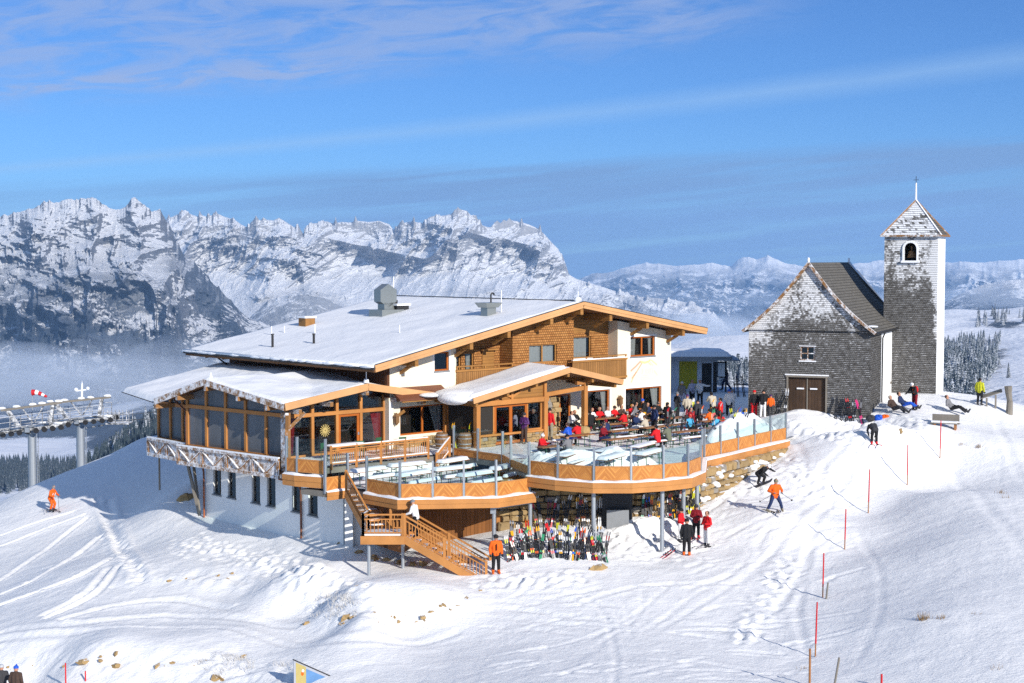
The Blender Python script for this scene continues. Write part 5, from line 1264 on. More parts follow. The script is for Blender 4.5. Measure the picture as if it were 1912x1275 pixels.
wn=mb.build('window',M['rimewood'],ch);mb=MB();mb.quad((3.38,.08,3.82),(4.28,.08,3.82),(4.28,.08,4.68),(3.38,.08,4.68));mb.build('pane',M['glass'],wn);mb=MB();mb.quad((3.3,.5,3.75),(4.35,.5,3.75),(4.35,.5,4.75),(3.3,.5,4.75));mb.build('shade_backing',M['dark'],wn)  # near-black sheet added behind the pane as painted shade
mb=MB();mb.box(3.28,4.38,-.06,.04,3.72,3.8);mb.box(3.28,4.38,-.05,.04,4.7,4.75);mb.build('snow_ledge',M['snow_trim'],wn)
mb=MB();mb.box(CW+.02,CW+.06,7.1,7.5,1.9,2.05);mb.build('plaster_patch',M['greywood'],ch)
# lower chancel behind
mb=MB();mb.box(1.4,CW-1.2,CL,CL+4.5,-1.2,CE-.2);mb.build('chancel_wall',M['white'],ch)
mb=MB();a=(1.1,CW-.9);zr=9.5;mb.add([(a[0],CL,CE-.2),(a[1],CL,CE-.2),(CM,CL,zr),(a[0],CL+4.7,CE-.2),(a[1],CL+4.7,CE-.2),(CM,CL+3.2,zr)],[(0,2,5,3),(1,4,5,2),(3,5,4)]);mb.build('chancel_roof',m_plain('blue_grey_roof',(.12,.14,.17),.7),ch)  # bluer grey than the main chapel roof
# ---- bell tower
TWc=Vector((28.2,100.5,.4))-Vector((math.cos(CAng),math.sin(CAng),0))*3.5
tw=empty('bell_tower',TWc,CAng,'slender bell tower with rimed shingles, white plaster side and pointed roof','tower')
TWd,TH_=3.5,11.78
def arch(x0,x1,z0,z1,n=8):
    r=(x1-x0)/2;c=(x0+x1)/2;return [(x0,z0),(x1,z0)]+[(c+r*math.cos(a),z1-r+r*math.sin(a)) for a in np.linspace(0,math.pi,n)]
ox0,ox1,oz0,oz1=1.32,2.12,10.05,11.25
mb=MB();wall_panel(mb,0,TWd,-1.2,TH_,[(ox0,ox1,oz0,oz1)],0)
r=(ox1-ox0)/2;cx_=(ox0+ox1)/2;zc_=oz1-r
for i in range(8): # spandrels turn the square opening into an arch
    a0,a1=math.pi*i/8,math.pi*(i+1)/8
    p0=(cx_+r*math.cos(a0),zc_+r*math.sin(a0));p1=(cx_+r*math.cos(a1),zc_+r*math.sin(a1))
    mb.quad((p0[0],0,p0[1]),(p0[0],0,oz1),(p1[0],0,oz1),(p1[0],0,p1[1]))
mb.build('front_wall',M['tw_front'],tw)
mb=MB();mb.quad((TWd,0,-1.2),(TWd,TWd,-1.2),(TWd,TWd,TH_),(TWd,0,TH_));mb.quad((0,TWd,-1.2),(0,0,-1.2),(0,0,TH_),(0,TWd,TH_));mb.quad((0,TWd,-1.2),(TWd,TWd,-1.2),(TWd,TWd,TH_),(0,TWd,TH_));mb.build('plaster_wall',M['white'],tw)
mb=MB();
pts=[(cx_+(r+.06)*math.cos(a),-.03,zc_+(r+.06)*math.sin(a)) for a in np.linspace(0,math.pi,11)]
for a,b in zip(pts,pts[1:]): mb.bar(a,b,.14,.12,up=(0,1,0))
mb.box(ox0-.12,ox0,-.1,.05,oz0,zc_);mb.box(ox1,ox1+.12,-.1,.05,oz0,zc_);mb.box(ox0-.2,ox1+.2,-.18,.1,oz0-.14,oz0);so=mb.build('sound_opening',M['snow_trim'],tw)
mb=MB();mb.quad((ox0-.3,1.1,oz0-.3),(ox1+.3,1.1,oz0-.3),(ox1+.3,1.1,oz1+.3),(ox0-.3,1.1,oz1+.3));mb.build('belfry_shade_sheet',M['dark'],so)  # near-black sheet paints the shade inside the opening
mb=MB();mb.tube((cx_,.5,10.25),(cx_,.5,10.7),.3,.18,12);mb.tube((cx_,.5,10.7),(cx_,.5,11.0),.05,.05);mb.build('bell',M['barrel'],so)
e=.24;a3=TH_+2.36;ap=(TWd/2,TWd/2,a3)
b4=[(-e,-e,TH_-.08),(TWd+e,-e,TH_-.08),(TWd+e,TWd+e,TH_-.08),(-e,TWd+e,TH_-.08)]
mb=MB();mb.add(b4+[ap],[(0,1,4),(3,0,4)]);mb.add(b4,[(3,2,1,0)]);rf=mb.build('spire_front',M['tw_gable'],tw)
mb=MB();mb.add(b4+[ap],[(1,2,4),(2,3,4)]);mb.build('spire_side',M['ch_roof'],tw)
mb=MB()
for q in b4: mb.bar(q,ap,.1,.1)
mb.bar(b4[0],b4[1],.1,.12);mb.bar(b4[1],b4[2],.08,.1);mb.build('rimed_hips',M['rimewood'],tw)
mb=MB();mb.tube((ap[0],ap[1],a3-.1),(ap[0],ap[1],a3+1.15),.075,.05,8);mb.build('finial',M['snow_trim'],tw);mb=MB();mb.tube((ap[0],ap[1],a3+1.15),(ap[0],ap[1],a3+1.6),.02,.02);mb.bar((ap[0]-.18,ap[1],a3+1.35),(ap[0]+.18,ap[1],a3+1.35),.03,.03);mb.build('cross',M['black'],tw)
mb=MB();mb.box(.3,TWd+.55,-.75,-.02,.75,.9);mb.box(.3,TWd+.5,-.7,-.05,-.2,.15);mb.box(.3,.42,-.7,-.05,.15,.75);mb.box(TWd+.1,TWd+.25,-.7,-.05,.15,.75);mb.box(1.6,1.75,-.6,-.05,.15,.75);mb.box(TWd+.02,TWd+.6,-.0,TWd,.6,.9);mb.build('timber_plinth',M['greywood'],tw)
mb=MB();mb.box(.25,TWd+.6,-.8,-.0,.9,1.06);mb.box(.35,TWd+.4,-.72,-.1,.15,.27);mb.box(TWd+.03,TWd+.65,-.0,TWd,.9,1.05);mb.build('plinth_snow',M['snow_trim'],tw)
# ---- lift cabin behind, in the shade of the chapel
kb=atz(1300,735,.45);KX=Vector((12.0,113.5,.45));kio=empty('lift_station_hut',KX,0,'flat roofed blue-grey lift hut with yellow panel standing in shade behind the restaurant','hut')
mb=MB();wall_panel(mb,-6,3.4,-.6,2.55,[(.55,1.9,.35,2.45),(2.25,3.0,0,2.3)],0);mb.quad((3.4,0,-.6),(3.4,4,-.6),(3.4,4,2.55),(3.4,0,2.55));mb.quad((-6,0,-.6),(-6,4,-.6),(-6,4,2.55),(-6,0,2.55));mb.quad((-6,4,-.6),(3.4,4,-.6),(3.4,4,2.55),(-6,4,2.55));mb.build('hut_wall',M['bluewall'],kio)
mb=MB();mb.box(.55,1.9,.03,.08,.35,2.45);mb.build('yellow_panel',M['yellow'],kio)
mb=MB();mb.box(2.25,3.0,.1,.15,0,2.3);mb.box(3.1,3.38,-.02,.03,-.2,2.4);mb.build('dark_door',M['black'],kio)
mb=MB();mb.box(-6.3,4.4,-.9,4.6,2.55,2.85);mb.add([(2.9,-1.4,2.62),(5.0,-1.0,2.5),(5.0,3,2.62),(2.9,-1.4,2.72),(5.0,-1.0,2.6),(5.0,3,2.72)],[(0,1,4,3),(3,4,5),(1,2,5,4),(0,2,1)]);hr=mb.build('flat_roof',M['grey'],kio)
snow_sheet('roof_snow',hr,-6.3,4.4,-.9,4.6,lambda x,y:2.85,.35,.3,.4,.06,5)
mb=MB();mb.box(4.05,4.16,.3,.42,-.5,2.55);mb.box(3.42,4.1,.3,.36,1.2,2.4);mb.build('noticeboard_post',M['black'],kio);mb=MB();mb.box(3.5,4.02,.27,.3,1.28,2.3);mb.build('notice_sheet',M['white'],kio)
# timber fence between the hut and the chapel
fe=empty('steel_bar_fence',(16.2,110,.3),0,'dark steel bar fence in the shade left of the chapel','fence')
mb=MB();mb.tube((0,0,1.15),(4.5,-1,1.15),.03);mb.tube((0,0,.6),(4.5,-1,.6),.02);mb.build('bars',M['black'],fe);mb=MB()
for i in range(5):
    mb=MB();mb.tube((4.5*i/4,-i/4,-.5),(4.5*i/4,-i/4,1.2),.035);mb.build('post',M['black'],fe)
# ------------------------------------------------------------ chairlift masts on the left, ropes, windsock
M['rimesteel']=frosted_wood('rime_covered_steel',(.16,.165,.17),(.08,.085,.09),.45)
def liftmast(p,h,label,sc_=1.,tilt=0,arms=True):
    r=empty('chairlift_mast',p,0,label,'lift mast','chairlift masts')
    m=MB();m.tube((0,0,-3),(0,0,h),.36*sc_,.30*sc_,16);m.build('pole',M['steel'],r)
    m=MB()
    for k in range(int((h+1)/.35)): m.bar((.42,-.2,-1+k*.35),(.42,.2,-1+k*.35),.03,.03)
    m.tube((.42,-.2,-1),(.42,-.2,h+.3),.025);m.tube((.42,.2,-1),(.42,.2,h+.3),.025);m.build('ladder',M['steel'],r)
    T=lambda x,z,y=0:(x,y,h+z+x*tilt)
    w=2.35*sc_
    m=MB();m.bar(T(-w,1.75),T(w,1.75),.30,.16);m.build('top_beam',M['greywood'],r)
    m=MB();m.bar(T(-w*.80,1.7),T(-w*.42,.35),.22,.26);m.bar(T(w*.72,1.7),T(w*.62,.35),.22,.26);m.bar(T(-w*.3,1.7),T(.1,.5),.08,.08);m.bar(T(w*.4,1.65),T(.2,.5),.08,.08);m.build('frame_legs',M['rimesteel'],r)
    for y in (-.9,.9):
        m=MB();m.bar(T(-w*1.25,.15,y),T(w*1.2,.15,y),.12,.26)
        m.build('sheave_beam',M['rimesteel'],r)
        for k in range(9):
            x=-w*1.1+k*w*2.2/8;s=MB();s.tube((x,y-.07,h-.02+x*tilt),(x,y+.07,h-.02+x*tilt),.21,.21,12);s.build('sheave_wheel',M['black'],r)
    m=MB();m.bar((0,-1.1,h+.1),(0,1.1,h+.1),.35,.35);m.box(-.45,.45,-.5,.5,h-.25,h+.35);m.build('crossarm',M['steel'],r)
    m=MB()
    for y in (-1.25,1.25):
        m.bar(T(-w*.9,.45,y),T(w*.9,.45,y),.3,.04)
        for k in range(6):
            x=-w*.9+k*w*1.8/5;m.tube(T(x,.45,y),T(x,1.25,y),.025)
        m.tube(T(-w*.9,1.25,y),T(w*.9,1.25,y),.025);m.tube(T(-w*.9,.85,y),T(w*.9,.85,y),.02)
    build_parts(m,'walkway',M['rimesteel'],r)
    m=MB()
    for x in (-w*.98,-w*.5,.1,w*.35,w*.9): m.ball(T(x,1.88),.2,0,8,(1.6,.9,.6),.2)
    for x in (-w*1.1,-w*.4,w*.4,w*1.0): m.ball(T(x,.32,-.9),.2,0,8,(1.9,.8,.5),.2)
    m.build('rime_lumps',M['snow_trim'],r)
    return r
p1=atY(61,905,112);p2=atY(151,870,122)
m1=liftmast(Vector((p1.x,p1.y,p1.z)),4.1,'nearer rimed chairlift mast cut by the left picture edge, below the windsock',.95,.13)
m2=liftmast(Vector((p2.x,p2.y,p2.z)),3.6,'farther rimed chairlift mast with a tall iced spike, nearer the restaurant',1.05,.10)
mb=MB();h=3.6;mb.tube((.15,0,h+1.7),(.2,0,h+3.1),.1,.07,8);mb.bar((-.3,0,h+2.5),(.65,0,h+2.62),.1,.1);mb.ball((-.3,0,h+2.6),.16,0,8);mb.ball((.65,0,h+2.7),.15,0,8);mb.tube((.2,0,h+3.1),(.2,0,h+3.35),.04,.0,6);mb.build('iced_spike',M['snow_trim'],m2)
mb=MB() # service platform at the far mast
for z in (0,.55): mb.bar((2.3,-.6,h+.1+z),(4.1,-.6,h+.1+z),.05,.05);mb.bar((2.3,.6,h+.1+z),(4.1,.6,h+.1+z),.05,.05)
mb.box(2.2,4.1,-.7,.7,h-.15,h-.05)
for x in (2.4,3.0,3.6,4.1): mb.tube((x,-.6,h-.1),(x,-.6,h+1.),.035);mb.tube((x,.6,h-.1),(x,.6,h+.9),.035)
mb.bar((.5,0,h-.5),(3.,0,h-.1),.1,.1);mb.build('service_platform',M['rimesteel'],m2)
for y,lab in ((-.9,'front'),(.9,'rear')):
    mb=MB();a=p1+Vector((-9,y-2,2.6));pts=[a,p1+Vector((0,y,4.3)),p2+Vector((0,y,3.8)),atY(285,783 if y<0 else 770,128),atY(420,735 if y<0 else 730,140)]
    mb.path([tuple(p) for p in pts],.028,6);o=mb.build('lift_rope',M['rope']);tag(o,f'dark steel haul rope over the lift masts, the {"lower" if y<0 else "upper"} of two','rope','haul ropes of the chairlift')
wp_=p1+Vector((-.4,1.5,0));ws=empty('windsock',wp_,0,'red and white windsock on a thin pole above the left lift mast','windsock')
mb=MB();mb.tube((0,0,0),(0,0,6.9),.03);mb.build('pole',M['steel'],ws)
mb=MB();mb.mi=0
x=0;z=6.75;rr=.36
for i,(dx,dz,r2,mi) in enumerate(((.36,.02,.3,1),(.36,-.08,.25,0),(.33,-.15,.2,1),(.3,-.14,.16,0),(.28,-.12,.12,1))):
    mb.tube((x,0,z),(x+dx,0,z+dz),rr,r2,10,mi);x+=dx;z+=dz;rr=r2
mb.v=[(a*.68,b*.68,6.75+(c-6.75)*.68) for a,b,c in mb.v];mb.build('sock',[M['snow_trim'],M['redpaint']],ws)
# ------------------------------------------------------------ frosted spruces
def spruce_mat(name,d,frost):
    n=N(name);v=n.c.outputs['Object'];g=n.n('ShaderNodeNewGeometry');nz=n.sep(g.outputs['Normal'])[2]
    oi=n.n('ShaderNodeObjectInfo')
    f=n.math('ADD',n.math('ADD',n.noise(v,1.2,5,.7),n.math('MULTIPLY',nz,.25)),n.math('MULTIPLY',n.math('SUBTRACT',oi.outputs['Random'],.5),.12))
    f=n.math('MULTIPLY',n.math('SUBTRACT',f,frost),5.,clamp=True)
    n.base(n.mix(f,n.mix(n.noise(v,3,3),d,tuple(x*1.9 for x in d)),(.62,.66,.72)),.85,.1);return n.m
M['spruce']=spruce_mat('rimed_spruce',(.026,.038,.044),.57);M['spruce_dark']=spruce_mat('dark_spruce',(.025,.036,.045),.66)
def spruce_mesh(seed,h=14.,w=3.,tiers=15):
    rd=random.Random(seed);m=MB();m.tube((0,0,0),(0,0,h*.95),.22,.03,6)
    for k in range(tiers):
        t=k/(tiers-1);z=h*(.07+.9*t);r=w*(1-t)**.85*rd.uniform(.85,1.12)+.1;nb=max(5,int(13*(1-t*.6)));a0=rd.random()*6.3
        for i in range(nb):
            a=a0+6.283*i/nb+rd.uniform(-.2,.2);rr=r*rd.uniform(.65,1.15);dz=-.34*rr-rd.uniform(0,.35);hw=(.55+.34*rr)*rd.uniform(.7,1.2)
            c,s_=math.cos(a),math.sin(a)
            zt=z+.35
            m.add([(0,0,zt+.3),(c*rr*.55-s_*hw,s_*rr*.55+c*hw,z+dz*.45),(c*rr,s_*rr,z+dz),(c*rr*.55+s_*hw,s_*rr*.55-c*hw,z+dz*.45),(c*rr*.5,s_*rr*.5,z+dz*.4-.35)],[(0,1,2),(0,2,3),(1,4,2),(4,3,2)])
    return m
trs=[]
for i in range(4):
    o=spruce_mesh(i+1,random.uniform(13,16),random.uniform(2.8,3.6)).build('spruce_tree',M['spruce']);trs.append(o)
used=[False]*4
def plant(px,py,D,sc_,label,group,dark=False,zoff=-.6):
    k=random.randrange(4);o=trs[k]
    if used[k]: o=o.copy();COL.objects.link(o)
    used[k]=True
    X=(px-CX)/F*D;z=float(far_z(np.array([px*1.]),np.array([D*1.]))[0])
    o.location=(X,D,z+zoff);s=sc_*random.uniform(.55,1.2);o.scale=(s*1.05,s*1.05,s*random.uniform(.9,1.15));o.rotation_euler=(random.uniform(-.04,.04),random.uniform(-.04,.04),random.random()*6.28)
    if dark:
        o.material_slots[0].link='OBJECT';o.material_slots[0].material=M['spruce_dark']
    return tag(o,label,'tree',group)
def D_for(px,py,lo,hi):
    """distance at which the far terrain shows at this height in the picture"""
    Ds=np.exp(np.linspace(math.log(lo),math.log(hi),160));z=far_z(np.full(160,px*1.),Ds);y=HZ+(H-z)/Ds*F
    k=np.argmin(np.abs(y-py));return Ds[k]
def wood(n,poly,lo,hi,label,group,dark=False,sc_=1.):
    xs=[p[0] for p in poly];ys=[p[1] for p in poly];c=0;tries=0
    while c<n and tries<n*40:
        tries+=1;x=random.uniform(min(xs),max(xs));y=random.uniform(min(ys),max(ys));ins=False
        for i in range(len(poly)):
            x1,y1=poly[i];x2,y2=poly[(i+1)%len(poly)]
            if (y1>y)!=(y2>y) and x<(x2-x1)*(y-y1)/(y2-y1)+x1: ins=not ins
        if not ins: continue
        plant(x,y,D_for(x,y,lo,hi),sc_,label,group,dark);c+=1
random.seed(21)
wood(120,[(1745,655),(1800,628),(1870,625),(1855,690),(1830,720),(1770,735),(1740,735)],700,2400,'rimed spruce in the dense wood on the slope right of the bell tower','spruces of the wood right of the tower')
wood(46,[(1745,745),(1835,725),(1840,770),(1820,800),(1745,810)],600,1300,'rimed spruce in the lower wood just right of the tower foot','spruces below the tower foot')
wood(34,[(1822,588),(1890,588),(1890,606),(1825,612)],1500,3200,'small dark spruce of the clump on the skyline plateau right of the tower','spruces of the skyline clump')
wood(10,[(1890,590),(1960,590),(1960,608),(1892,604)],1500,3200,'small dark spruce in the clump at the right picture edge','spruces at the right edge')
for px,py,D,l in ((1868,682,None,'lone rimed spruce on the open snow slope, farther of two'),(1886,705,None,'lone rimed spruce on the open snow slope, nearer of two')):
    plant(px,py,D_for(px,py,600,1800),.8,l,'lone spruces on the open slope')
wood(40,[(1340,706),(1420,706),(1420,722),(1340,722)],500,1300,'rimed spruce in the wood between the lift hut and the chapel','spruces between hut and chapel')
# left flank: steep frosted wood beside the winter garden
wood(48,[(165,866),(200,835),(250,795),(300,765),(300,800),(240,835),(200,865)],700,2200,'rimed spruce on the steep flank between the lift masts and the restaurant','spruces on the left flank')
def wood_mass(name,n,poly,lo,hi,mat,sc_,label=None):
    """a far-off wood that reads as one mass: cones joined into a single object"""
    m=MB();xs=[p[0] for p in poly];ys=[p[1] for p in poly];c=0
    while c<n:
        x=random.uniform(min(xs),max(xs));y=random.uniform(min(ys),max(ys));ins=False
        for i in range(len(poly)):
            x1,y1=poly[i];x2,y2=poly[(i+1)%len(poly)]
            if (y1>y)!=(y2>y) and x<(x2-x1)*(y-y1)/(y2-y1)+x1: ins=not ins
        if not ins: continue
        c+=1;D=D_for(x,y,lo,hi);X=(x-CX)/F*D;z=float(far_z(np.array([x]),np.array([D]))[0]);h=random.uniform(9,15)*sc_;r=h*.2
        for t in range(4):
            z0=z-1+h*(.1+.22*t);rr=r*(1-.22*t);a0=random.random()*6;k=7
            vs=[(X,D,z0+h*.36)]+[(X+rr*random.uniform(.7,1.15)*math.cos(a0+i*6.283/k),D+rr*random.uniform(.7,1.15)*math.sin(a0+i*6.283/k),z0-random.uniform(0,.1)*h) for i in range(k)]
            m.add(vs,[(0,1+i,1+(i+1)%k) for i in range(k)])
    o=m.build(name,mat);tag(o,label,'wood' if label else None,None,'stuff');return o
wood_mass('forest',900,[(-60,868),(60,862),(165,868),(150,900),(60,915),(-60,935)],600,2400,M['spruce_dark'],1.0)
wood_mass('forest',900,[(120,905),(165,868),(250,800),(330,750),(420,740),(420,800),(250,850),(150,900)],700,2400,M['spruce'],1.)
wood_mass('forest',420,[(1745,650),(1870,622),(1862,690),(1835,730),(1842,790),(1745,800)],650,2400,M['spruce'],1.0)
wood_mass('forest',500,[(1240,700),(1440,700),(1440,716),(1240,722)],700,1500,M['spruce'],1.)
# ------------------------------------------------------------ people
def seg_d(P,a,b):
    ab=b-a;t=np.clip(((P-a)@ab)/max(ab@ab,1e-9),0,1);return np.linalg.norm(P-(a+t[:,None]*ab),axis=1),t
STAND=dict(pel=(0,0,.95),ch=(0,0,1.28),nk=(0,.01,1.49),hd=(0,-.02,1.64),sh=[(-.19,0,1.42),(.19,0,1.42)],el=[(-.27,.04,1.15),(.27,.04,1.15)],wr=[(-.27,-.07,.92),(.27,-.07,.92)],
  hp=[(-.095,0,.93),(.095,0,.93)],kn=[(-.115,-.03,.51),(.115,-.03,.51)],an=[(-.13,.02,.10),(.13,.02,.10)],to=[(-.15,-.17,.06),(.15,-.17,.06)])
def P_(**k): d={a:(list(b) if isinstance(b,list) else b) for a,b in STAND.items()};d.update(k);return d
POSES=dict(
 stand=P_(),
 hold=P_(el=[(-.28,-.02,1.16),(.28,-.0,1.16)],wr=[(-.12,-.24,1.13),(.14,-.25,1.18)],an=[(-.16,.03,.10),(.12,-.02,.10)],to=[(-.2,-.15,.06),(.16,-.2,.06)]),
 hips=P_(el=[(-.38,.08,1.18),(.38,.08,1.18)],wr=[(-.19,-.06,1.02),(.19,-.06,1.02)]),
 point=P_(el=[(-.28,.04,1.17),(.46,-.08,1.36)],wr=[(-.15,-.2,1.05),(.72,-.16,1.38)]),
 walk=P_(kn=[(-.11,-.22,.53),(.11,.05,.50)],an=[(-.12,-.26,.10),(.12,.34,.14)],to=[(-.13,-.45,.07),(.13,.17,.06)],el=[(-.27,.14,1.16),(.27,-.08,1.16)],wr=[(-.26,.05,.93),(.25,-.26,1.02)],ch=(0,-.05,1.28),nk=(0,-.07,1.49),hd=(0,-.11,1.63)),
 climb=P_(ch=(0,-.08,1.28),nk=(0,-.13,1.48),hd=(0,-.18,1.62),sh=[(-.19,-.1,1.42),(.19,-.1,1.42)],el=[(-.3,-.1,1.16),(.3,-.15,1.16)],wr=[(-.35,-.33,1.08),(.33,-.36,1.08)],kn=[(-.11,-.30,.62),(.11,.02,.50)],an=[(-.12,-.22,.26),(.12,.15,.10)],to=[(-.13,-.42,.24),(.13,-.04,.05)]),
 ski=P_(pel=(0,.08,.86),ch=(0,-.05,1.17),nk=(0,-.09,1.37),hd=(0,-.15,1.51),sh=[(-.19,-.07,1.30),(.19,-.07,1.30)],el=[(-.34,-.12,1.07),(.34,-.12,1.07)],wr=[(-.24,-.36,1.0),(.24,-.36,1.0)],hp=[(-.1,.08,.85),(.1,.08,.85)],kn=[(-.15,-.13,.49),(.15,-.13,.49)],an=[(-.17,.0,.12),(.17,.0,.12)],to=[(-.17,-.2,.09),(.17,-.2,.09)]),
 plough=P_(pel=(0,.02,.84),ch=(0,-.04,1.17),nk=(0,-.05,1.38),hd=(0,-.08,1.53),sh=[(-.2,-.03,1.31),(.2,-.03,1.31)],el=[(-.36,.0,1.08),(.36,.0,1.08)],wr=[(-.20,-.26,1.02),(.22,-.26,1.02)],hp=[(-.11,.02,.83),(.11,.02,.83)],kn=[(-.26,-.06,.48),(.26,-.06,.48)],an=[(-.40,.03,.12),(.40,.03,.12)],to=[(-.34,-.18,.09),(.34,-.18,.09)]),
 bend=P_(pel=(0,.10,.93),ch=(0,-.20,1.10),nk=(0,-.40,1.02),hd=(0,-.52,.93),sh=[(-.2,-.32,1.08),(.2,-.32,1.08)],el=[(-.27,-.38,.80),(.27,-.38,.80)],wr=[(-.2,-.36,.54),(.2,-.36,.54)],hp=[(-.1,.1,.9),(.1,.1,.9)],kn=[(-.13,.0,.50),(.13,.0,.50)],an=[(-.14,.03,.12),(.14,.03,.12)],to=[(-.15,-.18,.08),(.15,-.18,.08)]),
 lean=P_(ch=(0,-.12,1.26),nk=(0,-.2,1.45),hd=(0,-.27,1.58),sh=[(-.19,-.16,1.39),(.19,-.16,1.39)],el=[(-.3,-.28,1.14),(.26,-.32,1.17)],wr=[(-.22,-.52,1.05),(.12,-.55,1.12)]),
 sit=P_(pel=(0,.05,.55),ch=(0,-.03,.88),nk=(0,-.06,1.09),hd=(0,-.10,1.24),sh=[(-.19,-.05,1.02),(.19,-.05,1.02)],el=[(-.28,-.16,.82),(.28,-.14,.82)],wr=[(-.16,-.42,.82),(.18,-.40,.84)],hp=[(-.1,.03,.54),(.1,.03,.54)],kn=[(-.14,-.40,.54),(.14,-.40,.54)],an=[(-.14,-.38,.10),(.14,-.42,.10)],to=[(-.15,-.57,.06),(.15,-.61,.06)]),
 recline=P_(pel=(0,.10,.34),ch=(0,.28,.62),nk=(0,.38,.82),hd=(0,.40,.97),sh=[(-.19,.34,.76),(.19,.34,.76)],el=[(-.34,.30,.52),(.34,.26,.55)],wr=[(-.28,.06,.42),(.20,.04,.50)],hp=[(-.1,.06,.33),(.1,.06,.33)],kn=[(-.15,-.36,.48),(.16,-.38,.42)],an=[(-.17,-.78,.16),(.2,-.84,.13)],to=[(-.2,-.88,.33),(.25,-.94,.30)]),
 board=P_(pel=(0,.14,.66),ch=(.06,-.16,.88),nk=(.1,-.34,1.0),hd=(.12,-.44,1.08),sh=[(-.1,-.22,1.0),(.28,-.30,.98)],el=[(-.22,-.3,.78),(.52,-.34,.86)],wr=[(-.1,-.45,.62),(.78,-.38,.74)],hp=[(-.1,.14,.64),(.1,.14,.64)],kn=[(-.27,-.10,.46),(.27,-.12,.46)],an=[(-.26,.02,.14),(.28,.0,.14)],to=[(-.28,-.2,.11),(.3,-.22,.11)]),
)
PM={}
def body_mesh(pose):
    if pose in PM: return PM[pose]
    J=POSES[pose];V=lambda p:np.array(p,float)
    pel,chh,nk,hd=map(V,(J['pel'],J['ch'],J['nk'],J['hd']))
    caps=[]  # a,b,ra,rb,cat   0 jacket 1 trousers 2 boots 3 skin 4 gloves
    up=(chh-pel)/np.linalg.norm(chh-pel)
    sl,sr=V(J['sh'][0]),V(J['sh'][1]);ax=(sr-sl)/np.linalg.norm(sr-sl)
    for s in (-1,1):
        caps.append((pel+ax*s*.06-up*.03,chh+ax*s*.075,.135,.14,0));caps.append((chh+ax*s*.07,nk+ax*s*.055-up*.07,.14,.10,0))
    caps.append((sl,sr,.085,.085,0));caps.append((nk-up*.06,nk+(hd-nk)*.4,.075,.06,0))
    fw=np.cross(ax,up);fw=fw if fw[1]<0 or abs(fw[1])<.2 else -fw
    hup=(hd-nk)/np.linalg.norm(hd-nk)
    caps.append((hd-hup*.04,hd+hup*.045,.088,.098,3));f0=np.array([0,-1,-.08]) if pose!='bend' else np.array([0,-.75,-.6])
    f0=f0/np.linalg.norm(f0);caps.append((hd+f0*.085-hup*.012,hd+f0*.108-hup*.022,.017,.019,3));caps.append((hd-hup*.07,hd-hup*.075+f0*.05,.06,.045,3))
    for s,i in ((-1,0),(1,1)):
        caps.append((hd+ax*s*.088,hd+ax*s*.094-hup*.03,.018,.014,3))
        sh,el,wr=V(J['sh'][i]),V(J['el'][i]),V(J['wr'][i]);hp,kn,an,to=V(J['hp'][i]),V(J['kn'][i]),V(J['an'][i]),V(J['to'][i])
        caps.append((sh,el,.082,.066,0));caps.append((el,wr,.066,.052,0))
        d=(wr-el)/np.linalg.norm(wr-el);caps.append((wr+d*.02,wr+d*.085,.042,.036,4))
        caps.append((hp,kn,.118,.082,1));caps.append((kn,an+(kn-an)*.30,.082,.074,1));caps.append((an+(kn-an)*.34,an,.072,.068,2));caps.append((an,to,.062,.05,2))
    caps.append((V(J['hp'][0]),V(J['hp'][1]),.125,.125,1))
    m=MB()
    for a,b,ra,rb,c in caps:
        a=Vector(a);b=Vector(b);m.ball(a,ra,0,12);m.ball(b,rb,0,12)
        if (b-a).length>1e-3: m.tube(a,b,ra,rb,12)
    o=m.build('tmp_body',M['dark']);md=o.modifiers.new('r','REMESH');md.mode='VOXEL';md.voxel_size=.022;md.use_smooth_shade=True
    sm=o.modifiers.new('s','SMOOTH');sm.factor=.5;sm.iterations=3
    dg=bpy.context.evaluated_depsgraph_get();me=bpy.data.meshes.new_from_object(o.evaluated_get(dg));bpy.data.objects.remove(o)
    me.materials.clear()
    n=len(me.polygons);cen=np.empty(n*3);me.polygons.foreach_get('center',cen);cen=cen.reshape(-1,3)
    best=np.full(n,1e9);cat=np.zeros(n,np.int32)
    for a,b,ra,rb,c in caps:
        dd,t=seg_d(cen,a,b);dd=dd-(ra+(rb-ra)*t);k=dd<best;best[k]=dd[k];cat[k]=c
    # fingers and eyes joined on as further faces of the same mesh
    bm=bmesh.new();bm.from_mesh(me);bm.faces.ensure_lookup_table()
    for f,c in zip(bm.faces,cat): f.material_index=int(c);f.smooth=True
    ex=MB()
    for i in (0,1):
        el,wr=Vector(J['el'][i]),Vector(J['wr'][i]);d=(wr-el).normalized();side=d.cross(Vector((0,0,1)));side=side.normalized() if side.length>.1 else Vector((1,0,0));dn=d.cross(side)
        base=wr+d*.10
        for k,(off,ln) in enumerate(((-.030,.055),(-.010,.068),(.010,.064),(.030,.050))):
            p=base+side*off;q=p+d*ln*.55-dn*.012;r_=q+d*ln*.35-dn*.035;ex.tube(p-d*.02,q,.0105,.0095,6,4);ex.tube(q,r_,.0095,.008,6,4)
        s=-1 if i else 1
        p=wr+d*.045+side*.036*s;q=p+d*.035+side*.03*s;ex.tube(p,q,.0125,.011,6,4);ex.tube(q,q+d*.03-dn*.01,.011,.009,6,4)
    for s in (-1,1):
        e=Vector(hd+ax*s*.034+f0*.092+hup*.012);ex.ball(e,.011,5,6)
    e=Vector(hd+f0*.098-hup*.055);ex.bar(e-Vector(ax)*.022,e+Vector(ax)*.022,.012,.008,5)
    vs=[bm.verts.new(p) for p in ex.v]
    for f,mi in zip(ex.f,ex.m):
        try: ff=bm.faces.new([vs[i] for i in f]);ff.material_index=mi
        except ValueError: pass
    bm.to_mesh(me);bm.free();me.name='person_body'
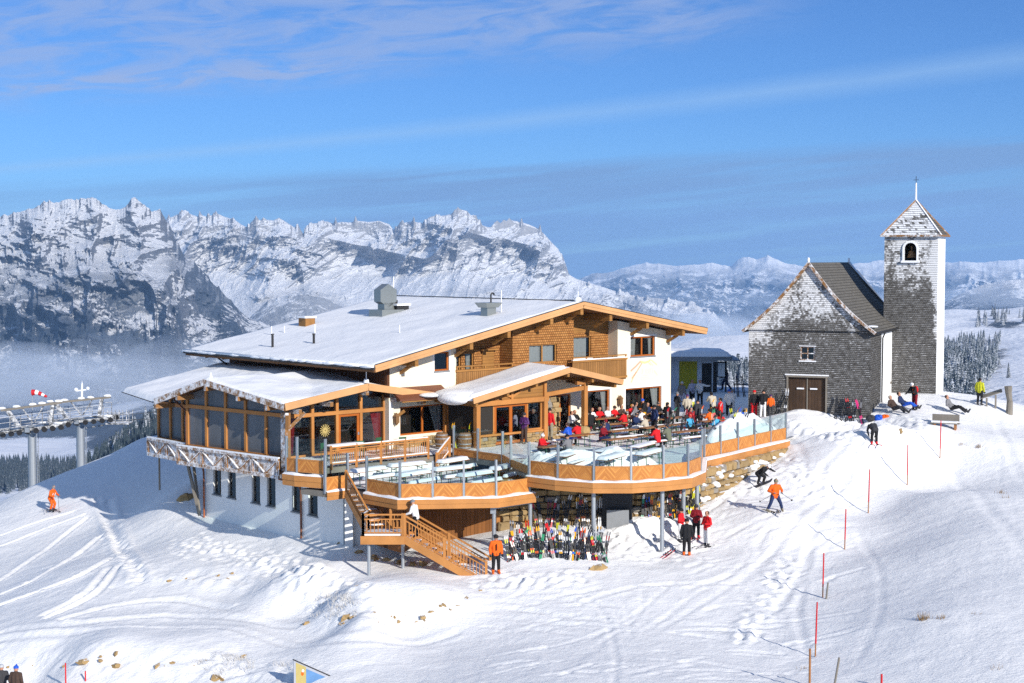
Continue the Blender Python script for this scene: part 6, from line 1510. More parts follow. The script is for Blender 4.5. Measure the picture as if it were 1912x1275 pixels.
    for k in range(6): me.materials.append(M['dark'])
    PM[pose]=(me,Vector(hd),Vector(hup),Vector(f0),Vector(ax),Vector(chh),Vector(up));return PM[pose]
FAB={}
def fab(c,rough=.75):
    if c not in FAB:
        n=N('fabric');v=n.c.outputs['Object'];k=n.noise(v,9,4,.6)
        n.base(n.mix(k,tuple(x*.82 for x in c),tuple(min(1,x*1.1) for x in c)),rough,.2);n.bump(n.noise(n.mapping(v,(1,1,2.2)),11,3),.02,.8);FAB[c]=n.m
    return FAB[c]
CC=dict(red=(.62,.015,.02),darkred=(.22,.012,.02),white=(.78,.78,.78),black=(.016,.016,.018),grey=(.20,.20,.21),orange=(.80,.13,.012),blue=(.02,.10,.55),navy=(.02,.035,.10),beige=(.52,.46,.36),yellow=(.75,.38,.01),lime=(.55,.55,.03),purple=(.08,.025,.12),lilac=(.50,.50,.62),brown=(.07,.045,.035),camo=(.16,.17,.12),green=(.04,.28,.14),pink=(.8,.04,.22),cyan=(.08,.40,.65),charcoal=(.045,.045,.05),skin=(.50,.26,.17),silver=(.45,.47,.5),khaki=(.28,.25,.18))
M['goggle']=m_plain('goggle_lens',(.03,.02,.02),.15,.6)
def person(pose,loc,face,jacket,trousers,label,hat=None,hatc='black',boots='charcoal',gloves='black',scale=1.,lean=0.,group='people around the restaurant',extra=None):
    """face: compass turn in degrees, 0 = towards the viewer, 90 = to the right of the picture"""
    me,hd,hup,f0,ax,chh,up=body_mesh(pose)
    o=bpy.data.objects.new('person',me);COL.objects.link(o);o.location=loc;o.rotation_euler=(lean,0,R(face));o.scale=(scale,)*3
    for i,c in enumerate((jacket,trousers,boots,'skin',gloves,None)):
        s=o.material_slots[i];s.link='OBJECT';s.material=M['dark'] if c is None else fab(CC[c])
    tag(o,label,'person',group)
    if hat:
        m=MB();q=hd+hup*.028
        rot=Vector((0,0,1)).rotation_difference(hup)
        nn=10;R0=.118 if hat=='helmet' else .108;vs=[];fs=[];rows=6
        for i in range(rows+1):
            a=math.pi*.56*i/rows
            for j in range(nn):
                t=2*math.pi*j/nn;p=Vector((R0*math.sin(a)*math.cos(t),R0*1.08*math.sin(a)*math.sin(t),R0*math.cos(a)*(1.06 if hat!='hair' else 1.)));p=rot@p
                vs.append(q+p-f0*(.012+.02*(hat=='hair')))
        for i in range(rows):
            for j in range(nn): a=i*nn+j;b=i*nn+(j+1)%nn;fs.append((a,a+nn,b+nn,b))
        m.add(vs,fs)
        if hat=='beanie': m.ball(q+hup*.125,.03,0,8)
        if hat=='hair': m.ball(q-hup*.03-f0*.055,.085,0,8)
        h=m.build({'helmet':'helmet','beanie':'knitted_hat','hair':'hair'}[hat],fab(CC[hatc],.35 if hat=='helmet' else .8),o,True)
        if hat=='helmet':
            g=MB();e=hd+f0*.082+hup*.03;g.bar(e-ax*.075,e+ax*.075,.035,.055);g.build('goggles',M['goggle'],o)
    if extra=='pack':
        m=MB();c=chh-f0*.21;m.ball(c+up*.0,.17,0,10,(1.,.62,1.35));pk=m.build('rucksack',fab(CC['red']),o,True)
        m=MB();m.bar(chh+ax*.1+f0*.15+up*.08,chh+ax*.1+f0*.15-up*.2,.04,.02);m.build('strap',fab(CC['orange']),o)
    if extra=='stripes':
        m=MB();
        for s in (-1,1): m.bar(chh+ax*s*.11+f0*.152-up*.12,chh+ax*s*.11+f0*.152+up*.02,.06,.015)
        m.build('reflective_stripes',fab(CC['white']),o)
    if extra=='bib':
        m=MB();m.bar(chh+f0*.15-up*.18,chh+f0*.15+up*.1,.16,.02);m.build('dark_front_panel',fab(CC['black']),o)
    return o
def G(px,py): return ground(px,py)
def chfront(px,out):
    """a spot on the snow `out` metres before the chapel front"""
    k=(px-CX)/F;c,s=math.cos(CAng),math.sin(CAng);bx,by=CA.x+out*s,CA.y-out*c
    t=(k*by-bx)/(c-k*s);x,y=bx+t*c,by+t*s;return Vector((x,y,gz(x,y)))
def D0(px,py,z=.04): return atz(px,py,z)
ppl=[]
a=ppl.append
S='skiers on the snow';Tt='guests standing on the terrace';U_='guests seated at the terrace tables';K='people at the chapel'
sk=person('ski',G(97,955),70,'orange','orange','person in an all orange suit standing on skis on the left snow hump','beanie','grey','charcoal','grey',1.03,extra='stripes',group=S)
person('climb',Vector((-4.55,71.25,-2.6)),-115,'white','black','person in white and red jacket climbing the timber stairs','helmet','grey','charcoal','black',1.,group=S)
person('stand',G(926,1072)+Vector((0,0,.02)),10,'orange','black','person in orange and black jacket with orange boots at the foot of the stairs','helmet','black','orange','black',1.04,extra='bib',group=S)
g1=person('hold',G(1320,1021),-55,'red','white','person in red jacket and white trousers standing below the terrace posts','hair','brown','charcoal','black',1.0,group=S)
person('hold',G(1300,1006),-20,'darkred','black','person in dark red waistcoat and black trousers behind the red jacketed one','helmet','charcoal','red','black',.97,group=S)
person('stand',G(1282,1038),170,'black','black','person all in black with orange boots seen from behind below the terrace','helmet','black','orange','black',1.02,group=S)
person('hold',G(1271,1012),60,'red','white','person in red and white partly hidden behind the black figure','helmet','black','charcoal','black',.95,group=S)
sk2=person('plough',G(1447,957),15,'orange','navy','person in orange jacket and blue trousers skiing down in a wedge','beanie','camo','khaki','grey',1.04,group=S)
sb=person('board',G(1420,908)+Vector((0,0,.06)),50,'black','black','person in black with a white helmet leaning to a snowboard by the stone wall','helmet','white','charcoal','black',.98,group=S)
person('bend',G(1632,831),185,'charcoal','black','person in charcoal bending over red ski boots in front of the chapel','hair','brown','red','black',1.02,group=K)
person('stand',chfront(1410,.9),175,'black','red','person in black jacket and bright red trousers at the chapel corner','helmet','red','charcoal','black',1.02,group=K)
person('lean',chfront(1426,1.2),160,'black','white','person in black jacket and white trousers beside the orange clad child','helmet','black','white','black',1.02,group=K)
person('stand',chfront(1441,1.0),170,'orange','charcoal','child in orange jacket and purple helmet at the chapel wall','helmet','purple','charcoal','black',.78,group=K)
# right end of the terrace
for (pose,px,py,face,j,t,lab,hat,hc,sc_) in [
 ('hold',1264,782,120,'black','black','person in black jacket with white hem by the cream house corner','beanie','grey',1.),
 ('hold',1283,789,175,'beige','black','person in beige jacket and purple hat seen from behind at the terrace end','beanie','purple',1.02),
 ('stand',1273,760,150,'grey','lilac','person in grey with a pale hat in the shade near the house corner','beanie','white',1.),
 ('point',1292,757,30,'lilac','black','person in pale lilac jacket stretching an arm beside the lift hut','hair','brown',1.02),
 ('point',1307,757,-20,'white','black','person in white and black jacket with one arm held out','hair','brown',1.02),
 ('lean',1331,784,-165,'beige','black','person in cream waistcoat leaning over skis at the terrace end','hair','black',1.06),
 ('hold',1361,780,165,'white','black','person in white jacket with red stripe carrying skis','helmet','blue',1.06),
 ('hold',1367,776,-160,'white','white','person in white beside the red striped jacket','helmet','grey',1.0),
 ('walk',1356,729,-90,'black','navy','person in dark clothes walking in the shade between hut and chapel','beanie','black',1.08),
 ('stand',1321,731,-100,'navy','black','person in dark blue at the door of the lift hut','hair','black',1.05)]:
    p=D0(px,py) if py>775 else G(px,py)
    person(pose,p,face,j,t,lab,hat,hc,'charcoal','black',sc_,group=Tt)
# in front of the porch
for (pose,px,py,face,j,t,lab,hat,hc,sc_,ex) in [
 ('stand',967,824,20,'lilac','black','person with white helmet and pale blue jacket outside the porch glazing','helmet','white',1.03,None),
 ('hold',979,828,-30,'purple','brown','person in dark purple and white jacket standing close to the white helmet','helmet','charcoal',1.,None),
 ('stand',996,822,-60,'charcoal','black','person in long dark coat before the porch window','hair','khaki',1.03,None),
 ('stand',1026,822,150,'red','khaki','person in red jacket and khaki trousers at the stone pier','helmet','black',1.05,None),
 ('stand',1025,802,180,'red','black','person in red with violet hat at the porch entrance','beanie','purple',1.05,'pack'),
 ('walk',1203,800,-100,'black','yellow','person in black jacket and bright yellow trousers among the tables','beanie','blue',1.05,None)]:
    person(pose,D0(px,py),face,j,t,lab,hat,hc,'charcoal','black',sc_,group=Tt,extra=ex)
# chapel lounge
for (pose,px,py,face,j,t,lab,hat,hc,sc_,ex) in [
 ('recline',1672,772,40,'brown','charcoal','person in brown jacket lying back against the white chapel wall','hair','beige',1.,None),
 ('recline',1690,765,60,'navy','blue','person in dark blue jacket resting behind the brown jacketed one','hair','brown',1.,None),
 ('lean',1708,766,-60,'black','darkred','person in black and orange jacket with red rucksack stooping at the tower foot','helmet','white',1.02,'pack'),
 ('recline',1780,772,55,'grey','black','person in grey top and black trousers sunbathing right of the tower bench','hair','brown',1.05,None),
 ('stand',1829,757,140,'lime','black','person in yellow-green jacket at the sloping panorama board','hair','black',1.,None)]:
    p=G(px,py);person(pose,p,face,j,t,lab,hat,hc,'charcoal','black',sc_,group=K,extra=ex)
p=atz(6,1305,-8.2);person('point',atz(4,1318,-8.3),-160,'charcoal','red','person in dark jacket cut by the lower left picture corner','helmet','silver','charcoal','black',1.,group=S)
person('stand',atz(31,1322,-8.2),170,'brown','grey','person in dark brown hooded jacket at the bottom left edge','beanie','blue','charcoal','black',1.02,group=S)
def seated(u,v,turn,j,t,lab,hat,hc,sc_=1.,ex=None):
    p=W(u,v,.04);person('sit',p,turn,j,t,lab,hat,hc,'charcoal','black',sc_,group=U_,extra=ex)
# ------------------------------------------------------------ tables and benches (turn 48 deg: along the house front)
RZ_H=math.pi/2-BA
def make_table(snow=0.,top='tabletop'):
    r=empty('beer_table',(0,0,0));m=MB();m.box(-1.1,1.1,-.3,.3,.73,.765);m.build('table_top',M[top],r)
    for s in (-1,1):
        m=MB();x=s*.78
        for y in (-.24,.24): m.tube((x,y,0),(x,y*.9,.73),.02,.02,6)
        m.bar((x,-.24,.06),(x,.24,.06),.03,.03);m.bar((x,-.22,.6),(x,.22,.6),.03,.03);m.bar((x,0,.62),(x-s*.4,0,.72),.025,.025);m.build('leg_frame',M['rail_green'],r)
    if snow>0:
        o=snow_sheet('snow',r,-1.1,1.1,-.31,.31,lambda x,y:.767,snow,.1,.12,.02,int(snow*100),mat='snow_trim')
    return r
def make_bench(snow=0.,top='tabletop'):
    r=empty('beer_bench',(0,0,0));m=MB();m.box(-1.1,1.1,-.13,.13,.44,.47);m.build('seat_board',M[top],r)
    for s in (-1,1):
        m=MB();x=s*.8
        for y in (-.1,.1): m.tube((x,y,0),(x,y*.9,.44),.018,.018,6)
        m.bar((x,-.1,.08),(x,.1,.08),.025,.025);m.build('leg_frame',M['rail_green'],r)
    if snow>0: snow_sheet('snow',r,-1.1,1.1,-.14,.14,lambda x,y:.472,snow,.08,.07,.015,int(snow*77),mat='snow_trim')
    return r
TB_={k:make_table(v) for k,v in dict(bare=0,dusted=.06,laden=.15).items()};BB_={k:make_bench(v) for k,v in dict(bare=0,dusted=.06,laden=.13).items()}
_fresh=set()
def put(proto,loc,rz,label,cat,group):
    o=proto if proto.name not in _fresh else dup(proto)
    _fresh.add(proto.name);o.location=loc;o.rotation_euler=(0,0,rz);tag(o,label,cat,group);return o
ORD=['first','second','third','fourth','fifth','sixth','seventh']
rows=[('by the house wall',-1.45,[13.2,15.7,18.2],'bare','bare'),('in the second row from the house',-4.0,[11.7,14.3,16.9,19.4],'bare','dusted'),('in the middle of the terrace',-6.7,[5.6,9.2,11.8,14.4,17.0],'bare','dusted'),('behind the right corner glass',-9.4,[1.2,6.2,8.9,11.6,14.3],'bare','dusted'),('nearest the curved front glass',-12.3,[-.4,2.3,5.0],'dusted','dusted'),('inside the front glass bulge',-14.7,[.1,2.7],'laden','laden')]
WORD=dict(bare='bare brown',dusted='snow dusted',laden='thickly snowed')
for rd,v,us,tk,bk in rows:
    for i,u in enumerate(us):
        j=random.uniform(-.15,.15);rz=RZ_H+random.uniform(-.06,.06)+(.35 if v<-12 else 0)
        put(TB_[tk],W(u+j,v,.03),rz,f'{WORD[tk]} beer table {rd}, {ORD[i]} from left','table','beer tables on the upper terrace')
        for s,n_ in ((-1,'viewer side'),(1,'house side')):
            if random.random()<.88: put(BB_[bk],W(u+j+random.uniform(-.1,.1),v+s*.68,.03),rz+random.uniform(-.05,.05),f'{WORD[bk]} bench, {n_} of {ORD[i]} table {rd}','bench','beer benches on the upper terrace')
for i,(u,v,r_) in enumerate([(-8.0,-5.6,.1),(-5.4,-5.4,-.1),(-2.6,-5.7,.2),(-7.2,-8.2,.15),(-4.6,-8.0,-.05),(-2.3,-9.4,.3),(-5.0,-10.3,.1)]):
    w_=('behind the stair head','under the long timber railing','by the little handrail','left in the front pair','in the centre of the deck','by the dividing glass','nearest the curved lower glass')[i]
    put(TB_['laden'],W(u,v,LZ+.06),RZ_H+r_,f'table buried in snow on the lower deck, {w_}','table','snow buried tables of the lower deck')
    put(BB_['laden'],W(u+.1,v-.75,LZ+.06),RZ_H+r_,f'bench buried in snow on the lower deck, {w_}','bench','snow buried benches of the lower deck')
def chair(loc,rz,label):
    r=empty('terrace_chair',loc,rz,label,'chair','green chairs before the winter garden')
    for x in (-.2,.2):
        for y in (-.2,.2): m=MB();m.tube((x,y,0),(x,y,.45 if y<0 else .9),.015);m.build('leg',M['rail_green'],r)
    m=MB();m.box(-.23,.23,-.23,.23,.44,.47);m.build('seat',M['tabletop'],r);m=MB();m.box(-.22,.22,.2,.22,.6,.9);m.build('backrest',M['rail_green'],r)
for i,(u,v,t) in enumerate([(-7.6,-1.4,.4),(-5.6,-1.6,2.6),(-4.0,-1.4,.2),(-2.9,-1.7,2.9)]):
    chair(W(u,v,.03),RZ_H+t,f'green framed chair in front of the winter garden, {ORD[i]} from the left')
put(dup(TB_['dusted']),W(-6.6,-1.7,.03),RZ_H,'snow dusted table beneath the straw star window','table','tables before the winter garden');put(dup(TB_['dusted']),W(-3.4,-2.3,.03),RZ_H,'snow dusted table before the red curtain','table','tables before the winter garden')
nmc=lambda c:dict(charcoal='dark grey',darkred='dark red',lime='yellow-green',cyan='light blue').get(c,c)
# seated guests
seat=[(12.6,-.75,48,'white','black','seated person in white top at the wall table beside the porch post','hair','brown'),(13.3,-.72,40,'red','charcoal','seated person in red and grey at the wall table, facing the sun','hair','beige'),(13.9,-.78,60,'white','black','seated person with white sleeves right of the red guest','hair','brown'),
 (15.2,-.75,48,'brown','black','seated person in dark brown under the wall lantern','hair','brown'),(16.2,-.74,40,'red','red','seated person in bright red beneath the left edge of the large window','hair','yellow'),(17.6,-.75,45,'navy','black','seated person in navy under the large right window','hair','brown'),(18.6,-.72,50,'black','black','seated person in black under the right half of the large window','beanie','charcoal'),
 (10.3,-1.3,60,'white','black','seated person in white just inside the porch','hair','brown'),(10.9,-1.0,30,'black','black','seated person in black just inside the porch','hair','black'),(11.4,-1.9,200,'black','darkred','seated person seen from behind with dark red sleeves by the porch post','hair','black'),
 (12.9,-3.3,228,'red','red','seated person all in red with their back to the terrace front','hair','brown'),
 (8.6,-6.0,215,'navy','grey','seated person in navy and grey at the middle tables','hair','darkred'),
 (5.6,-6.0,230,'blue','black','seated person in blue jacket turning to a red neighbour','hair','brown'),(6.3,-6.0,215,'red','black','seated person in red jacket beside the blue one','hair','black'),
 (.9,-8.75,60,'red','black','seated person with white knitted hat and red and white jacket','beanie','white'),
 (8.4,-10.1,220,'red','black','seated person in red waistcoat with white collar behind the right glass','hair','black'),(14.4,-3.4,228,'white','navy','seated person in white with dark trousers, back turned, second row from the house','hair','brown'),(16.8,-3.4,215,'charcoal','black','seated person in charcoal, back turned, near the yellow trousered guest','helmet','black'),(11.9,-6.0,235,'beige','black','seated person in beige jacket in the middle of the terrace','hair','brown'),(14.2,-7.3,40,'cyan','black','seated person in light blue in the middle of the terrace','beanie','red'),(17.2,-4.7,60,'darkred','black','seated person in dark red at the second row of tables','hair','black'),(1.6,-10.1,225,'grey','black','seated person in grey behind the white hatted guest','helmet','black'),(9.3,-10.1,225,'camo','charcoal','seated person in olive jacket behind the right glass','hair','charcoal')]
for u,v,t,j,tr,lab,hat,hc in seat: seated(u,v,(t-48)+42 if v>-3 else t,j,tr,lab,hat,hc)
busy=[('red','black'),('black','grey'),('white','navy'),('blue','black'),('charcoal','red'),('lime','black'),('navy','white'),('purple','black'),('orange','charcoal'),('grey','black'),('darkred','navy'),('black','beige'),('cyan','white'),('green','black')]
busyspots=[(14.6,-.72,45),(16.9,-.72,50),(18.1,-2.15,225),(19.3,-3.3,220),(19.9,-4.6,60),(11.0,-3.35,225),(12.4,-4.65,50),(15.2,-6.05,225),(17.6,-6.05,220),(10.0,-7.35,45),(6.9,-7.35,55),(12.0,-8.75,215),(15.0,-8.8,225),(18.0,-6.1,215)]
for (j,t),(u,v,a) in list(zip(busy,busyspots))[::2]: seated(u,v,a,j,t,f'seated person in {nmc(j)} jacket and {nmc(t)} trousers among the right hand terrace tables',random.choice(('hair','beanie','helmet')),random.choice(('brown','black','charcoal','beige')))
for k,(px,py,a,j,t) in enumerate(((1246,806,140,'black','charcoal'),(1222,812,-60,'navy','black'),(1184,806,100,'grey','navy'),(1302,800,170,'charcoal','black'),(1345,796,-120,'red','black'))): person(('hold','stand','walk','lean','hold')[k],D0(px,py),a,j,t,f'standing person in {nmc(j)} jacket and {nmc(t)} trousers between the terrace tables',('hair','helmet')[k%2],'black','charcoal','black',1.02,group=Tt)
# barrels
def barrel(loc,label):
    r=empty('wine_barrel',loc,random.random(),label,'barrel','oak barrels on the terrace');m=MB();n=16;prof=[(0,.30),(.2,.36),(.45,.38),(.7,.36),(.9,.30)]
    vs=[(q*math.cos(6.283*j/n),q*math.sin(6.283*j/n),z) for z,q in prof for j in range(n)];fs=[(i*n+j,i*n+(j+1)%n,(i+1)*n+(j+1)%n,(i+1)*n+j) for i in range(4) for j in range(n)]+[tuple(range(4*n,5*n))]
    m.add(vs,fs);m.build('staves',M['barrel'],r,True)
    for z,q in ((.1,.335),(.3,.375),(.6,.375),(.8,.335)): m=MB();m.tube((0,0,z-.025),(0,0,z+.025),q+.006,q+.006,16);m.build('hoop',M['steel'],r)
    return r
for px,py,lab in ((825,838,'oak barrel by the small handrail under the left window'),(868,838,'oak barrel left of the porch glazing holding yellow skis')): barrel(D0(px,py,.03),lab)
# ------------------------------------------------------------ skis
SKM={}
def ski_mat(c):
    if c not in SKM: SKM[c]=m_plain('ski_lacquer',CC[c],.3,.5,0,.2,20)
    return SKM[c]
def ski_mesh():
    m=MB();n=14;Ls=1.62;vs=[]
    for i in range(n+1):
        t=i/n;z=t*Ls;w=.028+.012*abs(2*t-1)**1.5
        if t>.93: w*=max(.25,1-((t-.93)/.07)**2*.8)
        if t<.04: w*=.8
        y=-.12*max(0,(t-.84)/.16)**2-.02*max(0,(.06-t)/.06)+.012*math.sin(math.pi*t)
        for x,yy in ((-w,y-.008),(w,y-.008),(w,y+.008),(-w,y+.008)): vs.append((x,yy,z))
    for i in range(n):
        for k in range(4):
            a=i*4+k;b=i*4+(k+1)%4;m.add([vs[a],vs[b],vs[b+4],vs[a+4]],[(0,1,2,3)],1 if (i>=n-2 or i in(3,8)) else (2 if i<3 or i==9 else 0))
    m.add([vs[n*4+k] for k in range(4)],[(0,1,2,3)],1);m.add([vs[k] for k in (3,2,1,0)],[(0,1,2,3)],0)
    o=m.build('ski',[M['dark'],M['black'],M['black']]);me=o.data;bpy.data.objects.remove(o);return me
def bind_mesh():
    m=MB();m.box(-.035,.035,-.07,-.008,.62,.74);m.box(-.035,.035,-.075,-.008,.90,1.0);m.box(-.03,.03,-.03,-.008,.56,1.02);o=m.build('binding',M['black']);me=o.data;bpy.data.objects.remove(o);return me
SKME,BIME=ski_mesh(),bind_mesh();used_lab=set()
def ski_pair(loc,tilt,roll,rz,c1,c2,label,group,sc_=1.,gap=.05,flat=None,cat='skis'):
    r=empty('pair_of_skis',loc,0,label,cat,group);r.rotation_mode='ZXY' if flat is None else 'XYZ'
    r.rotation_euler=(tilt,roll,rz) if flat is None else flat
    r.scale=(sc_,)*3
    for k,(dx,y) in enumerate(((-gap,0),(gap,.012))):
        o=bpy.data.objects.new('ski',SKME);COL.objects.link(o);o.parent=r;o.location=(dx,y,0);o.rotation_euler=(0,random.uniform(-.03,.03),0)
        for i,c in enumerate((c1,c2,random.choice((c1,'black')))): s=o.material_slots[i];s.link='OBJECT';s.material=ski_mat(c)
        b=bpy.data.objects.new('binding',BIME);COL.objects.link(b);b.parent=o
    return r
PAL=['black','white','red','blue','silver','black','orange','grey','black','white','navy','green','charcoal','darkred','lime','charcoal','silver','black','grey','black','yellow','white']
ADJ=dict(charcoal='dark grey',darkred='dark red',lime='lime green')
def nm(c): return ADJ.get(c,c)
def row_of_skis(n,place,group,pos,fixed=None,tips=None):
    cols=[]
    for i in range(n):
        for _ in range(60):
            c1=fixed or random.choice(PAL);c2=random.choice(tips or PAL)
            if c1!=c2 and (c1,c2) not in cols: break
        cols.append((c1,c2))
    for i,(c1,c2) in enumerate(cols):
        lab=f'{nm(c1)} skis with {nm(c2)} tips {place}'
        if lab in used_lab:
            q=cols[i-1] if i else cols[min(1,n-1)];lab+=f', beside {nm(q[0])}-{nm(q[1])} ones'
        used_lab.add(lab);loc,tilt,roll,rz,s=pos(i);ski_pair(loc,tilt,roll,rz,c1,c2,lab,group,s)
rk=empty('ski_rack',(2.2,71.45,-4.),0,'long low ski rack of dark steel bars below the terrace crowded with skis','ski rack')
for x in np.linspace(-2.3,2.3,6): m=MB();m.tube((x,0,-.8),(x,.0,1.12),.035);m.build('post',M['black'],rk)
for z in (.72,1.08): m=MB();m.tube((-2.4,0,z),(2.4,0,z),.03);m.build('bar',M['steel'],rk)
m=MB();m.box(-2.35,2.35,-.03,.03,1.11,1.16);m.build('snow',M['snow_trim'],rk)
def rack_pos(i):
    x=-.25+4.75*(i+.5)/42+random.uniform(-.06,.06);y=71.0+random.uniform(-.12,.1)
    return (Vector((x,y,gz(x,y)-.08)),R(-random.uniform(9,17)),R(random.uniform(-20,16)),R(random.uniform(-35,35)),random.uniform(.78,1.05))
row_of_skis(42,'in the front ski rack','skis in the front rack',rack_pos)
def rack_pos2(i):
    x=-.2+4.5*(i+.5)/12+random.uniform(-.06,.06);y=72.0+random.uniform(-.1,.1);return (Vector((x,y,gz(x,y)-.1)),R(random.uniform(9,16)),R(random.uniform(-10,10)),R(random.uniform(-15,15)),random.uniform(.9,1.1))
row_of_skis(12,'on the far side of the ski rack','skis behind the rack',rack_pos2)
def wall_pos(lo,hi,n):
    def f(i):
        s=lo+(hi-lo)*(i+.5)/n+random.uniform(-.1,.1);x,y=along(s);x2,y2=along(s+.1);d=Vector((x2-x,y2-y,0)).normalized();nn=Vector((d.y,-d.x,0));p=Vector((x,y,0))+nn*.62
        return (Vector((p.x,p.y,gz(p.x,p.y)-.08)),R(-random.uniform(8,14)),R(random.uniform(-12,12)),math.atan2(d.y,d.x),random.uniform(.85,1.05))
    return f
row_of_skis(13,'along the stone wall left of the shaft','skis along the shaded stone wall',wall_pos(1.6,5.0,13))
row_of_skis(12,'along the stone wall right of the shaft','skis along the stone wall right of the shaft',wall_pos(6.9,9.4,12))
row_of_skis(6,'at the wall behind the right steel post','yellow skis at the stone wall',wall_pos(9.4,10.5,6),'lime',['black','yellow','white','grey','green','silver'])
def table_pos(lst):
    def f(i):
        u,v=lst[i];p=W(u+random.uniform(-.3,.3),v+random.uniform(-.2,.2),.03);return (p,R(-random.uniform(8,20)),R(random.uniform(-15,15)),RZ_H+random.uniform(-.5,.5),random.uniform(.95,1.08))
    return f
spots=[(13.3,-5.2),(14.6,-5.3),(15.4,-5.1),(16.4,-5.2),(17.4,-5.2),(18.5,-5.0),(19.6,-5.2),(20.3,-4.6),(12.4,-7.9),(13.6,-8.),(14.6,-7.9),(15.7,-8.),(16.6,-7.8),(17.8,-7.9),(18.6,-7.0),(19.4,-6.4),(20.6,-3.4),(16.0,-2.6),(18.4,-2.4),(13.0,-10.6),(14.6,-10.4),(15.6,-10.0),(20.9,-2.2),(11.2,-5.3),(17.2,-9.1),(18.4,-8.6)]
row_of_skis(len(spots),'leaning on terrace tables towards the chapel','skis leaning on the terrace tables',table_pos(spots))
for px,py,c1,c2,lab in ((1562,776,'black','charcoal','black skis in the leftmost lean-to at the chapel front right of the door'),(1572,778,'charcoal','black','dark skis second from the chapel door'),(1583,780,'black','grey','black skis with grey tips crossing at the chapel front'),(1592,777,'black','red','black skis with red tips at the chapel front'),(1598,782,'silver','black','silver skis with dark tips before the chapel corner'),(1607,780,'grey','charcoal','grey skis at the chapel corner'),(1614,782,'pink','pink','pink ski pair standing at the chapel corner'),(1458,762,'black','grey','black skis left of the chapel door'),(1467,764,'silver','white','pale skis beside the chapel door frame')):
    p=chfront(px,.5);ski_pair(p-Vector((0,0,.03)),R(-random.uniform(8,13)),R(random.uniform(-14,14)),CAng,c1,c2,lab,'skis at the chapel wall',1.)
for i in range(9):
    x=16.4+.42*i;y=109.5-.22*i;ski_pair(Vector((x,y,gz(x,y)-.05)),R(-9),R(random.uniform(-8,8)),random.uniform(-.3,.3),'black',('navy','charcoal','grey')[i%3],'dark ski pair leaning on the shaded steel fence left of the chapel','skis at the shaded fence',1.)
for px,py,lab in ((853,838,'yellow skis in the left barrel top'),(873,836,'yellow skis standing beside the right barrel')): ski_pair(D0(px,py,.03),R(-6),R(8 if px>860 else -10),RZ_H,'lime','yellow',lab,'yellow skis at the barrels',.9)
p=G(1237,1044);ski_pair(p+Vector((0,0,.06)),0,0,0,'red','black','red and black skis lying on the snow beside the steel post',None,.75,.12,(R(-78),0,R(-35)))
def flat_skis(p,ang,spread,c1,c2,lab,dirs=None,sc_=1.,h=.035):
    r=empty('pair_of_skis',p,R(ang),lab,'skis','skis worn on the slope')
    for k in (-1,1):
        o=bpy.data.objects.new('ski',SKME);COL.objects.link(o);o.parent=r;a=(dirs or 0)*k
        o.rotation_euler=(R(90),0,R(a));o.location=(k*spread+.7*math.sin(R(a))*-1*0,.72,h);o.scale=(sc_,)*3
        for i,c in enumerate((c1,c2,c1)): s=o.material_slots[i];s.link='OBJECT';s.material=ski_mat(c)
        b=bpy.data.objects.new('binding',BIME);COL.objects.link(b);b.parent=o
flat_skis(G(97,955)+Vector((0,0,.05)),70,.17,'grey','black','grey skis under the orange suited skier')
flat_skis(G(1447,957)+Vector((0,0,.05)),15,.40,'khaki','white','pale skis of the wedge turning skier',-16)
flat_skis(G(1320,1021)+Vector((0,0,.04)),-55,.14,'white','grey','white skis under the white trousered person');flat_skis(G(1300,1006)+Vector((0,0,.04)),-20,.14,'red','white','red skis under the dark red waistcoat')
flat_skis(G(1632,831)+Vector((0,0,.04)),185,.2,'red','black','red skis under the bending person')
m=MB();n=10;vs=[]
for i in range(n+1):
    t=i/n;w=.13*(1-.75*abs(2*t-1)**5)*(.9+.1*(2*t-1)**2);z=.10*max(0,(t-.85)/.15)**2+.10*max(0,(.15-t)/.15)**2
    vs+=[(-w,(t-.5)*1.5,z),(w,(t-.5)*1.5,z),(w,(t-.5)*1.5,z+.015),(-w,(t-.5)*1.5,z+.015)]
for i in range(n):
    for k in range(4): a_=i*4+k;b_=i*4+(k+1)%4;m.add([vs[a_],vs[b_],vs[b_+4],vs[a_+4]],[(0,1,2,3)])
o=m.build('snowboard',ski_mat('charcoal'));o.location=G(1420,908)+Vector((.05,-.1,.12));o.rotation_euler=(R(14),R(12),R(-58));tag(o,'dark snowboard tilted on edge under the black clad rider','snowboard')
def ski_pole(p,q,lab):
    m=MB();p=Vector(p);q=Vector(q);m.tube(p,q,.012,.01,6);m.tube(p,p+(q-p)*.09,.022,.02,8);b=p+(q-p)*.94;m.tube(b,b+(q-p).normalized()*.015,.05,.05,10);o=m.build('ski_pole',M['black']);tag(o,lab,'ski pole','ski poles held by skiers')
b=G(97,955);ski_pole(b+Vector((.42,-.05,1.0)),b+Vector((.62,-.5,.0)),'ski pole on the right of the orange suited skier');ski_pole(b+Vector((.15,-.4,1.0)),b+Vector((-.2,-.55,.0)),'ski pole on the left of the orange suited skier')
b=G(1447,957);ski_pole(b+Vector((-.12,-.32,1.02)),b+Vector((-.75,.3,.5)),'ski pole trailing left of the wedge turning skier');ski_pole(b+Vector((.3,-.25,1.02)),b+Vector((.95,.4,.55)),'ski pole trailing right of the wedge turning skier')
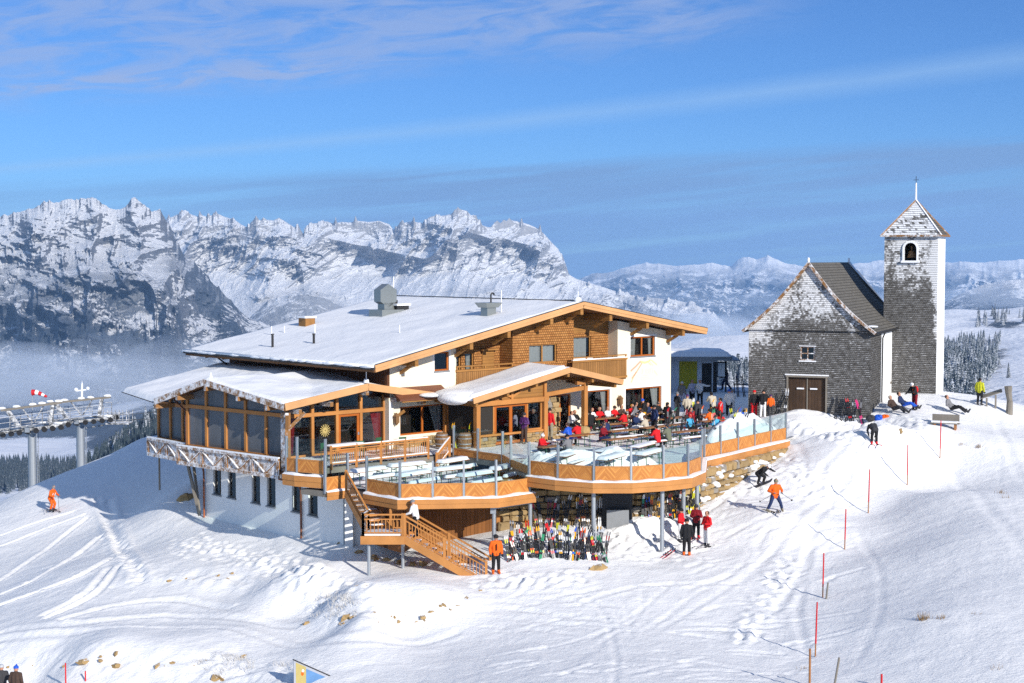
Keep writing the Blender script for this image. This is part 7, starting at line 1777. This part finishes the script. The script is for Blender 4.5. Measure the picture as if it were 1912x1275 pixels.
# ------------------------------------------------------------ snow heaps on the deck, drifts at the door
def heap(c,rx,ry,h,rz,name,label,seed,cat='snow pile',ground_z=None):
    X,Y=np.meshgrid(np.linspace(-1.15,1.15,46),np.linspace(-1.15,1.15,46));d=np.hypot(X,Y)*(1+.25*fbm(X*1.3+seed,Y*1.3,3,seed))
    k=np.clip(1-d**2,0,None)**.8;Z=h*k*(1+.5*fbm(X*2.2,Y*2.2,4,seed+3))+.05*fbm(X*6,Y*6,3,seed+5)*(k>0)-.08*(k<=0)
    if c.z<-.3 or c.y>91:
        ca,sa=math.cos(rz),math.sin(rz);WX=c.x+X*rx*ca-Y*ry*sa;WY=c.y+X*rx*sa+Y*ry*ca;Z=Z+gz0(WX,WY)-gz(c.x,c.y)
    o=grid_obj(name,X*rx,Y*ry,Z,M['snow']);o.location=c;o.rotation_euler=(0,0,rz);tag(o,label,cat,'shovelled snow piles');return o
heap(D0(1388,818),3.9,1.3,1.35,.95,'snow_pile','long shovelled snow pile behind the right glass with a ski stuck in it',3)
heap(D0(1152,872),2.3,.8,.75,.15,'snow_pile','shovelled snow pile behind the curved front glass, right of the centre post',5)
heap(D0(1078,874),2.2,.8,.9,.1,'snow_pile','shovelled snow pile behind the curved front glass, left of the centre post',7)
heap(D0(1015,868),1.3,.7,.6,-.3,'snow_pile','small snow pile at the left end of the curved front glass',9)
heap(G(1490,768)+Vector((0,0,-.15)),1.2,.7,.2,CAng,'snow_pile','snow drift against the left of the chapel door',11);heap(G(1556,772)+Vector((0,0,-.15)),1.1,.7,.22,CAng,'snow_pile','snow drift against the right of the chapel door',13)
heap(G(1706,782)+Vector((0,0,-.2)),2.2,.8,.25,-.2,'snow_pile','rough snow heap before the tower bench',17)
heap(Vector((2.4,73.6,-3.3)),2.2,.7,.3,.1,'snow_pile','low snow bank under the terrace behind the ski rack',23);heap(Vector((6.6,75.0,-2.9)),2.0,.8,.5,.3,'snow_pile','snow bank in front of the stone wall right of the shaft',25)
# ------------------------------------------------------------ piste poles, stakes, bench, boards
for i,(px,py,h,lab) in enumerate([(1755,855,2.2,'red piste pole farthest up, beside the small bench'),(1694,905,2.25,'red piste pole second from the chapel'),(1621,957,2.3,'red piste pole third from the chapel, right of the skier'),(1577,1026,2.0,'red piste pole leaning slightly, fourth from the chapel'),(1536,1116,2.0,'red piste pole beside a short grey stake'),(1522,1227,2.2,'red piste pole nearest the viewer at lower right')]):
    p=G(px,py);r=empty('piste_pole',p,0,lab,'marker pole','red piste poles');dx=random.uniform(-.03,.06)
    m=MB();m.tube((0,0,-.3),(dx*.3,0,h*.25),.03,.028,8);m.build('bare_foot',M['tabletop'],r);m=MB();m.tube((dx*.3,0,h*.25),(dx,0,h),.034,.03,8);m.build('red_tube',M['redpaint'],r)
for px,py,h,rx,mt,lab in ((1541,1119,.75,.15,'greywood','short grey stake leaning beside a red piste pole'),(1498,1300,1.75,.0,'tabletop','bare wooden stake at the bottom edge right of centre'),(1533,1306,1.5,.2,'greywood','grey leaning stake at the bottom edge'),(1638,1285,.6,0,'redpaint','tip of a red stake at the bottom edge')):
    p=G(px,min(py,1272));
    if py>1272: p=p+Vector((0,-(py-1272)*.05,-.15))
    m=MB();m.tube((0,0,-.4),(rx*h,0,h),.045,.04,8);o=m.build('stake',M[mt]);o.location=p;tag(o,lab,'stake','stakes at the piste edge')
for px,h,lab in ((123,1.4,'red stake at the bottom left edge, the taller of two'),(160,.95,'red stake at the bottom left edge, the shorter of two')):
    p=atz(px,1290,-7.7);m=MB();m.tube((0,0,-.4),(0,0,h-.2 if px<140 else h-.1),.035,.03,8);o=m.build('stake',M['redpaint']);o.location=p+Vector((0,0,0));tag(o,lab,'stake','red stakes at bottom left')
p=G(1765,797);r=empty('wooden_bench',p,R(-25),'weathered wooden bench half sunk in snow right of the tower','bench');
m=MB();m.box(-.8,.8,.15,.2,.35,.75);m.build('backrest',M['greywood'],r);m=MB();m.box(-.85,.85,-.25,.15,.2,.26);m.build('seat',M['greywood'],r)
for x in (-.6,.6): m=MB();m.box(x-.06,x+.06,-.2,.2,-.5,.2);m.build('leg',M['tabletop'],r)
m=MB();m.box(-.8,.7,-.22,.14,.262,.36);m.build('snow',M['snow_trim'],r)
p=G(1851,760);r=empty('panorama_board',p,R(-12),'sloping grey panorama board on two posts at the summit edge','information board');r.scale=(.58,.7,.8)
m=MB();m.add([(-1.1,-.3,.72),(1.1,-.3,1.3),(1.1,.4,1.48),(-1.1,.4,.9),(-1.1,-.3,.65),(1.1,-.3,1.23),(1.1,.4,1.41),(-1.1,.4,.83)],[(0,1,2,3),(7,6,5,4),(0,4,5,1),(1,5,6,2),(2,6,7,3),(3,7,4,0)]);m.build('board',M['greywood'],r)
for x in (-.5,.45): m=MB();m.box(x-.09,x+.09,-.05,.12,-.6,.85+x*.26);m.build('post',M['greywood'],r)
p=G(1884,772);m=MB();m.tube((0,0,-.5),(.04,0,.8),.24,.19,9);m.tube((.04,0,.8),(-.05,0,1.3),.17,.2,9);m.tube((-.05,0,1.3),(-.08,0,1.75),.2,.25,9);o=m.build('carved_post',M['greywood']);o.location=p;tag(o,'weathered carved wooden post on the skyline at the far right','post')
p=G(1640,787);
for i,(dx,c,lab) in enumerate(((-.5,'charcoal','dark rucksack on the left of the heap at the chapel corner'),(0,'blue','blue rucksack in the heap at the chapel corner'),(.45,'orange','orange rucksack in the heap at the chapel corner'))):
    m=MB();m.ball((0,0,.16),.26,0,12,(1.1,.8,.85),.08);m.ball((.1,-.12,.26),.15,0,8,(1,.7,.8),.08);o=m.build('rucksack',fab(CC[c]),None,True);o.location=p+Vector((dx,.1*i,.05));tag(o,lab,'rucksack','rucksacks at the chapel corner')
# advertising board whose top shows at the bottom edge
p=atz(565,1300,-6.9);r=empty('piste_sign',Vector((p.x,p.y,-6.9)),R(24),'slanted information panel with yellow and blue print at the bottom edge','sign')
tl,tr_=1.5,.95
m=MB();m.add([(-.35,0,0),(1.35,0,-.2),(1.35,0,.55),(-.35,0,tl),(-.35,.06,0),(1.35,.06,-.2),(1.35,.06,.55),(-.35,.06,tl)],[(0,1,2,3),(7,6,5,4),(0,4,5,1),(1,5,6,2),(2,6,7,3),(3,7,4,0)]);m.build('panel',m_plain('sign_grey',(.35,.37,.42),.5),r)
m=MB();m.quad((-.27,-.004,.05),(.15,-.004,.05),(.15,-.004,1.17),(-.27,-.004,1.4));m.build('yellow_print',m_plain('print_ochre',(.42,.34,.12),.5),r)
m=MB();m.quad((.15,-.005,-.1),(1.28,-.005,-.15),(1.28,-.005,.5),(.15,-.005,1.1));m.build('blue_print',m_plain('print_blue',(.10,.22,.42),.5,.3,0,.35,3),r)
m=MB();m.ball((0,-.012,.92),.075,0,10,(.8,.1,1.2));m.build('orange_mark',fab(CC['orange']),r);m=MB();m.ball((.02,-.014,1.03),.06,0,10,(.8,.1,1.));m.build('white_mark',M['snow_trim'],r);m=MB();m.ball((.85,-.012,.45),.1,0,10,(1,.1,.8));m.build('red_mark',fab((.45,.2,.16)),r)
m=MB();m.bar((-.37,.03,tl+.02),(1.37,.03,.57),.08,.04);m.build('top_rail',M['black'],r);m=MB();m.tube((-.2,.1,-1),(-.2,.1,1.35),.04);m.tube((1.2,.1,-1),(1.2,.1,.5),.04);m.build('post',M['black'],r)
# ------------------------------------------------------------ stones and tufts showing through the snow
STN=[]
for i in range(5):
    m=MB();random.seed(100+i);m.ball((0,0,0),1.,0,6,(1.,.8,.6),.75);STN.append(m.build('bank_stone',M['stone']))
us_=[False]*5
def stone(px,py,s,lab,grp,sq=1.):
    i=random.randrange(5);o=STN[i]
    if us_[i]: o=o.copy();COL.objects.link(o)
    us_[i]=True;o.location=G(px,py)+Vector((0,0,-.22*s*sq));o.scale=(s*random.uniform(.8,1.5),s,s*random.uniform(.6,1.)*sq);o.rotation_euler=(random.uniform(-.3,.3),random.uniform(-.3,.3),random.random()*6);tag(o,lab,'stone',grp)
random.seed(33)
for k in range(26): # ragged line below the stairs
    t=k/25;px=620+t*280+random.uniform(-8,8);py=1160-40*max(0,t-.55)/.45+random.uniform(-16,6)-(8 if t>.8 else 0);stone(px,py,random.uniform(.10,.24),'brown stone poking out of the snow bank below the stairs','stones of the bank below the stairs')
for k in range(10): stone(296+random.uniform(0,140),1068+random.uniform(0,18),random.uniform(.08,.19),'brown stone along the upper left snow bank','stones of the upper left bank')
for k in range(22): stone(random.choice((random.gauss(330,55),random.gauss(130,70))),1232+random.uniform(-14,22),random.uniform(.08,.24),'brown stone in the snow bank at the lower left','stones of the lower left bank')
for px,py,s in ((160,1233,.3),(385,1235,.3),(410,1268,.45),(430,1245,.3),(575,1163,.35),(650,1152,.4)): stone(px,py,s,'larger brown boulder half covered in snow at the lower left','boulders at the lower left')
for k,(px,py) in enumerate(((640,1012),(668,1030),(700,1040),(722,1045),(745,1050),(770,1055),(790,1053),(630,1006))): stone(px,py,.34,'snow capped boulder of the low wall under the timber landing','boulders under the landing',1.2)
stone(350,930,.75,'round rimed boulder beside the drainpipe at the left house corner',None);stone(1112,1062,.42,'brown boulder at the right end of the ski rack',None,1.6);stone(1680,803,.3,'flat stone in the trampled snow before the tower',None,.4);stone(676,1092,.3,'small snowy stone at the foot of the landing post',None)
M['rimegrass']=m_plain('rimed_grass',(.52,.50,.47),.9,.1,0,.35,20)
M['grass']=m_plain('dry_grass',(.20,.13,.06),.9,.1,0,.4)
def tuft(px,py,n,h,lab,mat='grass',w=.25):
    m=MB();m2=None
    for i in range(n):
        x,y=random.gauss(0,w*.5),random.gauss(0,w*.3);a,b=random.uniform(-.5,.5)*h,random.uniform(-.4,.4)*h;k=h*random.uniform(.5,1.)
        m.add([(x-.012,y,-.05),(x+.012,y,-.05),(x+a,y+b,k)],[(0,1,2)])
    o=m.build('grass_tuft',M[mat]);o.location=G(px,py);tag(o,lab,'grass tuft','dry tufts in the snow')
for px,py,n,h,lab in ((1725,1157,40,.4,'largest dry grass tuft on the right slope'),(1755,1155,16,.3,'thin dry grass blades right of the largest tuft'),(1828,835,24,.25,'dark dry tuft on the upper right slope'),(1795,830,14,.2,'sparse dry tuft left of the dark one'),(1870,920,18,.25,'dry tuft near the right edge halfway down'),(1880,930,12,.2,'sparse dry tuft at the right edge halfway down'),(1826,1148,8,.2,'few dry blades on the lower right slope'),(1860,1250,12,.25,'dry blades at the bottom right'),(1500,1250,8,.2,'dry blades beside the wooden stake')): tuft(px,py,n,h,lab)
for k in range(46):
    px=random.choice((random.gauss(635,26),random.gauss(430,40)));py=(1135 if px>560 else 1248)+random.uniform(-25,22);tuft(px,py,16,.34,'rimed dry grass tuft on the snow bank','rimegrass',.3)
# ------------------------------------------------------------ light, sky, air, camera
SUN_EL=R(24);SUN_AZ=R(35)   # the sun stands behind the viewer, to the right
sd=Vector((math.sin(SUN_AZ)*math.cos(SUN_EL),-math.cos(SUN_AZ)*math.cos(SUN_EL),math.sin(SUN_EL)))
ld=bpy.data.lights.new('sun','SUN');ld.energy=4.6;ld.angle=R(.53);ld.color=(1,.945,.86)
lo=bpy.data.objects.new('sun',ld);COL.objects.link(lo);lo.location=sd*200
lo.rotation_euler=(-sd).to_track_quat('-Z','Y').to_euler()
wd=bpy.data.worlds.new('World');sc.world=wd;wd.use_nodes=True
nt=wd.node_tree;nt.nodes.clear()
class WN(N):
    def __init__(s,t): s.t=t
w=WN(nt)
out=w.n('ShaderNodeOutputWorld');bg=w.n('ShaderNodeBackground');w.l(bg.outputs[0],out.inputs[0])
sky=w.n('ShaderNodeTexSky',sky_type='NISHITA');sky.sun_disc=False;sky.sun_elevation=SUN_EL;sky.sun_rotation=math.pi-SUN_AZ
sky.altitude=1800;sky.air_density=1.0;sky.dust_density=.3;sky.ozone_density=2.5
tc=w.n('ShaderNodeTexCoord');s=w.sep(tc.outputs['Generated'])
az=w.math('ARCTAN2',s[0],s[1]);el=w.math('ARCSINE',s[2])
u=w.math('MULTIPLY',az,F);v=w.math('MULTIPLY',el,F)     # angles in photograph pixels, right and up from straight ahead
def step(x,a,b):
    m=w.n('ShaderNodeMapRange',interpolation_type='SMOOTHSTEP');w.l(x,m.inputs[0]);m.inputs[1].default_value=a;m.inputs[2].default_value=b;return m.outputs[0]
def above(slope,c0): return w.math('SUBTRACT',v,w.math('MULTIPLY_ADD',u,slope,c0))
pc=w.comb(w.math('MULTIPLY',u,.0016),w.math('MULTIPLY',w.math('MULTIPLY_ADD',u,-.10,v),.011),0.)
n1=w.noise(pc,1.3,6,.6,.6);n2=w.noise(w.mapping(pc,(2.2,1.6,1)),1.7,8,.62,.8);n3=w.noise(w.mapping(pc,(.9,2.4,1)),1.,6,.55)
# long straight streak of cirrus, widening to the right
d=above(.105,256.);wd2=w.math('MULTIPLY_ADD',u,.013,26.)
st=w.math('SUBTRACT',1.,w.math('DIVIDE',w.math('ABSOLUTE',d),wd2),clamp=True)
streak=w.math('MULTIPLY',w.math('POWER',st,1.2),w.math('MULTIPLY_ADD',n2,.55,.45,clamp=True))
# wispy sheet at the upper left
top=w.math('MULTIPLY',step(w.math('MULTIPLY_ADD',n1,90.,above(.10,385.)),-10.,70.),step(n2,.32,.62))
top=w.math('MULTIPLY',top,step(u,620.,250.))
wisp=w.math('MULTIPLY',w.math('MULTIPLY',step(w.math('ABSOLUTE',above(.075,372.)),26.,4.),step(n2,.46,.62)),step(u,-250.,-420.))
# flat grey-mauve bank over the horizon
low=w.math('MULTIPLY',step(w.math('MULTIPLY_ADD',n3,60.,above(.045,196.)),22.,-8.),w.math('MULTIPLY_ADD',step(n3,.33,.55),.6,.4))
low=w.math('MULTIPLY',low,w.math('MULTIPLY_ADD',step(u,-900.,-100.),.6,.4))
skyc=w.mix(1.,sky.outputs[0],(.43,.76,1.26),'MULTIPLY')
c=w.mix(w.math('MULTIPLY',top,.6,clamp=True),skyc,(4.3,5.4,8.3))
c=w.mix(w.math('MULTIPLY',wisp,.6,clamp=True),c,(4.3,5.4,8.3))
c=w.mix(w.math('MULTIPLY',streak,.50,clamp=True),c,(4.6,7.0,10.))
c=w.mix(w.math('MULTIPLY',low,.95,clamp=True),c,(2.2,3.95,7.1))
w.l(c,bg.inputs[0]);bg.inputs[1].default_value=.074
# the air between here and the mountains
hb=MB();hb.box(-9000,9000,-60,17500,-900,520)
n=N('mountain_air');n.t.nodes.remove(n.p)
pv=n.n('ShaderNodeVolumePrincipled');pv.inputs['Color'].default_value=(.36,.62,1.0,1);pv.inputs['Density'].default_value=HAZE
pv.inputs['Anisotropy'].default_value=.0
n.l(pv.outputs[0],n.out.inputs['Volume'])
if HAZE>0: tag(hb.build('haze',n.m),kind='stuff')
cd=bpy.data.cameras.new('camera');cam=bpy.data.objects.new('camera',cd);COL.objects.link(cam)
cd.sensor_width=36;cd.lens=F/1912*36;cd.clip_end=80000;cd.clip_start=.5
cam.location=(0,0,H);cam.rotation_euler=(R(90)-TH,0,0);sc.camera=cam
sc.view_settings.view_transform='Standard';sc.view_settings.look='None';sc.view_settings.exposure=EXPO;sc.view_settings.gamma=1
sc.render.film_transparent=False
cy=sc.cycles;cy.max_bounces=8;cy.transparent_max_bounces=16;cy.volume_bounces=1;cy.diffuse_bounces=3;cy.glossy_bounces=3;cy.transmission_bounces=4
cy.use_adaptive_sampling=False;cy.use_denoising=False;cy.denoiser='OPENIMAGEDENOISE';cy.denoising_input_passes='RGB_ALBEDO_NORMAL';cy.denoising_prefilter='ACCURATE'
cy.caustics_reflective=False;cy.caustics_refractive=False

# ------------------------------------------------------------ banks of mist lying in the valley
def mist(px,py,D,rx,ry,rz,dens,seed):
    X,Y=np.meshgrid(np.linspace(0,2*math.pi,25)[:-1],np.linspace(0,math.pi,13));vs=[];fs=[];rd=random.Random(seed)
    m=MB();c=atY(px,py,D);nx=24
    for i in range(13):
        for j in range(nx):
            a,b=j*2*math.pi/nx,math.pi*i/12;k=1+.28*math.sin(2*a+seed)*math.sin(b)+.2*math.sin(3*a+b*2+seed*2)*math.sin(b)+.12*math.sin(5*a-seed)*math.sin(b)
            vs.append((c.x+rx*k*math.sin(b)*math.cos(a),c.y+ry*k*math.sin(b)*math.sin(a),c.z+rz*k*math.cos(b)*(1+.25*math.sin(4*a+seed))))
    for i in range(12):
        for j in range(nx): a=i*nx+j;b=i*nx+(j+1)%nx;fs.append((a,a+nx,b+nx,b))
    m.add(vs,fs);q=N('valley_mist');q.t.nodes.remove(q.p);pv=q.n('ShaderNodeVolumePrincipled');pv.inputs['Color'].default_value=(.82,.90,1.,1);pv.inputs['Density'].default_value=dens;q.l(pv.outputs[0],q.out.inputs['Volume'])
    tag(m.build('valley_mist',q.m,None,True),kind='stuff')
if HAZE>0:
    for i,a in enumerate([(60,735,3300,420,300,42,.0016),(190,715,3700,420,350,55,.0015),(300,672,3900,210,200,58,.0016),(120,690,4000,330,250,40,.0015),(-60,700,3600,400,300,70,.0015),(330,740,3300,200,200,30,.0017),
        (1340,612,3300,170,200,34,.0022),(1290,640,3200,130,160,26,.002),(1420,618,3500,160,200,24,.0018),(1500,560,9000,1300,600,60,.0004),(1850,555,6000,500,300,40,.0007),(1150,600,5200,420,300,40,.0008)]): mist(*a,i)
